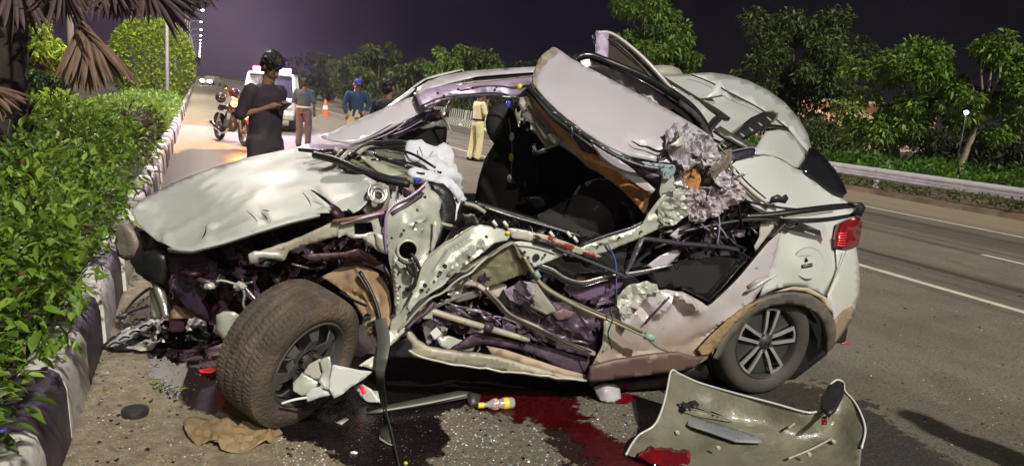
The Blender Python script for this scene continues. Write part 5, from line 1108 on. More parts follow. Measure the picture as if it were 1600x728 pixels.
# --- black roof rail and door frame above it
Pn('roof_glass', [(897, 94, .85), (915, 88, .85), (945, 98, .82), (1000, 128, .72), (1050, 158, .62), (1085, 182, .5), (1106, 206, .4), (1112, 220, .36), (1092, 208, .42), (1050, 181, .53), (1000, 154, .63), (950, 128, .74), (915, 110, .83)], mat('black_roof_glass', (.022, .016, .020), .25, 0, .3, 6, coat=.3, dirt=[((.08, .06, .06), .66, 9, .1)]), thick=.015, step=12, rough=.004)
Tb('roof_rail', [(898, 95, .82), (906, 89, .84), (922, 87, .84), (950, 97, .8), (1000, 118, .72), (1050, 146, .6), (1080, 168, .5), (1100, 192, .4), (1110, 215, .3)], [.015, .022, .024, .024, .026, .026, .022, .02], M_trim, n=6)
Tb('roof_rail_seal', [(1060, 160, .50), (1085, 180, .42), (1100, 200, .36), (1108, 218, .28)], .02, mat('frayed_rubber', (.05, .046, .04), .8, 0, .4, 20, bump=1, bs=50))
dg = Pn('raised_door_glass', [(948, 58, 1.12), (960, 62, 1.1), (985, 80, 1.06), (1020, 114, .98), (1050, 145, .9), (1070, 168, .82), (1056, 160, .8), (1010, 132, .86), (970, 110, .94), (946, 98, 1.0)], mat('brown_smoked_glass', (.055, .042, .034), .2, 0, .25, 5, coat=.4), thick=.006)
Pn('raised_door_post', [(931, 50, 1.14), (951, 51, 1.12), (950, 62, 1.1), (949, 100, 1.0), (940, 104, 1.0), (930, 94, 1.02)], M_purlite, thick=.03, parent=dg)
Tb('raised_door_frame', [(932, 52, 1.13), (951, 52, 1.12), (972, 64, 1.08), (1005, 92, 1.0), (1040, 130, .9), (1068, 166, .78), (1090, 190, .66), (1104, 208, .56)], [.016, .018, .02, .022, .022, .02, .015], mat('lilac_frame', (.44, .40, .40), .35, .2, .15, 6), parent=dg, n=6, sq=.8)
Tb('raised_door_channel', [(950, 62, 1.08), (968, 72, 1.04), (1000, 102, .96), (1034, 140, .86), (1062, 172, .74)], .007, M_black, parent=dg, n=6)
Tb('lamp_clip', [(928, 56, 1.14), (928, 66, 1.12)], .012, M_maroon, parent=dg, straight=True)

# --- rear roof, spoiler and rear pillar
rr = Pn('rear_roof_panel', [(1034, 118, 1.5), (1060, 117, 1.52), (1082, 117, 1.5), (1110, 128, 1.4), (1140, 144, 1.28), (1180, 165, 1.1), (1210, 184, .95), (1232, 201, .82), (1212, 200, .75), (1192, 200, .65), (1160, 210, .5), (1140, 224, .4), (1124, 238, .3), (1110, 220, .4), (1098, 196, .6), (1080, 170, .85), (1060, 145, 1.15)], M_white, thick=.012, step=9, rough=.002, rs=2.0, inner=[(1130, 180, .90)], folds=[((1080, 122), (1100, 200), 14, .01), ((1120, 170), (1180, 180), 12, .014), ((1110, 160), (1160, 150), 10, -.012)])
Pn('roof_white_gap', [(1060, 150, 1.0), (1080, 150, 1.0), (1110, 180, .8), (1116, 196, .7), (1100, 196, .7), (1080, 176, .85)], M_white, thick=.01)
spx = Pn('spoiler', [(1079, 116, 1.48), (1110, 114, 1.6), (1140, 118, 1.62), (1170, 127, 1.6), (1200, 142, 1.5), (1225, 160, 1.4), (1248, 186, 1.25), (1262, 210, 1.1), (1267, 232, .95), (1262, 238, .9), (1248, 222, .88), (1233, 203, .78), (1210, 186, .90), (1180, 167, 1.06), (1140, 146, 1.24), (1110, 130, 1.37)], M_white, thick=.014, step=9, inner=[(1200, 160, 1.28), (1245, 205, 1.0)])
Tb('spoiler_gap', [(1080, 117, 1.36), (1110, 129, 1.28), (1140, 145, 1.15), (1180, 166, .97), (1210, 185, .81), (1232, 202, .70)], .005, M_black, parent=spx)
Pn('far_roof_bulge', [(1016, 106, 1.7), (1030, 104, 1.72), (1048, 105, 1.72), (1060, 110, 1.72), (1066, 118, 1.7), (1040, 120, 1.65), (1024, 118, 1.65)], M_grey, thick=.03)
fin = Pn('antenna_fin', [(1092, 154, 1.05), (1104, 148, 1.05), (1115, 137, 1.05), (1123, 127, 1.05), (1126, 138, 1.05), (1127, 149, 1.03), (1110, 152, 1.0), (1094, 156, 1.0)], M_white, thick=.03)
Tb('fin_base', [(1093, 156, 1.0), (1110, 153, .98), (1128, 150, .98)], .005, M_black, parent=fin)
Tb('black_roof_strip', [(1036, 122, 1.4), (1060, 138, 1.25), (1092, 158, 1.0), (1120, 174, .85), (1138, 186, .75)], [.02, .026, .028, .026, .02], mat('olive_black_seal', (.040, .037, .026), .5, 0, .3, 8), sq=.7, n=6)
Tb('strip_hook', [(1100, 198, .4), (1108, 196, .42), (1120, 184, .5), (1138, 186, .52)], .013, M_black)
Tb('strip_hook', [(1104, 212, .36), (1114, 198, .4), (1126, 185, .46)], .013, M_black)
Pn('grey_roof_bar', [(1114, 205, .36), (1124, 198, .38), (1150, 214, .34), (1180, 232, .28), (1172, 238, .26), (1160, 232, .3), (1136, 219, .34)], mat('dark_bar', (.060, .056, .050), .4), thick=.02)
rc = Pn('rail_cap', [(1118, 232, .3), (1140, 212, .42), (1165, 192, .55), (1190, 178, .66), (1205, 175, .7), (1214, 180, .7), (1208, 192, .62), (1190, 202, .5), (1160, 218, .4), (1140, 230, .32), (1124, 240, .28)], M_black, thick=.03, step=8, rough=.01)
for k in range(6): Tb('cap_rib', [(1128 + k * 14, 226 - k * 8.4, .30 + k * .06), (1134 + k * 14, 230 - k * 8.2, .27 + k * .06)], .008, M_grey, straight=True, parent=rc)
Tb('rail_cap_edge', [(1116, 234, .27), (1150, 204, .45), (1185, 180, .63), (1206, 175, .68), (1214, 182, .66), (1204, 194, .56)], .007, mat('grey_edge', (.15, .14, .12), .5), parent=rc)
Tb('dark_bracket_bar', [(1194, 196, .6), (1215, 198, .7), (1230, 201, .78)], .012, M_trim)
Pn('violet_black_end', [(1132, 240, .1), (1150, 234, .12), (1178, 232, .12), (1180, 244, .1), (1160, 250, .08), (1136, 254, .08)], mat('violet_black_gloss', (.040, .032, .055), .25, 0, .2, 7, coat=.4), thick=.03)
Tb('end_cap_rim', [(1132, 241, .06), (1150, 235, .08), (1178, 231, .1), (1180, 243, .08)], .005, M_steel)
cp = Pn('rear_pillar', [(1140, 262, .06), (1150, 252, .08), (1166, 246, .1), (1180, 232, .2), (1196, 206, .45), (1216, 203, .6), (1232, 206, .7), (1246, 220, .75), (1258, 236, .72), (1256, 250, .62), (1250, 262, .5), (1240, 263, .4), (1224, 252, .32), (1206, 244, .22), (1190, 243, .16), (1172, 250, .08)], M_white, thick=.02, step=8, rough=.003)
Tb('pillar_seam', [(1178, 243, .1), (1200, 243, .18), (1222, 250, .28), (1240, 262, .36), (1252, 266, .42)], .003, M_black, parent=cp)
qp = Pn('rear_quarter_panel', [(1136, 264, .02), (1150, 252, .05), (1172, 250, .08), (1190, 243, .15), (1206, 244, .2), (1224, 252, .28), (1240, 263, .34), (1252, 267, .4), (1275, 284, .44), (1300, 302, .46), (1316, 311, .46), (1330, 322, .42), (1337, 338, .36), (1330, 352, .33), (1312, 352, .30), (1306, 388, .24), (1322, 392, .24), (1310, 420, .2), (1296, 450, .12), (1290, 464, .1), (1276, 455, .04), (1258, 449, .02), (1236, 447, .0), (1214, 450, -.01), (1196, 458, -.01), (1186, 464, -.01), (1196, 440, .0), (1206, 415, .0), (1214, 385, .0), (1220, 362, .0), (1206, 342, .0), (1178, 326, .0), (1158, 300, .0)], M_white, thick=.02, step=10, rough=.004, rs=2, inner=[(1260, 410, -.01), (1240, 330, .12)])
Tb('quarter_crease', [(1213, 285, .17), (1210, 292, .15), (1206, 305, .12)], .004, M_grey, parent=qp)
Tb('silver_pillar_edge', [(1136, 262, .0), (1155, 284, -.01), (1180, 306, -.01), (1204, 322, -.01)], .012, M_gold, parent=qp, sq=.6)
Tb('silver_pillar_shade', [(1146, 262, .0), (1168, 286, -.01), (1196, 310, -.01)], .009, M_trim, parent=qp, sq=.5)  # black strip drawn as the shade beside the pale edge
Pn('quarter_glass', [(1266, 232, .85), (1274, 236, .85), (1288, 248, .78), (1304, 268, .68), (1318, 292, .56), (1322, 303, .50), (1317, 307, .47), (1300, 300, .46), (1276, 284, .45), (1252, 266, .42), (1258, 250, .62)], M_glass, thick=.02)
Tb('glass_seal', [(1265, 232, .84), (1258, 250, .6), (1252, 266, .40), (1276, 284, .43), (1300, 301, .44), (1317, 308, .45)], .006, M_black)
# fuel flap
V = [at_v(1263 + 23 * math.cos(a), 411 + 24 * math.sin(a), -.012) for a in np.linspace(0, 6.283, 29)[:-1]]
ff = mesh_obj('fuel_flap', V, [list(range(28))], M_white, C_); solid(ff, .006)
Tb('flap_gap', [(1263 + 23.6 * math.cos(a), 411 + 24.6 * math.sin(a), -.012) for a in np.linspace(1.4, 6.0, 12)], .0022, M_grey, parent=ff)
Pn('fuel_sticker_bar', [(1252, 414, -.022), (1269, 411, -.022), (1270, 416, -.022), (1253, 419, -.022)], M_black, thick=.002, parent=ff)
for k in range(6): Tb('sticker_mark', [(1255 + k * 2.4, 416.3 - k * .4, -.026), (1256.3 + k * 2.4, 416.0 - k * .4, -.026)], .0016, M_whitepl, straight=True, parent=ff)
for k in range(7): Tb('sticker_text', [(1250 + k * 2.8, 399.5 - k * .15, -.022), (1251.6 + k * 2.8, 399.3 - k * .15, -.022)], .0013, M_grey, straight=True, parent=ff)
V, F = ell_raw(at_v(1260, 407, -.02), (.010, .003, .011)); mesh_obj('drop_symbol', V, F, M_black, ff)
Tb('drop_tip', [(1260, 406, -.022), (1260, 401, -.022)], [.006, .001], M_black, parent=ff, straight=True)
# long loose trims over the tail
Tb('loose_window_trim', [(1160, 338, -.02), (1200, 336, -.04), (1250, 330, -.06), (1300, 324, -.06), (1345, 320, -.06)], [.020, .026, .028, .028, .022], M_trim, sq=.7, n=5)
Tb('loose_window_trim', [(1150, 308, -.01), (1180, 318, -.03), (1230, 326, -.05), (1262, 328, -.06)], .012, M_trim, sq=.6)
Tb('loose_lower_trim', [(1222, 344, -.03), (1260, 345, -.05), (1300, 342, -.05), (1342, 334, -.05)], [.018, .024, .022, .016], M_trim, sq=.6)
Tb('trim_silver_insert', [(1224, 339, -.06), (1262, 336, -.08), (1300, 331, -.08)], .010, mat('grey_insert', (.24, .24, .22), .3, .2), sq=.5)
Pn('trim_end_cap', [(1326, 316, -.08), (1346, 318, -.08), (1350, 324, -.08), (1343, 338, -.08), (1332, 334, -.08), (1340, 327, -.08)], M_black, thick=.03, rough=.01)
Pn('rubber_flap', [(1202, 318, -.02), (1206, 308, -.02), (1216, 304, -.02), (1222, 308, -.02), (1228, 304, -.02), (1231, 310, -.02), (1226, 318, -.02), (1214, 316, -.02)], M_black, thick=.015)
Tb('trim_bracket', [(1222, 352, -.02), (1234, 356, -.03), (1246, 350, -.03)], .01, M_black)
Tb('dark_long_brace', [(1062, 362, -.01), (1110, 352, -.03), (1160, 344, -.04), (1212, 342, -.04)], .016, mat('brace_black', (.035, .033, .036), .35), sq=.6)
# tail lamp, bumper, arch
tl = Pn('tail_lamp', [(1312, 350, .24), (1322, 344, .26), (1337, 338, .32), (1343, 346, .36), (1340, 366, .34), (1336, 384, .30), (1326, 389, .24), (1305, 386, .18), (1306, 370, .2)], M_red, thick=.04, rough=.0)
for k in range(6): Tb('lamp_bar', [(1309 + k * .3, 383 - k * 3.6, .155), (1320 + k * .5, 384 - k * 4.0, .18)], .0042, M_redhi, straight=True, parent=tl)
Tb('lamp_glint', [(1331, 343, .26), (1335, 342, .27)], .006, M_whitepl, straight=True, parent=tl)  # white sliver modelled as a glint on the lens
Pn('rear_bumper', [(1306, 390, .2), (1322, 392, .22), (1337, 386, .28), (1341, 410, .3), (1343, 440, .3), (1342, 462, .3), (1334, 486, .28), (1322, 510, .24), (1308, 530, .18), (1296, 542, .14), (1303, 518, .1), (1302, 494, .08), (1292, 466, .06), (1300, 445, .1), (1308, 420, .16)], M_white, thick=.03, step=8, rough=.003)
Pn('bumper_dirt_edge', [(1316, 484, .17), (1332, 478, .24), (1334, 488, .26), (1322, 512, .2), (1308, 532, .14), (1298, 542, .1), (1304, 518, .08), (1304, 500, .08)], mat('brown_bumper_corner', (.27, .20, .13), .6, 0, .3, 9), thick=.012, step=6)
Tb('bumper_seam', [(1322, 392, .18), (1312, 418, .14), (1302, 440, .1), (1292, 462, .05)], .003, M_grey)
Pn('arch_cladding', [(1110, 556, -.02), (1122, 534, -.02), (1142, 506, -.02), (1165, 482, -.03), (1190, 466, -.03), (1215, 457, -.03), (1240, 455, -.03), (1264, 459, -.02), (1284, 472, .0), (1298, 494, .03), (1303, 520, .06), (1298, 540, .1), (1288, 548, .1), (1290, 526, .05), (1284, 502, .02), (1272, 486, .0), (1252, 476, -.01), (1226, 472, -.02), (1200, 476, -.02), (1176, 488, -.02), (1152, 510, -.01), (1134, 534, -.01), (1120, 560, -.01)], mat('grey_arch_cladding', (.115, .105, .090), .65, 0, .3, 6, dirt=[((.30, .22, .14), .6, 5, .2)]), thick=.04, step=7)
Pn('arch_lip_dirt', [(1210, 456, -.045), (1240, 448, -.045), (1264, 450, -.04), (1290, 464, .02), (1302, 490, .05), (1296, 486, .05), (1278, 464, 0), (1256, 455, -.04), (1232, 453, -.045)], mat('dusty_cream', (.52, .44, .32), .5, 0, .2, 7), thick=.01)
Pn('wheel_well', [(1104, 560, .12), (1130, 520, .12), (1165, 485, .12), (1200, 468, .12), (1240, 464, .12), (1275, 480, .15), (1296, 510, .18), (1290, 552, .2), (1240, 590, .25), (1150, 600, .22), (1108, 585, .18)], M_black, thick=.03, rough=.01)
# rear door
rd = Pn('rear_door', [(918, 592, .0), (924, 568, .0), (938, 546, .0), (948, 520, .0), (956, 498, .0), (962, 474, .0), (985, 460, .0), (1010, 456, .0), (1040, 452, .0), (1064, 455, .0), (1096, 471, .0), (1104, 478, .0), (1112, 470, .0), (1150, 436, .0), (1190, 390, .0), (1214, 362, .0), (1220, 366, .0), (1212, 390, .0), (1205, 420, .0), (1192, 448, .0), (1168, 478, .0), (1145, 500, .0), (1122, 532, .0), (1106, 560, .0), (1082, 574, .0), (1040, 580, .01), (980, 587, .02), (940, 591, .02)], M_door, thick=.02, step=6, rough=.004, rs=3,
       folds=[((1010, 500), (1052, 458), 12, .07), ((1052, 458), (1092, 484), 10, .05), ((1000, 470), (1016, 500), 12, -.06), ((1048, 456), (1064, 494), 9, -.045), ((1070, 462), (1084, 488), 9, .04), ((960, 480), (1000, 470), 10, .06), ((975, 500), (1010, 460), 8, -.05), ((920, 566), (1060, 548), 7, .03), ((1060, 548), (1180, 480), 12, -.03), ((1100, 520), (1190, 465), 7, .025), ((985, 462), (990, 490), 6, .07), ((1005, 462), (1000, 490), 5, -.05)], sharp=32)
Pn('door_dirt_cladding', [(922, 572, -.035), (960, 562, -.04), (1020, 553, -.045), (1060, 550, -.045), (1086, 558, -.04), (1100, 556, -.035), (1082, 574, -.03), (1040, 582, -.02), (980, 589, -.01), (920, 596, -.01)], mat('mauve_brown_cladding', (.15, .10, .085), .55, 0, .3, 5, dirt=[((.36, .27, .20), .62, 6, .1)]), thick=.02, step=8, rough=.004, parent=rd)
Pn('mud_smear', [(1090, 545, -.035), (1112, 522, -.035), (1140, 497, -.04), (1165, 478, -.045), (1190, 466, -.045), (1176, 482, -.045), (1150, 504, -.04), (1128, 530, -.035), (1110, 552, -.03), (1096, 556, -.03)], mat('ochre_mud', (.32, .215, .11), .9, 0, .4, 14, bump=.5, bs=40), thick=.006, step=5, rough=.004, parent=rd)
Tb('door_gouge', [(1008, 506, -.03), (1024, 488, -.05), (1046, 464, -.06)], .005, M_purple, parent=rd)
Tb('door_crease_line', [(1014, 524, -.02), (1030, 538, -.02), (1050, 548, -.03), (1066, 560, -.03)], .003, M_grey, parent=rd)
Tb('door_handle', [(1168, 455, -.03), (1180, 448, -.06), (1196, 438, -.06), (1212, 430, -.03)], [.012, .017, .016, .010], M_white, parent=rd, sq=.6)
Pn('handle_recess', [(1168, 446, -.012), (1182, 436, -.012), (1200, 430, -.012), (1204, 434, -.012), (1186, 448, -.012), (1172, 454, -.012)], mat('recess_grey', (.30, .29, .25), .5), thick=.004, parent=rd)
Pn('torn_door_skin', [(955, 468, -.01), (972, 452, -.02), (990, 444, -.03), (1010, 438, -.03), (1026, 444, -.02), (1030, 456, -.02), (1010, 462, -.03), (996, 478, -.04), (984, 496, -.04), (974, 500, -.04), (966, 488, -.03)], M_inner, thick=.01, step=4, rough=.035, rs=12, jag=1.5, parent=rd)
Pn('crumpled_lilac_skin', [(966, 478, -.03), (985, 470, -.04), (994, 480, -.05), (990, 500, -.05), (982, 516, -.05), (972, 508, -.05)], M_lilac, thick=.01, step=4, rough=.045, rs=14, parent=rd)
Pn('door_front_edge', [(944, 500, -.0), (952, 496, -.0), (956, 520, -.0), (948, 546, -.0), (940, 552, -.0)], M_inner, thick=.012, rough=.01)
Pn('underbody_shade_sheet', [(920, 594, .1), (980, 588, .1), (1060, 580, .1), (1100, 566, .1), (1112, 590, .15), (1060, 600, .15), (980, 606, .15), (922, 606, .15)], M_black, thick=.03)  # black sheet put in for the shade under the floor

M_foil = mat('crumpled_foil_metal', (.50, .44, .47), .42, .15, .45, 30, bump=.4, bs=60, dirt=[((.10, .08, .09), .56, 22, .12)])
# --- shredded metal where the roof meets the centre pillar
r_ = random.Random(5)
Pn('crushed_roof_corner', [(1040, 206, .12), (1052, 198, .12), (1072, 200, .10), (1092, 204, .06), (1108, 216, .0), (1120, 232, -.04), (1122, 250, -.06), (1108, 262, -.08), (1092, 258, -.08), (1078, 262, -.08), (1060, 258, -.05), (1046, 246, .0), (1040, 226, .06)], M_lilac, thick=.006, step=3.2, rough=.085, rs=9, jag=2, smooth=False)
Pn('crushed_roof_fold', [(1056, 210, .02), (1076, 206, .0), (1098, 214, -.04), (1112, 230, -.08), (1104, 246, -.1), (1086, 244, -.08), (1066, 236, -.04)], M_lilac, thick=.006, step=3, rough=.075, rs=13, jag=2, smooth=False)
Pn('crushed_pillar_foil_sheet', [(1064, 306, -.04), (1080, 296, -.05), (1104, 292, -.06), (1126, 280, -.07), (1148, 282, -.06), (1160, 296, -.05), (1156, 314, -.05), (1136, 326, -.06), (1112, 338, -.07), (1090, 348, -.06), (1074, 342, -.05), (1078, 322, -.04)], M_foil, thick=.004, step=2.8, rough=.06, rs=17, jag=2, smooth=False)
Pn('torn_green_plate', [(1026, 326, -.03), (1040, 312, -.04), (1060, 306, -.05), (1078, 314, -.05), (1074, 334, -.05), (1054, 350, -.05), (1036, 352, -.04), (1028, 342, -.03)], M_inner, thick=.006, step=3.4, rough=.035, rs=12, jag=1.5, smooth=False)
Pn('torn_pillar_skin', [(1098, 244, -.05), (1112, 238, -.05), (1128, 250, -.06), (1130, 272, -.08), (1150, 284, -.06), (1140, 292, -.08), (1116, 290, -.08), (1104, 272, -.07)], M_foil, thick=.005, step=3, rough=.06, rs=15, jag=2, smooth=False)
for k in range(16):
    t_ = r_.random(); x = 1052 + 62 * t_ + r_.gauss(0, 10); y = 214 + 40 * t_ + r_.gauss(0, 9)
    crumple('crushed_roof_skin', x, y, r_.uniform(-.08, .12), r_.uniform(.04, .08), r_.choice((M_lilac, M_lilac, M_inner2, M_lilac, M_steel)), C_, k, amp=r_.uniform(.35, .6))
for k in range(20):
    x = r_.uniform(1062, 1156); y = 300 + r_.gauss(0, 16) - (x - 1100) * .12
    crumple('crushed_pillar_foil', x, y, r_.uniform(-.12, .03), r_.uniform(.03, .07), r_.choice((M_foil, M_steel, M_inner2, M_purlite, M_lilac)), C_, 100 + k, amp=r_.uniform(.4, .7), rs=16)
for k in range(34):
    x = r_.uniform(1060, 1140); y = r_.uniform(244, 296)
    crumple('torn_pillar_insert', x, y, r_.uniform(-.04, .1), r_.uniform(.04, .09), r_.choice((M_inner, M_black, M_orange, M_tan, M_black, M_steel)), C_, 170 + k, amp=.5)
Pn('orange_foam_block', [(1066, 262, .0), (1078, 252, -.02), (1088, 260, -.03), (1094, 280, -.03), (1088, 298, -.02), (1072, 306, -.0), (1064, 290, .0)], M_orange, thick=.04, step=4, rough=.04, rs=12)
Pn('dark_pillar_stump', [(1112, 250, -.06), (1124, 238, -.04), (1140, 232, -.02), (1142, 250, -.04), (1132, 270, -.08), (1124, 286, -.08), (1110, 280, -.08), (1106, 264, -.08)], mat('muddy_steel', (.17, .14, .12), .6, .3, .4, 20, bump=1, bs=40), thick=.03, step=4, rough=.035, rs=18)
for p in ([(1122, 330, -.08), (1124, 356, -.1), (1120, 382, -.1)], [(1122, 352, -.1), (1130, 362, -.1), (1136, 372, -.1)], [(1152, 310, -.05), (1156, 332, -.06), (1160, 352, -.06)], [(1090, 330, -.06), (1096, 350, -.06), (1108, 360, -.06)]):
    Tb('dangling_strip', p, .009, M_purlite if p[0][0] < 1130 else M_trim, sq=.5)

# --- rear wheel
def wheel_rear():
    c = car(-.04, .12, .335); ax = -CV + CU * .05; ax /= np.linalg.norm(ax)
    prof = [(-.11, .20), (-.11, .29), (-.085, .325), (-.05, .333), (.05, .333), (.085, .325), (.108, .30), (.112, .27), (.100, .235), (.095, .228), (.07, .222)]
    V, F = lathe_raw(prof, c, ax, 64); w = mesh_obj('rear_wheel', V, F, M_rubber2, C_, True, 50)
    V, F = lathe_raw([(.095, .229), (.100, .222), (.09, .212), (.02, .205)], c, ax, 48); mesh_obj('rim_lip', V, F, M_alloyd, w, True, 40)
    V, F = lathe_raw([(.02, .21), (.0, .15), (-.0, .0005)], c, ax, 40); mesh_obj('rim_barrel', V, F, M_black, w, True, 40)
    a0 = np.array([0, 0, 1.0]) - ax * ax[2]; a0 /= np.linalg.norm(a0); b0 = np.cross(a0, ax)
    def pt(r, th, h): return c + ax * h + a0 * (r * math.cos(th)) + b0 * (r * math.sin(th))
    for k in range(5):
        th = 2 * math.pi * k / 5 + .08
        for s_ in (-1, 1):
            V, F = sweep_raw([pt(.045, th + s_ * .45, .075), pt(.10, th + s_ * .26, .085), pt(.19, th + s_ * .20, .088), pt(.213, th + s_ * .20, .085)], [.012, .013, .014, .013], 4, .7, up=ax, box=True)
            mesh_obj('spoke', V, F, M_alloy, w)
        V, F = sweep_raw([pt(.207, th - .20, .086), pt(.211, th, .087), pt(.207, th + .20, .086)], .011, 4, .7, up=ax, box=True); mesh_obj('spoke_tip', V, F, M_alloy, w)
        V = [pt(.06, th + .45, .06), pt(.2, th + .26, .06), pt(.205, th + .64, .055), pt(.2, th + 1.0, .06), pt(.06, th + .8, .06)]
        solid(mesh_obj('spoke_web', V, [[0, 1, 2, 3, 4]], M_alloyd, w), .01)
        V, F = lathe_raw([(.05, .013), (.085, .012), (.085, .0005)], c + (pt(.052, th + .63, 0) - c), ax, 10); mesh_obj('wheel_nut', V, F, M_chrome, w, True, 40)
    V, F = lathe_raw([(.05, .055), (.08, .050), (.095, .032), (.1, .0005)], c, ax, 24); mesh_obj('hub_cap', V, F, M_alloyd, w, True, 40)
    for dx in (-.012, .012):       # badge: slanted letter on the cap
        V, F = sweep_raw([c + ax * .103 + CU * (dx - .004) + np.array([0, 0, -.014]), c + ax * .103 + CU * (dx + .004) + np.array([0, 0, .014])], .003, 4); mesh_obj('cap_badge', V, F, M_chrome, w)
    V, F = sweep_raw([c + ax * .103 - CU * .012, c + ax * .103 + CU * .012], .0025, 4); mesh_obj('cap_badge', V, F, M_chrome, w)
wheel_rear()
# --- front wheel, turned out and leaning
def wheel_front():
    c = at_y(456, 551, 3.40); ax = np.array([.84, -.47, -.24]); ax /= np.linalg.norm(ax)
    R = .345; W = .138; n = 120
    a0 = np.array([0, 0, 1.0]) - ax * ax[2]; a0 /= np.linalg.norm(a0); b0 = np.cross(a0, ax)
    V = []; F = []
    prof = [(-W + .02, .20), (-W, .26), (-W + .005, .30)]
    xs = np.linspace(-W + .02, W - .02, 25)
    prof += [(x, R - .010 * (abs(x) / W) ** 3) for x in xs]
    prof += [(W - .004, .305), (W + .006, .28), (W + .002, .245), (W - .012, .225), (W - .03, .218)]
    m_ = len(prof)
    for i in range(n * 3):
        th = 2 * math.pi * i / (n * 3)
        for j, (x, r) in enumerate(prof):
            rr_ = r
            if 3 <= j < 28:
                q = j - 3
                if q in (5, 6, 11, 12, 17, 18): rr_ -= .006
                elif (i + q // 6 * 1 + (q * (1 if q > 12 else -1)) // 3) % 4 == 0: rr_ -= .0045
            elif 28 <= j <= 29: rr_ += .0015 * ((i // 2) % 2)
            V.append(c + ax * x + a0 * rr_ * math.cos(th) + b0 * rr_ * math.sin(th))
    N3 = n * 3
    for i in range(N3):
        i2 = (i + 1) % N3
        for j in range(m_ - 1): F.append([i * m_ + j, i * m_ + j + 1, i2 * m_ + j + 1, i2 * m_ + j])
    w = mesh_obj('front_wheel', V, F, M_rubber, C_, True, 35)
    V, F = lathe_raw([(W - .012, .226), (W - .006, .216), (W - .02, .205), (W - .09, .20), (-W + .02, .20)], c, ax, 56); mesh_obj('rim_lip', V, F, M_rimdark, w, True, 40)
    def pt(r, th, h): return c + ax * h + a0 * (r * math.cos(th)) + b0 * (r * math.sin(th))
    # disc with eight windows: spokes as plates
    for k in range(7):
        th = 2 * math.pi * k / 7
        V = [pt(.085, th - .42, W - .035), pt(.085, th + .42, W - .035), pt(.13, th + .16, W - .02), pt(.19, th + .20, W - .045), pt(.205, th + .42, W - .06), pt(.205, th - .42, W - .06), pt(.19, th - .20, W - .045), pt(.13, th - .16, W - .02)]
        solid(mesh_obj('rim_spoke', V, [[0, 1, 2, 7], [7, 2, 3, 6], [6, 3, 4, 5]], M_rimdark, w), .008)
    V, F = lathe_raw([(W - .035, .09), (W - .03, .075), (W - .055, .062), (W - .055, .036), (W - .03, .032), (W - .025, .0005)], c, ax, 30); mesh_obj('hub', V, F, M_rimdark, w, True, 40)
    for k in range(5):
        V, F = lathe_raw([(W - .05, .010), (W - .02, .009), (W - .018, .0005)], c + (pt(.055, k * 1.2566 + .3, 0) - c), ax, 8); mesh_obj('wheel_nut', V, F, M_chrome, w, True, 40)
    V, F = lathe_raw([(-.02, .16), (-.01, .16), (-.01, .05)], c, ax, 30); mesh_obj('brake_disc', V, F, M_steel, w, True, 40)
wheel_front()
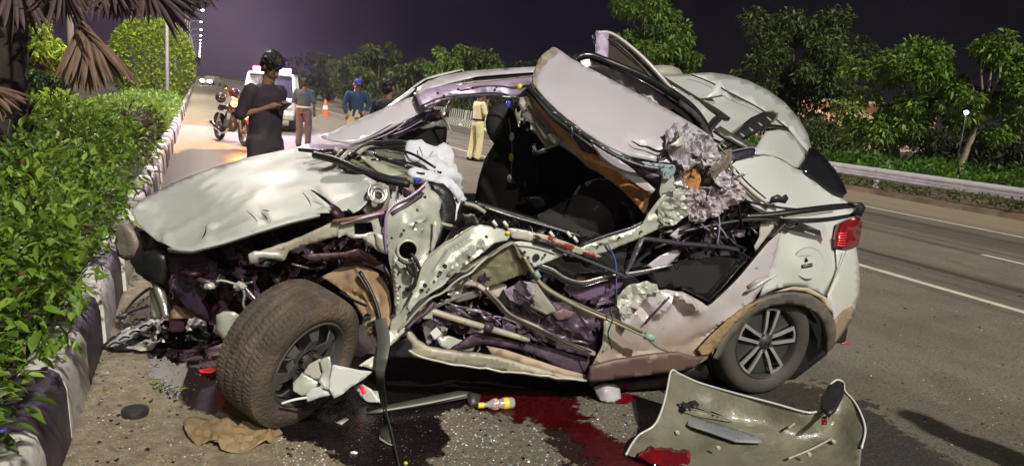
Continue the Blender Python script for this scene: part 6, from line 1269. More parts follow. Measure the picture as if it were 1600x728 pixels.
#PART4
# ------------------------------------------------------------------ stains and dark patches on the road
def stain(name, label, px, col, rough=.15, z=.006, soft=.10, nscale=9, dens=.95, seed=0, zz=0.0):
    P = [at_z(x, y, 0)[:2] for x, y in px]; xs = [p[0] for p in P]; ys = [p[1] for p in P]; st = .03
    nx = int((max(xs) - min(xs)) / st) + 2; ny = int((max(ys) - min(ys)) / st) + 2
    PA = np.array(P); PB = np.roll(PA, -1, 0); gx, gy = np.meshgrid(min(xs) - st + np.arange(nx + 2) * st, min(ys) - st + np.arange(ny + 2) * st, indexing='ij')
    Q = np.stack([gx.ravel(), gy.ravel()], 1); d = PB - PA; L2 = (d * d).sum(1)
    t = np.clip(((Q[:, None] - PA[None]) * d[None]).sum(2) / L2[None], 0, 1); dist = np.linalg.norm(Q[:, None] - PA[None] - t[..., None] * d[None], axis=2).min(1)
    ins = np.array([inside(P, q[0], q[1]) for q in Q]); w = np.clip(np.where(ins, dist, -dist) / soft * .5 + .5, 0, 1)
    ny2 = ny + 2; F = []
    for i in range(nx + 1):
        for j in range(ny + 1):
            a = i * ny2 + j; f_ = [a, a + ny2, a + ny2 + 1, a + 1]
            if w[f_].max() > 0: F.append(f_)
    me = bpy.data.meshes.new(name); me.from_pydata([(q[0], q[1], z) for q in Q], [], F)
    at = me.attributes.new('wet', 'FLOAT', 'POINT'); at.data.foreach_set('value', w.astype(np.float32))
    m = bpy.data.materials.new(name + '_mat'); m.use_nodes = True; n = m.node_tree.nodes; l = m.node_tree.links; b = n['Principled BSDF']
    b.inputs['Roughness'].default_value = rough; b.inputs['Specular IOR Level'].default_value = .5 if rough < .2 else .2
    a = n.new('ShaderNodeAttribute'); a.attribute_name = 'wet'; g = n.new('ShaderNodeNewGeometry')
    t1 = n.new('ShaderNodeTexNoise'); t1.inputs['Scale'].default_value = nscale; t1.inputs['Detail'].default_value = 9; t1.inputs['Roughness'].default_value = .72; l.new(g.outputs['Position'], t1.inputs['Vector'])
    ad = n.new('ShaderNodeMath'); ad.operation = 'ADD'; l.new(a.outputs['Fac'], ad.inputs[0]); nm = n.new('ShaderNodeMath'); nm.operation = 'MULTIPLY_ADD'; nm.inputs[1].default_value = 1.7; nm.inputs[2].default_value = -.35; l.new(t1.outputs['Fac'], nm.inputs[0]); l.new(nm.outputs[0], ad.inputs[1])
    r = n.new('ShaderNodeMapRange'); r.inputs[1].default_value = .98; r.inputs[2].default_value = 1.06; r.inputs[4].default_value = dens; l.new(ad.outputs[0], r.inputs[0]); l.new(r.outputs[0], b.inputs['Alpha'])
    t2 = n.new('ShaderNodeTexNoise'); t2.inputs['Scale'].default_value = 70; t2.inputs['Detail'].default_value = 4; l.new(g.outputs['Position'], t2.inputs['Vector'])
    mx = n.new('ShaderNodeMix'); mx.data_type = 'RGBA'; r2 = n.new('ShaderNodeMapRange'); r2.inputs[1].default_value = .5; r2.inputs[2].default_value = .75; l.new(t2.outputs['Fac'], r2.inputs[0]); l.new(r2.outputs[0], mx.inputs[0])
    mx.inputs[6].default_value = (*col, 1); mx.inputs[7].default_value = (*[c * 2.4 + .004 for c in col], 1); l.new(mx.outputs[2], b.inputs['Base Color'])
    bp = n.new('ShaderNodeBump'); bp.inputs['Strength'].default_value = .3; bp.inputs['Distance'].default_value = .008; l.new(t2.outputs['Fac'], bp.inputs['Height']); l.new(bp.outputs[0], b.inputs['Normal'])
    me.materials.append(m); o = bpy.data.objects.new(name, me); COL.objects.link(o); o['kind'] = 'stuff'; o['label'] = label; return o
stain('oil_and_dark_patch', 'dark oily patch left of the front wheel', [(232, 560), (268, 540), (360, 535), (380, 600), (352, 640), (330, 650), (300, 640), (262, 615), (238, 590)], (.020, .013, .013), .42, .005)
stain('oil_and_dark_patch', 'big black wet patch with shade painted in, under and in front of the wreck', [(425, 655), (440, 600), (520, 560), (640, 548), (800, 560), (1100, 570), (1120, 600), (1060, 610), (985, 612), (940, 622), (830, 625), (745, 632), (690, 648), (688, 672), (700, 690), (684, 716), (650, 745), (560, 745), (500, 700), (470, 690), (440, 682)], (.010, .006, .007), .13, .006)  # real wet patch; its black also holds the shade under the wreck
stain('oil_and_dark_patch', 'dark smear by the fallen bumper panel', [(850, 655), (900, 660), (985, 700), (1000, 745), (900, 745), (865, 700)], (.020, .010, .009), .3, .005, soft=.15)
stain('red_stain', 'dark red wet streak running past the bottle', [(720, 620), (800, 606), (885, 618), (905, 645), (925, 668), (965, 690), (1015, 708), (1040, 735), (1030, 760), (955, 760), (915, 712), (880, 682), (830, 660), (770, 648), (735, 635)], (.048, .0012, .003), .22, .008, soft=.2, nscale=7, dens=.9)
stain('red_stain', 'small red spot beside the broken mirror shell', [(958, 616), (985, 616), (994, 624), (980, 632), (962, 632)], (.16, .003, .007), .2, .008, soft=.04)
stain('oil_and_dark_patch', 'soft dark patch below the rear wheel', [(1100, 575), (1200, 600), (1290, 600), (1300, 640), (1200, 690), (1080, 650), (1040, 610)], (.040, .034, .030), .45, .004, soft=.2, dens=.6)  # translucent dark patch with a soft edge
stain('oil_and_dark_patch', 'grey dark band right of the bumper panel', [(1300, 640), (1345, 625), (1420, 680), (1560, 760), (1340, 760)], (.050, .044, .042), .5, .004, soft=.2, dens=.7)  # translucent grey band laid over the asphalt
stain('oil_and_dark_patch', 'broad dark patch on the carriageway beyond the bonnet', [(240, 246), (300, 232), (420, 236), (480, 260), (420, 300), (280, 296), (232, 280)], (.035, .024, .026), .3, .004, soft=.5, nscale=2, dens=.8)  # large dark patch with a very soft edge

# ------------------------------------------------------------------ debris lying on the road
def Zt(*a, **k): return None
D_ = thing('bumper_panel', 'torn off bumper panel lying inside up with red stains, front right', 'car part', tuple(at_z(1150, 690, 0)))
outl = [(1049, 579, .26), (1062, 584, .25), (1088, 596, .23), (1120, 606, .22), (1160, 617, .22), (1210, 630, .21), (1252, 642, .20), (1270, 644, .20), (1282, 640, .20), (1284, 622, .24), (1296, 602, .28), (1308, 593, .30), (1318, 598, .29), (1320, 610, .27), (1334, 626, .24), (1346, 648, .20), (1352, 672, .15), (1346, 700, .10), (1342, 745, .03), (1240, 760, .02), (1120, 750, .02), (1040, 728, .02), (978, 710, .02), (988, 692, .04), (1000, 678, .06), (1022, 664, .10), (1034, 640, .15), (1042, 610, .21)]
bp_ = panel('panel_shell', outl, M_bumper, D_, thick=.008, step=8, mode='z', inner=[(1080, 680, .035), (1160, 690, .035), (1250, 690, .04), (1100, 640, .12), (1200, 655, .11), (1300, 660, .12), (1310, 700, .05)], rough=.012, rs=5, folds=[((1060, 655), (1240, 690), 9, .02), ((1050, 630), (1140, 650), 8, .015)], smooth=True)
E_ = [(x, y, z + .003) for x, y, z in outl]
tube('panel_rim', [(x, y, z) for x, y, z in E_[22:] + E_[:9]], .006, M_white, D_, mode='z', sides=6)
tube('panel_rim', E_[9:18], .006, M_white, D_, mode='z', sides=6)
panel('broken_bracket', [(1284, 640, .22), (1284, 622, .26), (1296, 604, .30), (1308, 596, .32), (1318, 600, .31), (1318, 618, .28), (1306, 640, .24), (1294, 650, .22)], M_black, D_, thick=.02, step=6, mode='z', rough=.03, rs=14)
for (x, y) in ((1062, 628), (1072, 634), (1084, 630)):
    panel('torn_hole', [(x - 7, y - 3, .17), (x + 2, y - 5, .17), (x + 9, y + 2, .165), (x + 3, y + 7, .16), (x - 5, y + 4, .165)], M_black, D_, thick=.004, mode='z', jag=1)
panel('torn_hole', [(1130, 656, .085), (1144, 654, .085), (1146, 660, .08), (1134, 661, .08)], M_black, D_, thick=.004, mode='z')
for k in range(9): tube('grille_rib', [(1086 + k * 6, 621 + k * 2.4 + (k > 3) * 6, .165 - k * .008), (1092 + k * 6, 634 + k * 2.6 + (k > 3) * 4, .145 - k * .008)], .0045, M_bumper, D_, mode='z', sides=5)
for k in range(3): tube('grille_rib', [(1070 + k * 4, 624 + k * 7, .165), (1100 + k * 6, 632 + k * 7, .14), (1140 + k * 2, 650 + k * 4, .10)], .004, M_bumper, D_, mode='z', sides=5)
panel('grey_pad', [(1076, 652, .10), (1086, 651, .10), (1140, 668, .08), (1188, 684, .06), (1190, 692, .055), (1150, 690, .06), (1110, 676, .07), (1074, 664, .085)], mat('speckled_grey_foam', (.20, .21, .22), .5, 0, .3, 8, dirt=[((.55, .55, .52), .62, 50, .05)]), D_, thick=.008, step=6, mode='z', rough=.008, rs=12)
for x, y in ((1128, 628), (1142, 634), (1178, 648), (1197, 656), (1302, 690), (1326, 664), (1264, 710), (1058, 676), (1122, 700)):
    c = at_z(x, y, .10 if y < 660 else .07); V, F = lathe_raw([(0, .012), (.008, .011), (.008, .006), (.004, .0005)], c, (.1, -.4, .9), 12); mesh_obj('round_clip', V, F, mat('greenish_clip', (.36, .40, .30), .4), D_, True, 40)
tube('stiffener_rib', [(1232, 668, .12), (1248, 656, .13), (1264, 640, .17)], .006, M_beige, D_, mode='z', sides=5)
tube('stiffener_rib', [(1232, 716, .05), (1270, 700, .06), (1300, 684, .08)], .006, M_beige, D_, mode='z', sides=5)
panel('red_smear', [(1000, 706, .045), (1016, 696, .055), (1040, 700, .05), (1076, 704, .048), (1078, 722, .035), (1050, 732, .03), (1014, 722, .03), (996, 714, .035)], mat('wet_red', (.16, .003, .008), .2, 0, .5, 18, coat=.6, dirt=[((.09, .08, .055), .58, 14, .1)]), D_, thick=.003, step=5, mode='z', rough=.004, jag=3.5)
panel('red_reflector', [(1284, 652, .2), (1292, 650, .2), (1292, 662, .19), (1284, 662, .19)], M_red, D_, thick=.01, mode='z')

b = thing('plastic_bottle', 'small clear drink bottle with yellow cap and yellow label', 'bottle', tuple(at_z(775, 636, 0)))
p0 = at_z(750, 633, .033); p1 = at_z(799, 629, .033); ax = (p1 - p0) / np.linalg.norm(p1 - p0); L = np.linalg.norm(p1 - p0)
V, F = lathe_raw([(.0, .012), (.03 * 1, .013), (.04, .020), (.055, .028), (.075, .031), (.09, .026), (.10, .024), (.115, .030), (L - .01, .031), (L, .026), (L, .0005)], p0 + ax * .012, ax, 20); mesh_obj('bottle_body', V, F, M_clear, b, True, 60)
V, F = lathe_raw([(-.012, .0005), (-.012, .015), (.018, .016), (.018, .012)], p0, ax, 16); mesh_obj('cap', V, F, M_yellow, b, True, 40)
V, F = lathe_raw([(.118, .0315), (L - .035, .0325)], p0 + ax * .012, ax, 20); mesh_obj('label_band', V, F, M_yellow, b, True)
V, F = lathe_raw([(.066, .0315), (.085, .031)], p0 + ax * .012, ax, 20); mesh_obj('red_band', V, F, mat('faded_red_print', (.5, .08, .06), .5, dirt=[((.7, .68, .65), .48, 60, .05)]), b, True)

tag(panel('cardboard_scrap', [(288, 662, .02), (300, 657, .03), (330, 656, .035), (352, 660, .05), (372, 664, .05), (400, 660, .04), (428, 654, .05), (434, 664, .03), (442, 676, .01), (430, 682, .01), (424, 692, .01), (400, 697, .01), (372, 706, .01), (345, 702, .015), (336, 688, .03), (320, 690, .02), (300, 688, .02), (290, 676, .02)], M_cardb, None, thick=.006, step=4.5, mode='z', rough=.04, rs=9, jag=1.6), 'crumpled brown sheet lying in front of the front tyre', 'debris')
c = at_z(211, 648, 0); V, F = lathe_raw([(0, .058), (.022, .062), (.034, .058), (.036, .045), (.03, .035), (.03, .0005)], c, (0, .05, 1), 24); tag(mesh_obj('rubber_disc', V, F, mat('matt_black_rubber', (.022, .021, .022), .7, bump=.5, bs=40), None, True, 40), 'round black rubber cap on the gritty verge by the kerb', 'debris')
# leafy sprig
sp_ = thing('leaf_sprig', 'fresh green leaf sprig on the road left of the front tyre', 'sprig', tuple(at_z(255, 607, 0)))
tube('sprig_stem', [(234, 598, .01), (250, 606, .02), (276, 612, .01)], .003, M_stem, sp_, mode='z', sides=5)
for k in range(9):
    t = k / 8; x = 236 + 42 * t; y = 600 + 11 * t; s_ = -1 if k % 2 else 1
    place_leaf(sp_, at_z(x, y, .015), (.5, s_ * .9 - .1, .15), .055)
# undertray and grille wreckage
u_ = thing('fallen_undertray', 'black shattered undertray lying below the front end by the kerb', 'car part', tuple(at_z(255, 530, 0)))
panel('tray_sheet', [(158, 542, .02), (176, 528, .04), (196, 514, .06), (222, 500, .08), (246, 496, .09), (280, 500, .07), (306, 494, .08), (322, 508, .07), (340, 520, .05), (348, 534, .03), (320, 545, .02), (270, 549, .02), (220, 549, .02), (180, 548, .02)], M_black, u_, thick=.01, step=6, mode='z', rough=.025, rs=10, smooth=False)
panel('pale_tray_flap', [(166, 540, .06), (188, 522, .08), (214, 508, .10), (240, 500, .11), (238, 512, .09), (214, 524, .08), (196, 534, .06), (178, 542, .05)], mat('scuffed_grey_plastic', (.26, .24, .25), .5, 0, .4, 12, dirt=[((.05, .05, .05), .55, 14, .1)]), u_, thick=.006, step=5, mode='z', rough=.012, rs=14)
for k in range(4): tube('tray_rib', [(170 + k * 16, 540 - k * 9, .085 + k * .012), (178 + k * 16, 535 - k * 9, .095 + k * .012), (186 + k * 16, 536 - k * 9, .08 + k * .012)], .006, M_black, u_, mode='z', sides=5)
panel('pale_tray_strip', [(206, 544, .05), (228, 530, .05), (246, 536, .05), (238, 546, .04), (220, 548, .03)], M_grey, u_, thick=.005, mode='z', rough=.01)
for k in range(18): crumple('tray_scrap', random.uniform(240, 335), random.uniform(502, 540), .07, random.uniform(.03, .08), random.choice((M_black, M_purlite, M_maroon, M_purple, M_black)), u_, k, mode='z')
tube('tray_edge', [(262, 546, .04), (300, 548, .04), (345, 534, .05)], .012, mat('rosy_strip', (.35, .16, .22), .4), u_, mode='z', sides=5)
tag(tube('metal_rod', [(192, 487, .03), (212, 466, .06), (234, 449, .10)], .012, mat('olive_rod', (.12, .10, .07), .6), None, mode='z'), 'thin dark rod leaning from the kerb to the bumper', 'debris')
c = at_z(188, 494, .012); V, F = box_raw(c, (.07, .05, .024), rotz(.3)); o = mesh_obj('small_clip_box', V, F, M_black, None); bevel(o, .004); tag(o, 'tiny black square clip at the kerb foot', 'debris')
tag(panel('split_trim', [(196, 500, .02), (206, 508, .02), (200, 512, .02), (184, 498, .02)], M_olive, None, thick=.006, mode='z', rough=.01), 'scrap of olive trim beside the kerb', 'debris')
# long dark strips in front of the door
s1 = thing('plastic_sill_strip', 'long grey black plastic sill strip lying left of the bottle', 'car part', tuple(at_z(660, 630, 0)))
panel('strip_body', [(572, 638, .02), (600, 634, .03), (660, 622, .04), (715, 611, .05), (735, 612, .05), (738, 620, .03), (700, 627, .02), (640, 638, .015), (600, 644, .01), (574, 646, .01)], mat('grey_black_plastic', (.085, .083, .075), .45, 0, .3, 6), s1, thick=.008, mode='z', rough=.004)
tube('strip_edge', [(600, 641, .03), (660, 631, .035), (728, 617, .045)], .006, M_grey, s1, mode='z', sides=5)
panel('strip_end', [(732, 612, .05), (752, 617, .04), (748, 630, .01), (736, 634, .01), (730, 626, .02)], mat('brown_black_plastic', (.045, .038, .035), .5), s1, thick=.01, mode='z', rough=.01)
s2 = thing('hanging_seal_strip', 'long narrow black door seal trailing from the wreck to the bottom edge', 'car part', tuple(at_z(605, 690, 0)))
gb = mat('seal_grey', (.060, .060, .054), .45, 0, .3, 9)
P = [at_v(594, 498, -.16), at_v(600, 530, -.2), at_v(597, 560, -.24), at_v(594, 590, -.28), at_z(600, 632, .05), at_z(605, 655, .03), at_z(614, 690, .02), at_z(624, 735, .012)]
V, F = sweep_raw(crspline(P, 6), [.030, .034, .030, .022, .02, .018, .014, .012], 6, .35, up=(0, -1, .3)); mesh_obj('seal_length', V, F, gb, s2, True, 40)
panel('seal_flap', [(602, 662, .03), (612, 668, .02), (616, 692, .01), (604, 690, .01), (594, 682, .012), (593, 672, .02)], gb, s2, thick=.006, mode='z')
panel('seal_flap_edge', [(592, 672, .022), (594, 684, .014), (606, 692, .012), (616, 696, .012), (605, 693, .016), (593, 686, .018)], M_grey, s2, thick=.006, mode='z')
# mirror shell, white broken piece with red, scrap fragments
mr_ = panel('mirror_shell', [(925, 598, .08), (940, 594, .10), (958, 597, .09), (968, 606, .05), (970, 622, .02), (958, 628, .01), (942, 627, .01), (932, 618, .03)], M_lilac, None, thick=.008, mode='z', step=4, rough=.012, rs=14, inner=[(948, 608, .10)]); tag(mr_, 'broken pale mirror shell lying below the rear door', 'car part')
wb = thing('broken_lamp_piece', 'white broken lamp piece with red streak beside the front wheel', 'car part', tuple(at_z(575, 622, 0)))
panel('lamp_shell', [(552, 602, .09), (566, 600, .1), (580, 608, .09), (590, 622, .05), (592, 628, .03), (578, 628, .02), (564, 620, .03)], M_whitepl, wb, thick=.008, mode='z', step=4, rough=.01, rs=14)
panel('red_lens', [(560, 602, .115), (568, 603, .115), (572, 614, .09), (566, 616, .08)], M_redhi, wb, thick=.004, mode='z')
panel('lamp_fragment', [(580, 610, .08), (594, 612, .06), (604, 626, .02), (594, 630, .02), (586, 620, .05)], M_inner2, wb, thick=.006, mode='z', step=4, rough=.02, rs=16)
rp = tag(panel('red_plastic_scrap', [(1304, 530, .02), (1318, 531, .02), (1330, 535, .01), (1316, 536, .01)], M_redhi, None, thick=.004, mode='z'), 'thin red plastic scrap behind the rear bumper', 'debris')
tag(panel('red_ribbon', [(310, 578, .02), (326, 574, .03), (340, 577, .02), (330, 582, .015), (314, 582, .015)], M_redhi, None, thick=.004, mode='z', rough=.01), 'crumpled bright red scrap in the dark oily patch', 'debris')
tag(panel('pale_wrapper', [(524, 660, .01), (540, 652, .02), (545, 655, .015), (534, 663, .008)], M_grey, None, thick=.003, mode='z'), 'small grey shard on the black wet patch', 'debris')
V, F = ell_raw(at_z(553, 707, .008), (.018, .008, .008), bump=.4); tag(mesh_obj('white_chip', V, F, M_whitepl, None), 'largest white plastic chip on the black wet patch', 'debris')
V, F = ell_raw(at_z(634, 723, .008), (.010, .010, .008)); tag(mesh_obj('yellow_chip', V, F, mat('lime_plastic', (.55, .65, .05), .4), None), 'tiny yellow green chip at the tip of the black seal strip', 'debris')
for lb, x, y, a in (('dry brown leaf by the kerb foot', 163, 610, .4), ('yellowed leaf near the near kerb stone', 99, 704, 1.2), ('dry leaf left of the round black cap', 172, 584, 2.2), ('thin green leaf by the undertray tip', 158, 566, .9)):
    o = bpy.data.objects.new('fallen_leaf', leaf_me); COL.objects.link(o); o.location = at_z(x, y, .012); o.rotation_euler = (.1, .2, a); o.scale = (.05,) * 3; tag(o, lb, 'leaf')
# scattered glass and grit
def chips(name, label, regs, m, smin, smax, seed=1):
    parts = []; r = random.Random(seed)
    for (x0, x1, y0, y1, n_) in regs:
        for _ in range(n_):
            p = at_z(r.uniform(x0, x1), r.uniform(y0, y1), 0); s_ = r.uniform(smin, smax) * (1 + np.linalg.norm(p[:2]) * .03); R = rotz(r.uniform(0, 6.28))
            V = [p + R @ (np.array(q) * s_) for q in ((-.5, -.4, 0), (.6, -.3, 0), (.1, .6, 0), (-.3 + r.random() * .4, 0, .5))]
            parts.append((V, [[0, 1, 3], [1, 2, 3], [2, 0, 3], [0, 2, 1]]))
    V, F = merge(parts); o = mesh_obj(name, V, F, m, None); kind(o, 'stuff'); o['label'] = label; return o
chips('glass_fragments', 'glass crumbs scattered over the road in front of the wreck', [(430, 660, 640, 728, 330), (560, 900, 600, 728, 240), (140, 330, 540, 728, 70), (640, 760, 610, 700, 110), (940, 1040, 600, 700, 40), (1350, 1600, 560, 728, 40), (1300, 1600, 420, 560, 35), (700, 1000, 640, 728, 80)], M_glassfl, .003, .010)
chips('road_grit', 'gravel and grit along the kerb', [(95, 330, 560, 728, 900), (180, 330, 420, 560, 380), (560, 800, 640, 728, 500), (380, 560, 690, 728, 220), (800, 1000, 610, 728, 300), (200, 330, 250, 420, 200)], mat('grit', (.24, .19, .13), .9, 0, .4, 30), .004, .017, 5)
chips('dark_debris_crumbs', 'dark plastic crumbs on the road', [(150, 340, 560, 728, 90), (1300, 1600, 400, 700, 60), (420, 1000, 640, 728, 120)], M_black, .006, .022, 9)

# ------------------------------------------------------------------ people
def remesh(o, vox, sm=3):
    md = o.modifiers.new('rm', 'REMESH'); md.mode = 'VOXEL'; md.voxel_size = vox; md.use_smooth_shade = True
    s_ = o.modifiers.new('sm', 'SMOOTH'); s_.iterations = sm; s_.factor = .5; return o
def limb(pts, rad, sides=10, n=4):
    P = crspline(pts, n) if len(pts) > 2 else [np.array(p, float) for p in pts]
    R = np.interp(np.linspace(0, 1, len(P)), np.linspace(0, 1, len(rad)), rad); T0 = P[0] - P[1]; T1 = P[-1] - P[-2]
    P = [P[0] + T0 / np.linalg.norm(T0) * R[0] * .7] + P + [P[-1] + T1 / np.linalg.norm(T1) * R[-1] * .7]
    return sweep_raw(P, [R[0] * .5] + list(R) + [R[-1] * .5], sides)
def loft(rings, n=16):
    """rings: (centre, rx, ry)"""
    V = []; F = []
    for c, rx, ry in rings:
        for i in range(n):
            a = 2 * math.pi * i / n; ca, sa = math.cos(a), math.sin(a)
            V.append((c[0] + rx * math.copysign(abs(ca) ** .85, ca), c[1] + ry * math.copysign(abs(sa) ** .85, sa), c[2]))
    for j in range(len(rings) - 1):
        for i in range(n): i2 = (i + 1) % n; F.append([j * n + i, j * n + i2, (j + 1) * n + i2, (j + 1) * n + i])
    F.append(list(range(n))[::-1]); F.append([(len(rings) - 1) * n + i for i in range(n)]); return V, F
SKIN = mat('brown_skin', (.20, .105, .065), .55, 0, .08, 12)
HAIR = mat('black_hair', (.010, .009, .009), .5, 0, .4, 30, bump=.8, bs=60)
def hand_raw(w, dr, side, curl=.5):
    """palm, four unequal curled fingers and a thumb, along dr from wrist w"""
    w = np.array(w, float); dr = np.array(dr, float); dr /= np.linalg.norm(dr)
    s_ = np.cross(dr, (0, 0, 1.0)); s_ = s_ / np.linalg.norm(s_) if np.linalg.norm(s_) > .1 else np.array([0, 1.0, 0]); u = np.cross(s_, dr)
    out = [limb([w, w + dr * .045, w + dr * .08], [.022, .034, .034], 8, 2)]
    for k, L in enumerate((.065, .075, .07, .055)):
        b0 = w + dr * .085 + s_ * (k - 1.5) * .02; m1 = b0 + dr * L * .5 - u * L * .15; e_ = m1 + dr * L * .45 * (1 - curl) - u * L * .5 * curl
        out.append(limb([b0, m1, e_], [.010, .009, .007], 6, 2))
    t0 = w + dr * .03 + s_ * .03 * side; out.append(limb([t0, t0 + dr * .03 + s_ * .03 * side, t0 + dr * .06 + s_ * .03 * side - u * .01], [.012, .011, .009], 6, 2))
    return out
def person(label, loc, rz, J, shirt, trousers, shoes=None, hair=True, scale=1.0, shirt_len=.86, cap=None, belt=None, long_sleeve=False, vox=.011, hair_r=1.0, collar=None):
    root = thing('person', label, 'person', tuple(loc), rz, local=True); root.scale = (scale,) * 3
    j = dict(pelvis=(0, 0, .95), chest=(0, 0, 1.27), neck=(0, .0, 1.45), head=(0, -.01, 1.60), look=0.0, nod=0.0,
             sL=(.19, 0, 1.40), sR=(-.19, 0, 1.40), eL=(.25, .02, 1.13), eR=(-.25, .02, 1.13), wL=(.26, -.06, .88), wR=(-.26, -.06, .88),
             hL=(.10, 0, .93), hR=(-.10, 0, .93), kL=(.12, -.02, .50), kR=(-.12, -.02, .50), aL=(.13, .02, .09), aR=(-.13, .02, .09))
    j.update(J); A = {k: np.array(v, float) if isinstance(v, tuple) else v for k, v in j.items()}
    R = rotz(A['look']) @ np.array([[1, 0, 0], [0, math.cos(A['nod']), -math.sin(A['nod'])], [0, math.sin(A['nod']), math.cos(A['nod'])]])
    H = A['head']
    P = [ell_raw(H + R @ np.array([0, .012, .035]), (.077, .092, .088), 16, 12, R), ell_raw(H + R @ np.array([0, -.02, -.03]), (.060, .070, .080), 14, 10, R),
         limb([A['neck'] - np.array([0, 0, .06]), H + R @ np.array([0, .02, -.04])], [.062, .052], 10),
         ell_raw(H + R @ np.array([0, -.098, -.012]), (.013, .018, .024), 8, 6, R), ell_raw(H + R @ np.array([0, -.086, -.055]), (.026, .012, .010), 8, 6, R), ell_raw(H + R @ np.array([0, -.078, -.095]), (.026, .02, .018), 8, 6, R)]
    for s_ in (-1, 1): P.append(ell_raw(H + R @ np.array([s_ * .079, .012, -.005]), (.010, .02, .032), 8, 6, R))
    P.append(loft([(A['pelvis'] - np.array([0, 0, .04]), .14, .10), (A['pelvis'] + np.array([0, 0, .10]), .14, .10), (A['chest'] - np.array([0, 0, .08]), .15, .105), (A['chest'] + np.array([0, 0, .08]), .165, .11), (A['neck'] - np.array([0, 0, .04]), .08, .07)]))
    for S in 'LR':
        P.append(limb([A['s' + S], A['e' + S]], [.052, .040])); P.append(limb([A['e' + S], A['w' + S]], [.040, .026]))
        P += hand_raw(A['w' + S], A['hd' + S] if 'hd' + S in A else A['w' + S] - A['e' + S], 1 if S == 'L' else -1, .55)
        P.append(limb([A['h' + S], A['k' + S]], [.085, .058])); P.append(limb([A['k' + S], A['a' + S]], [.058, .038])); P.append(limb([A['a' + S], A['a' + S] + np.array([0, -.13, -.05])], [.04, .03]))
    V, F = merge(P); body = mesh_obj('body', V, F, SKIN, root, True); remesh(body, vox, 2)
    for s_ in (-1, 1):
        V, F = ell_raw(H + R @ np.array([s_ * .030, -.084, .018]), (.012, .007, .007), 8, 6, R); e_ = mesh_obj('eye', V, F, HAIR, root, True)
    # shirt
    P = [loft([((A['pelvis'] + np.array([0, 0, shirt_len - .95])), .175, .125), (A['pelvis'] + np.array([0, 0, .08]), .165, .12), (A['chest'] - np.array([0, 0, .08]), .175, .125), (A['chest'] + np.array([0, 0, .07]), .195, .13), (A['chest'] + np.array([0, 0, .14]), .185, .11), (A['neck'] - np.array([0, 0, .005]), .085, .075)])]
    for S in 'LR':
        P.append(limb([A['s' + S], A['s' + S] * .5 + A['e' + S] * .5, A['e' + S]], [.075, .068, .062] if long_sleeve else [.075, .070, .064]))
        if long_sleeve: P.append(limb([A['e' + S], A['w' + S] * .9 + A['e' + S] * .1], [.060, .044]))
    V, F = merge(P); V = np.array([np.array(v) + np.array(noise.noise_vector(Vector(np.array(v) * 9))) * .010 for v in V]); remesh(mesh_obj('shirt', V, F, shirt, root, True), .014, 2)
    P = [loft([((A['pelvis'] - np.array([0, 0, .10])), .165, .125), (A['pelvis'] + np.array([0, 0, .02]), .165, .12), (A['pelvis'] + np.array([0, 0, .10]), .155, .115)])]
    for S in 'LR': P.append(limb([A['h' + S], A['k' + S], A['a' + S] + np.array([0, 0, .0])], [.108, .085, .072], 12))
    V, F = merge(P); V = np.array([np.array(v) + np.array(noise.noise_vector(Vector(np.array(v) * 8))) * .012 for v in V]); remesh(mesh_obj('trousers', V, F, trousers, root, True), .014, 2)
    for S in 'LR':
        a = A['a' + S]; V, F = merge([ell_raw((a[0], a[1] - .07, .045), (.05, .135, .045), 12, 8), ell_raw((a[0], a[1] + .02, .06), (.045, .06, .06), 10, 8)]); mesh_obj('shoe', V, F, shoes or M_black, root, True)
    if belt:
        V, F = loft([(A['pelvis'] + np.array([0, 0, .045]), .180, .138), (A['pelvis'] + np.array([0, 0, .085]), .180, .138)], 20); mesh_obj('belt', V, F, belt, root, True, 40)
    if cap:
        V, F = merge([ell_raw(H + R @ np.array([0, .012, .065]), (.088, .102, .075), 16, 10, R), ell_raw(H + R @ np.array([0, -.12, .055]), (.065, .06, .010), 12, 6, R)]); mesh_obj('cap', V, F, cap, root, True)
        V, F = ell_raw(H + R @ np.array([0, .05, .01]), (.080, .075, .07), 12, 8, R); mesh_obj('hair', V, F, HAIR, root, True)
    elif hair:
        V, F = merge([ell_raw(H + R @ np.array([0, .028, .062]), np.array([.090, .100, .082]) * hair_r, 22, 16, R, .18), ell_raw(H + R @ np.array([0, .060, .0]), np.array([.080, .062, .085]) * hair_r, 16, 12, R, .15)])
        V = np.array([np.array(v) + rng.normal(size=3) * .004 * hair_r for v in V]); mesh_obj('hair', V, F, HAIR, root)
    return root
def wear(name, col, **k): return mat(name, col, .85, 0, .12, 8, bump=.25, bs=90, **k)
# man beside the bonnet looking down at a phone
g = at_y(414, 250, 7.9); g[2] = 0
person('large man in dark maroon shirt behind the bonnet looking down at his phone', g, math.radians(66), dict(head=(0, -.07, 1.61), neck=(0, -.01, 1.46), nod=.62, look=-.25, eL=(.24, .09, 1.15), wL=(.13, -.10, 1.26), eR=(-.24, .09, 1.15), wR=(-.10, -.11, 1.24), hdL=np.array([-.5, -.6, .3]), hdR=np.array([.5, -.6, .3])),
       wear('dark_maroon_shirt', (.028, .018, .026)), wear('dark_grey_trousers', (.035, .028, .034)), scale=1.10, hair_r=1.12, shirt_len=.80, vox=.011)
pc = g + rotz(math.radians(66)) @ np.array([.02, -.24, 1.38])
V, F = box_raw(pc, (.075, .012, .15), rotz(math.radians(66)) @ np.array([[1, 0, 0], [0, .6, -.8], [0, .8, .6]])); o = bevel(mesh_obj('phone', V, F, M_black, None), .005); tag(o, 'dark mobile phone held by the large man in maroon', 'phone')
g = at_z(473, 231, 0)
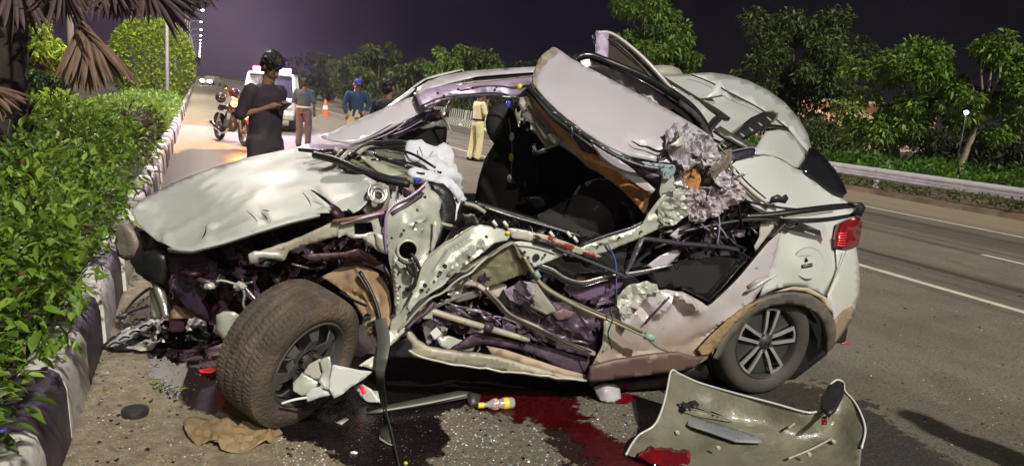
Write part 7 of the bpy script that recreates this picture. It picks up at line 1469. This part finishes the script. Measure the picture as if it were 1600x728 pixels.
person('man seen from behind in a teal shirt with pale collar and mauve trousers', g, math.radians(175), dict(kL=(.10, 0, .5), aL=(.11, .02, .09), eL=(.27, -.02, 1.14), wL=(.20, -.20, 1.05), eR=(-.26, 0, 1.14), wR=(-.24, -.10, .92)),
       wear('teal_shirt', (.035, .065, .10)), wear('mauve_trousers', (.10, .075, .10)), belt=wear('pale_hem', (.5, .5, .52)), scale=1.02, shirt_len=.88)
g = at_z(562, 220, 0); g = at_y(556, 190, 18.6); g[2] = 0
person('man in navy jacket and blue cap with khaki trousers, hand at his waist', g, math.radians(25), dict(nod=.2, head=(0, -.03, 1.6), eL=(.30, .02, 1.15), wL=(.16, -.17, 1.02), eR=(-.28, .02, 1.15), wR=(-.25, -.06, .92)),
       wear('navy_jacket', (.012, .035, .085)), wear('khaki_trousers', (.46, .40, .25)), cap=wear('blue_cap', (.03, .04, .32)), long_sleeve=True, scale=1.06)
g = at_y(602, 250, 11.0); g[2] = 0
person('dark haired man in black top, only head and shoulders above the wreck', g, math.radians(150), dict(head=(0, -.02, 1.60)), wear('charcoal_top', (.018, .022, .030)), wear('charcoal_trousers', (.03, .03, .035)), scale=1.04)
g = at_z(743, 252, 0)
person('officer in khaki uniform with dark belt, seen through the cabin, hand to ear', g, math.radians(120), dict(look=.3, eL=(.27, -.18, 1.28), wL=(.13, -.15, 1.52), hdL=np.array([-.3, .1, .9]), eR=(-.26, -.06, 1.16), wR=(-.10, -.16, 1.42), aL=(.15, .10, .09), kL=(.13, .04, .5), nod=.15),
       wear('khaki_shirt', (.78, .66, .42)), wear('khaki_uniform_trousers', (.74, .66, .34)), belt=wear('black_belt', (.012, .01, .01)), scale=1.05, shirt_len=.92)

g = np.array([3.38, 2.50, 0])
person('bystander in dark shirt just outside the right of the view, casting the long shadow', g, math.radians(-40), dict(), wear('bystander_shirt', (.05, .06, .08)), wear('bystander_trousers', (.06, .055, .05)), vox=.02)

# ------------------------------------------------------------------ motorcycle
m0 = at_z(343, 219, 0); m1 = at_z(382, 229, 0); dirv = m1 - m0; mid = (m0 + m1) / 2
ang = math.atan2(dirv[1], dirv[0])
mc = thing('motorcycle', 'dark motorcycle parked beyond the bonnet with glowing orange indicators', 'motorcycle', (mid[0], mid[1], 0), ang, local=True)
mc.scale = (1.1, 1.1, 1.12)
wb_ = np.linalg.norm(dirv) / 2.2
M_mred = mat('dark_red_tank', (.10, .012, .02), .25, 0, .1, 5, coat=.7); M_ember = mat('orange_indicator', (1, .4, .02), .3, 0, 0, emit=(1, .30, .02), estr=60)
for sx in (-wb_, wb_):
    c = (sx, 0, .31); prof = [(math.sin(a) * .05, .265 + math.cos(a) * .045) for a in np.linspace(0, 2 * math.pi, 11)]
    V, F = lathe_raw(prof, c, (0, 1, 0), 36); w = mesh_obj('wheel', V, F, M_black, mc, True)
    V, F = lathe_raw([(-.02, .225), (.02, .225), (.02, .205), (-.02, .205), (-.02, .225)], c, (0, 1, 0), 30); mesh_obj('rim', V, F, M_alloyd, w, True, 40)
    for k in range(6):
        a = k * math.pi / 3; V, F = sweep_raw([(sx + .03 * math.cos(a), 0, .31 + .03 * math.sin(a)), (sx + .22 * math.cos(a + .15), 0, .31 + .22 * math.sin(a + .15))], [.022, .014], 5); mesh_obj('spoke', V, F, M_alloy, w)
    V, F = lathe_raw([(-.05, .0005), (-.05, .045), (.05, .045), (.05, .0005)], c, (0, 1, 0), 16); mesh_obj('hub', V, F, M_rimdark, w, True, 40)
    V, F = sweep_raw(crspline([(sx + .30 * math.cos(a), 0, .31 + .30 * math.sin(a) + .03) for a in (2.7, 2.0, 1.2, .5)], 4), .055, 8, .3, up=(0, 0, 1)); mesh_obj('mudguard', V, F, M_mred if sx > 0 else M_black, mc, True)
for y in (-.08, .08):
    V, F = sweep_raw([(wb_, y, .31), (wb_ - .20, y, .95)], .022, 8); mesh_obj('fork', V, F, M_steel, mc, True)
    V, F = sweep_raw([(-wb_, y, .33), (-wb_ + .22, y, .62)], .024, 8); mesh_obj('shock_absorber', V, F, M_steel, mc, True)
V, F = merge([ell_raw((.18, 0, .80), (.27, .13, .13), 18, 12), ell_raw((.05, 0, .74), (.2, .11, .1), 12, 10)]); mesh_obj('fuel_tank', V, F, M_mred, mc, True)
V, F = loft([((-.32, 0, .74), .32, .12), ((-.32, 0, .80), .34, .13), ((-.36, 0, .83), .30, .10)]); mesh_obj('seat', V, F, M_black, mc, True, 60)
V, F = merge([ell_raw((.0, 0, .40), (.19, .14, .15), 14, 10), sweep_raw([(.06, 0, .45), (.14, 0, .64)], [.09, .075], 12), box_raw((-.1, 0, .42), (.28, .2, .2))]); mesh_obj('engine', V, F, M_rimdark, mc, True, 40)
for k in range(5):
    V, F = box_raw((.10, 0, .50 + k * .028), (.22, .20, .008)); mesh_obj('cooling_fin', V, F, M_steel, mc)
for P_ in ([(wb_ - .2, 0, .92), (.2, 0, .6), (.05, 0, .3), (-.3, 0, .3), (-.35, 0, .65), (.15, 0, .72)], [(-.2, .08, .35), (-wb_, .08, .31)], [(-.2, -.08, .35), (-wb_, -.08, .31)]):
    V, F = sweep_raw(crspline(P_, 4), .02, 6); mesh_obj('frame_tube', V, F, M_black, mc, True)
V, F = sweep_raw(crspline([(.15, -.13, .35), (-.1, -.15, .22), (-.45, -.17, .30), (-wb_ - .1, -.17, .40)], 5), [.022, .03, .045, .045], 10); mesh_obj('exhaust', V, F, M_chrome, mc, True)
V, F = sweep_raw(crspline([(wb_ - .42, .36, 1.02), (wb_ - .28, .22, 1.04), (wb_ - .22, 0, .98), (wb_ - .28, -.22, 1.04), (wb_ - .42, -.36, 1.02)], 5), .014, 6); mesh_obj('handlebar', V, F, M_chrome, mc, True)
V, F = merge([ell_raw((wb_ - .10, 0, .88), (.10, .11, .12), 14, 10), ell_raw((wb_ - .14, 0, 1.02), (.06, .10, .07), 12, 8)]); mesh_obj('headlamp_cowl', V, F, M_black, mc, True)
V, F = sweep_raw([(-.3, .10, .8), (-.72, .08, .84)], .012, 6); mesh_obj('grab_rail', V, F, M_steel, mc, True)
V, F = ell_raw((-.68, 0, .74), (.06, .09, .06)); mesh_obj('tail_light', V, F, M_red, mc, True)
for y in (-.24, .24):
    V, F = sweep_raw(crspline([(wb_ - .28, y, 1.04), (wb_ - .26, y * 1.2, 1.15), (wb_ - .28, y * 1.35, 1.22)], 3), .008, 5); mi = mesh_obj('mirror', V, F, M_black, mc, True)
    V, F = ell_raw((wb_ - .29, y * 1.4, 1.24), (.02, .07, .045)); mesh_obj('mirror_glass', V, F, M_glass, mi, True)
for y, s_ in ((-.22, .075), (.24, .05)):
    V, F = ell_raw((wb_ - .06, y, .90), (s_, s_ * .8, s_ * .8)); mesh_obj('indicator', V, F, M_ember, mc, True)
for lb, px, py, mm in (('black helmet resting on the motorcycle tail', 345, 153, M_black), ('dark red helmet hung on the motorcycle handlebar', 366, 146, M_mred)):
    c = at_y(px, py, 18.9); root = thing('helmet', lb, 'helmet', tuple(c - np.array([0, 0, .12])))
    V, F = ell_raw(c, (.13, .15, .13), 18, 14); mesh_obj('shell', V, F, mm, root, True); V, F = ell_raw(c + np.array([.02, -.06, .0]), (.105, .10, .055), 14, 8); mesh_obj('visor', V, F, M_glass, root, True)
oi = bpy.data.lights.new('indicator_glow', 'POINT'); oi.energy = 110; oi.color = (1, .35, .05); oi.shadow_soft_size = .05; oo = bpy.data.objects.new('indicator_glow', oi); COL.objects.link(oo); oo.location = at_y(378, 157, 18.0)

# ------------------------------------------------------------------ patrol vehicle with light bar
g = at_y(416, 200, 24); g[2] = 0
pv = thing('patrol_vehicle', 'white patrol vehicle with flashing red and blue roof light bar', 'car', tuple(g), math.radians(14), local=True)
M_pv = mat('patrol_white', (.70, .72, .74), .35, 0, .06, 4, coat=.5)
def lo(name, rings, m, parent=pv, sharp=35):
    V, F = loft(rings, 20); return mesh_obj(name, V, F, m, parent, True, sharp)
V, F = box_raw((0, 2.1, .78), (1.72, 4.1, .62)); bevel(mesh_obj('body', V, F, M_pv, pv), .1, 3)
V, F = box_raw((0, .45, 1.02), (1.6, 1.0, .14)); bevel(mesh_obj('bonnet', V, F, M_pv, pv), .06)
V = [(-.80, 1.0, 1.06), (.80, 1.0, 1.06), (.70, 1.45, 1.80), (-.70, 1.45, 1.80), (-.80, 4.1, 1.06), (.80, 4.1, 1.06), (.70, 4.0, 1.80), (-.70, 4.0, 1.80)]
mesh_obj('glasshouse', V, [[0, 1, 2, 3], [1, 5, 6, 2], [5, 4, 7, 6], [4, 0, 3, 7]], M_glass, pv)
V, F = box_raw((0, 2.72, 1.84), (1.46, 2.66, .08)); bevel(mesh_obj('roof', V, F, M_pv, pv), .03)
for sx in (-1, 1):
    for (y0, y1) in ((.98, 1.43), (2.4, 2.4), (4.12, 4.02)):
        V, F = sweep_raw([(sx * .81, y0, 1.04), (sx * .71, y1, 1.82)], .045, 4, box=True); mesh_obj('pillar', V, F, M_pv, pv)
    V, F = ell_raw((sx * .66, .04, .82), (.15, .05, .09)); mesh_obj('headlight', V, F, mat('dim_lamp_glass', (.6, .6, .6), .1), pv, True)
    V, F = ell_raw((sx * .98, 1.15, 1.12), (.09, .05, .07)); mesh_obj('wing_mirror', V, F, M_black, pv, True)
    for y in (.75, 3.4):
        V, F = lathe_raw([(-.11, .16), (-.11, .31), (-.08, .34), (.08, .34), (.11, .31), (.11, .16), (.08, .0005)], (sx * .78, y, .34), (sx, 0, 0), 26); mesh_obj('wheel', V, F, M_black, pv, True, 40)
V, F = box_raw((0, .02, .78), (1.0, .06, .22)); mesh_obj('grille', V, F, M_black, pv); V, F = box_raw((0, -.02, .5), (1.7, .16, .2)); bevel(mesh_obj('bumper', V, F, M_grey, pv), .04)
V, F = box_raw((0, 1.9, 1.92), (1.25, .26, .06)); lb_ = mesh_obj('light_bar', V, F, M_black, pv)
M_lr = mat('red_beacon', (1, .05, .05), .3, 0, 0, emit=(1, .03, .10), estr=50); M_lb = mat('blue_beacon', (.2, .2, 1), .3, 0, 0, emit=(.30, .16, 1), estr=60); M_lw = mat('white_beacon', (1, 1, 1), .3, 0, 0, emit=(.9, .88, 1), estr=120)
for k, mm in enumerate((M_lr, M_lr, M_lw, M_lw, M_lb, M_lb)):
    V, F = box_raw((-.52 + k * .208, 1.88, 2.0), (.19, .24, .12)); bevel(mesh_obj('beacon', V, F, mm, lb_), .02)
for dx, colr, en in ((0, (.80, .76, 1), 1100), (-.5, (1, .03, .08), 170), (.5, (.34, .12, 1.0), 330)):
    ld = bpy.data.lights.new('beacon_light', 'POINT'); ld.energy = en; ld.color = colr; ld.shadow_soft_size = .12; lo_ = bpy.data.objects.new('beacon_light', ld); COL.objects.link(lo_)
    q = g + rotz(math.radians(14)) @ np.array([dx, 1.5, 2.25]); lo_.location = q

# ------------------------------------------------------------------ traffic cones
def cone(px, py, label):
    g = at_z(px, py, 0); root = thing('traffic_cone', label, 'cone', tuple(g), group='traffic cones on the road', local=True)
    k_ = .9
    V, F = box_raw((0, 0, .02), (.42, .42, .04)); bevel(mesh_obj('base', V, F, mat('cone_orange', (.80, .10, .03), .5, 0, .1, 6), root), .02)
    V, F = lathe_raw([(.04, .17), (.30, .125)], (0, 0, 0), (0, 0, 1), 20); mesh_obj('lower_cone', V, F, MATS['cone_orange'], root, True)
    V, F = lathe_raw([(.30, .126), (.46, .098)], (0, 0, 0), (0, 0, 1), 20); mesh_obj('white_band', V, F, M_whitepl, root, True)
    V, F = lathe_raw([(.46, .097), (.72, .045), (.74, .03), (.74, .0005)], (0, 0, 0), (0, 0, 1), 20); mesh_obj('upper_cone', V, F, MATS['cone_orange'], root, True)
    return root
for a in ((508, 181, 'orange cone with white band standing clear on the road'), (480, 173, 'orange cone half hidden behind the teal shirted man')):
    c_ = cone(*a); d_ = np.linalg.norm(np.array(c_.location)); c_.scale = (1.15,) * 3
# ------------------------------------------------------------------ night haze around the lamps and the beacon
hm = bpy.data.materials.new('night_haze'); hm.use_nodes = True; hn = hm.node_tree.nodes; hn.clear()
ho = hn.new('ShaderNodeOutputMaterial'); hv = hn.new('ShaderNodeVolumePrincipled'); hv.inputs['Color'].default_value = (.9, .88, .95, 1); hv.inputs['Density'].default_value = .0005; hv.inputs['Anisotropy'].default_value = .6
hm.node_tree.links.new(hv.outputs[0], ho.inputs['Volume'])
V, F = box_raw((0, 400, 5.4), (1600, 900, 13.2)); hz = mesh_obj('haze', V, F, hm, None); hz['kind'] = 'stuff'
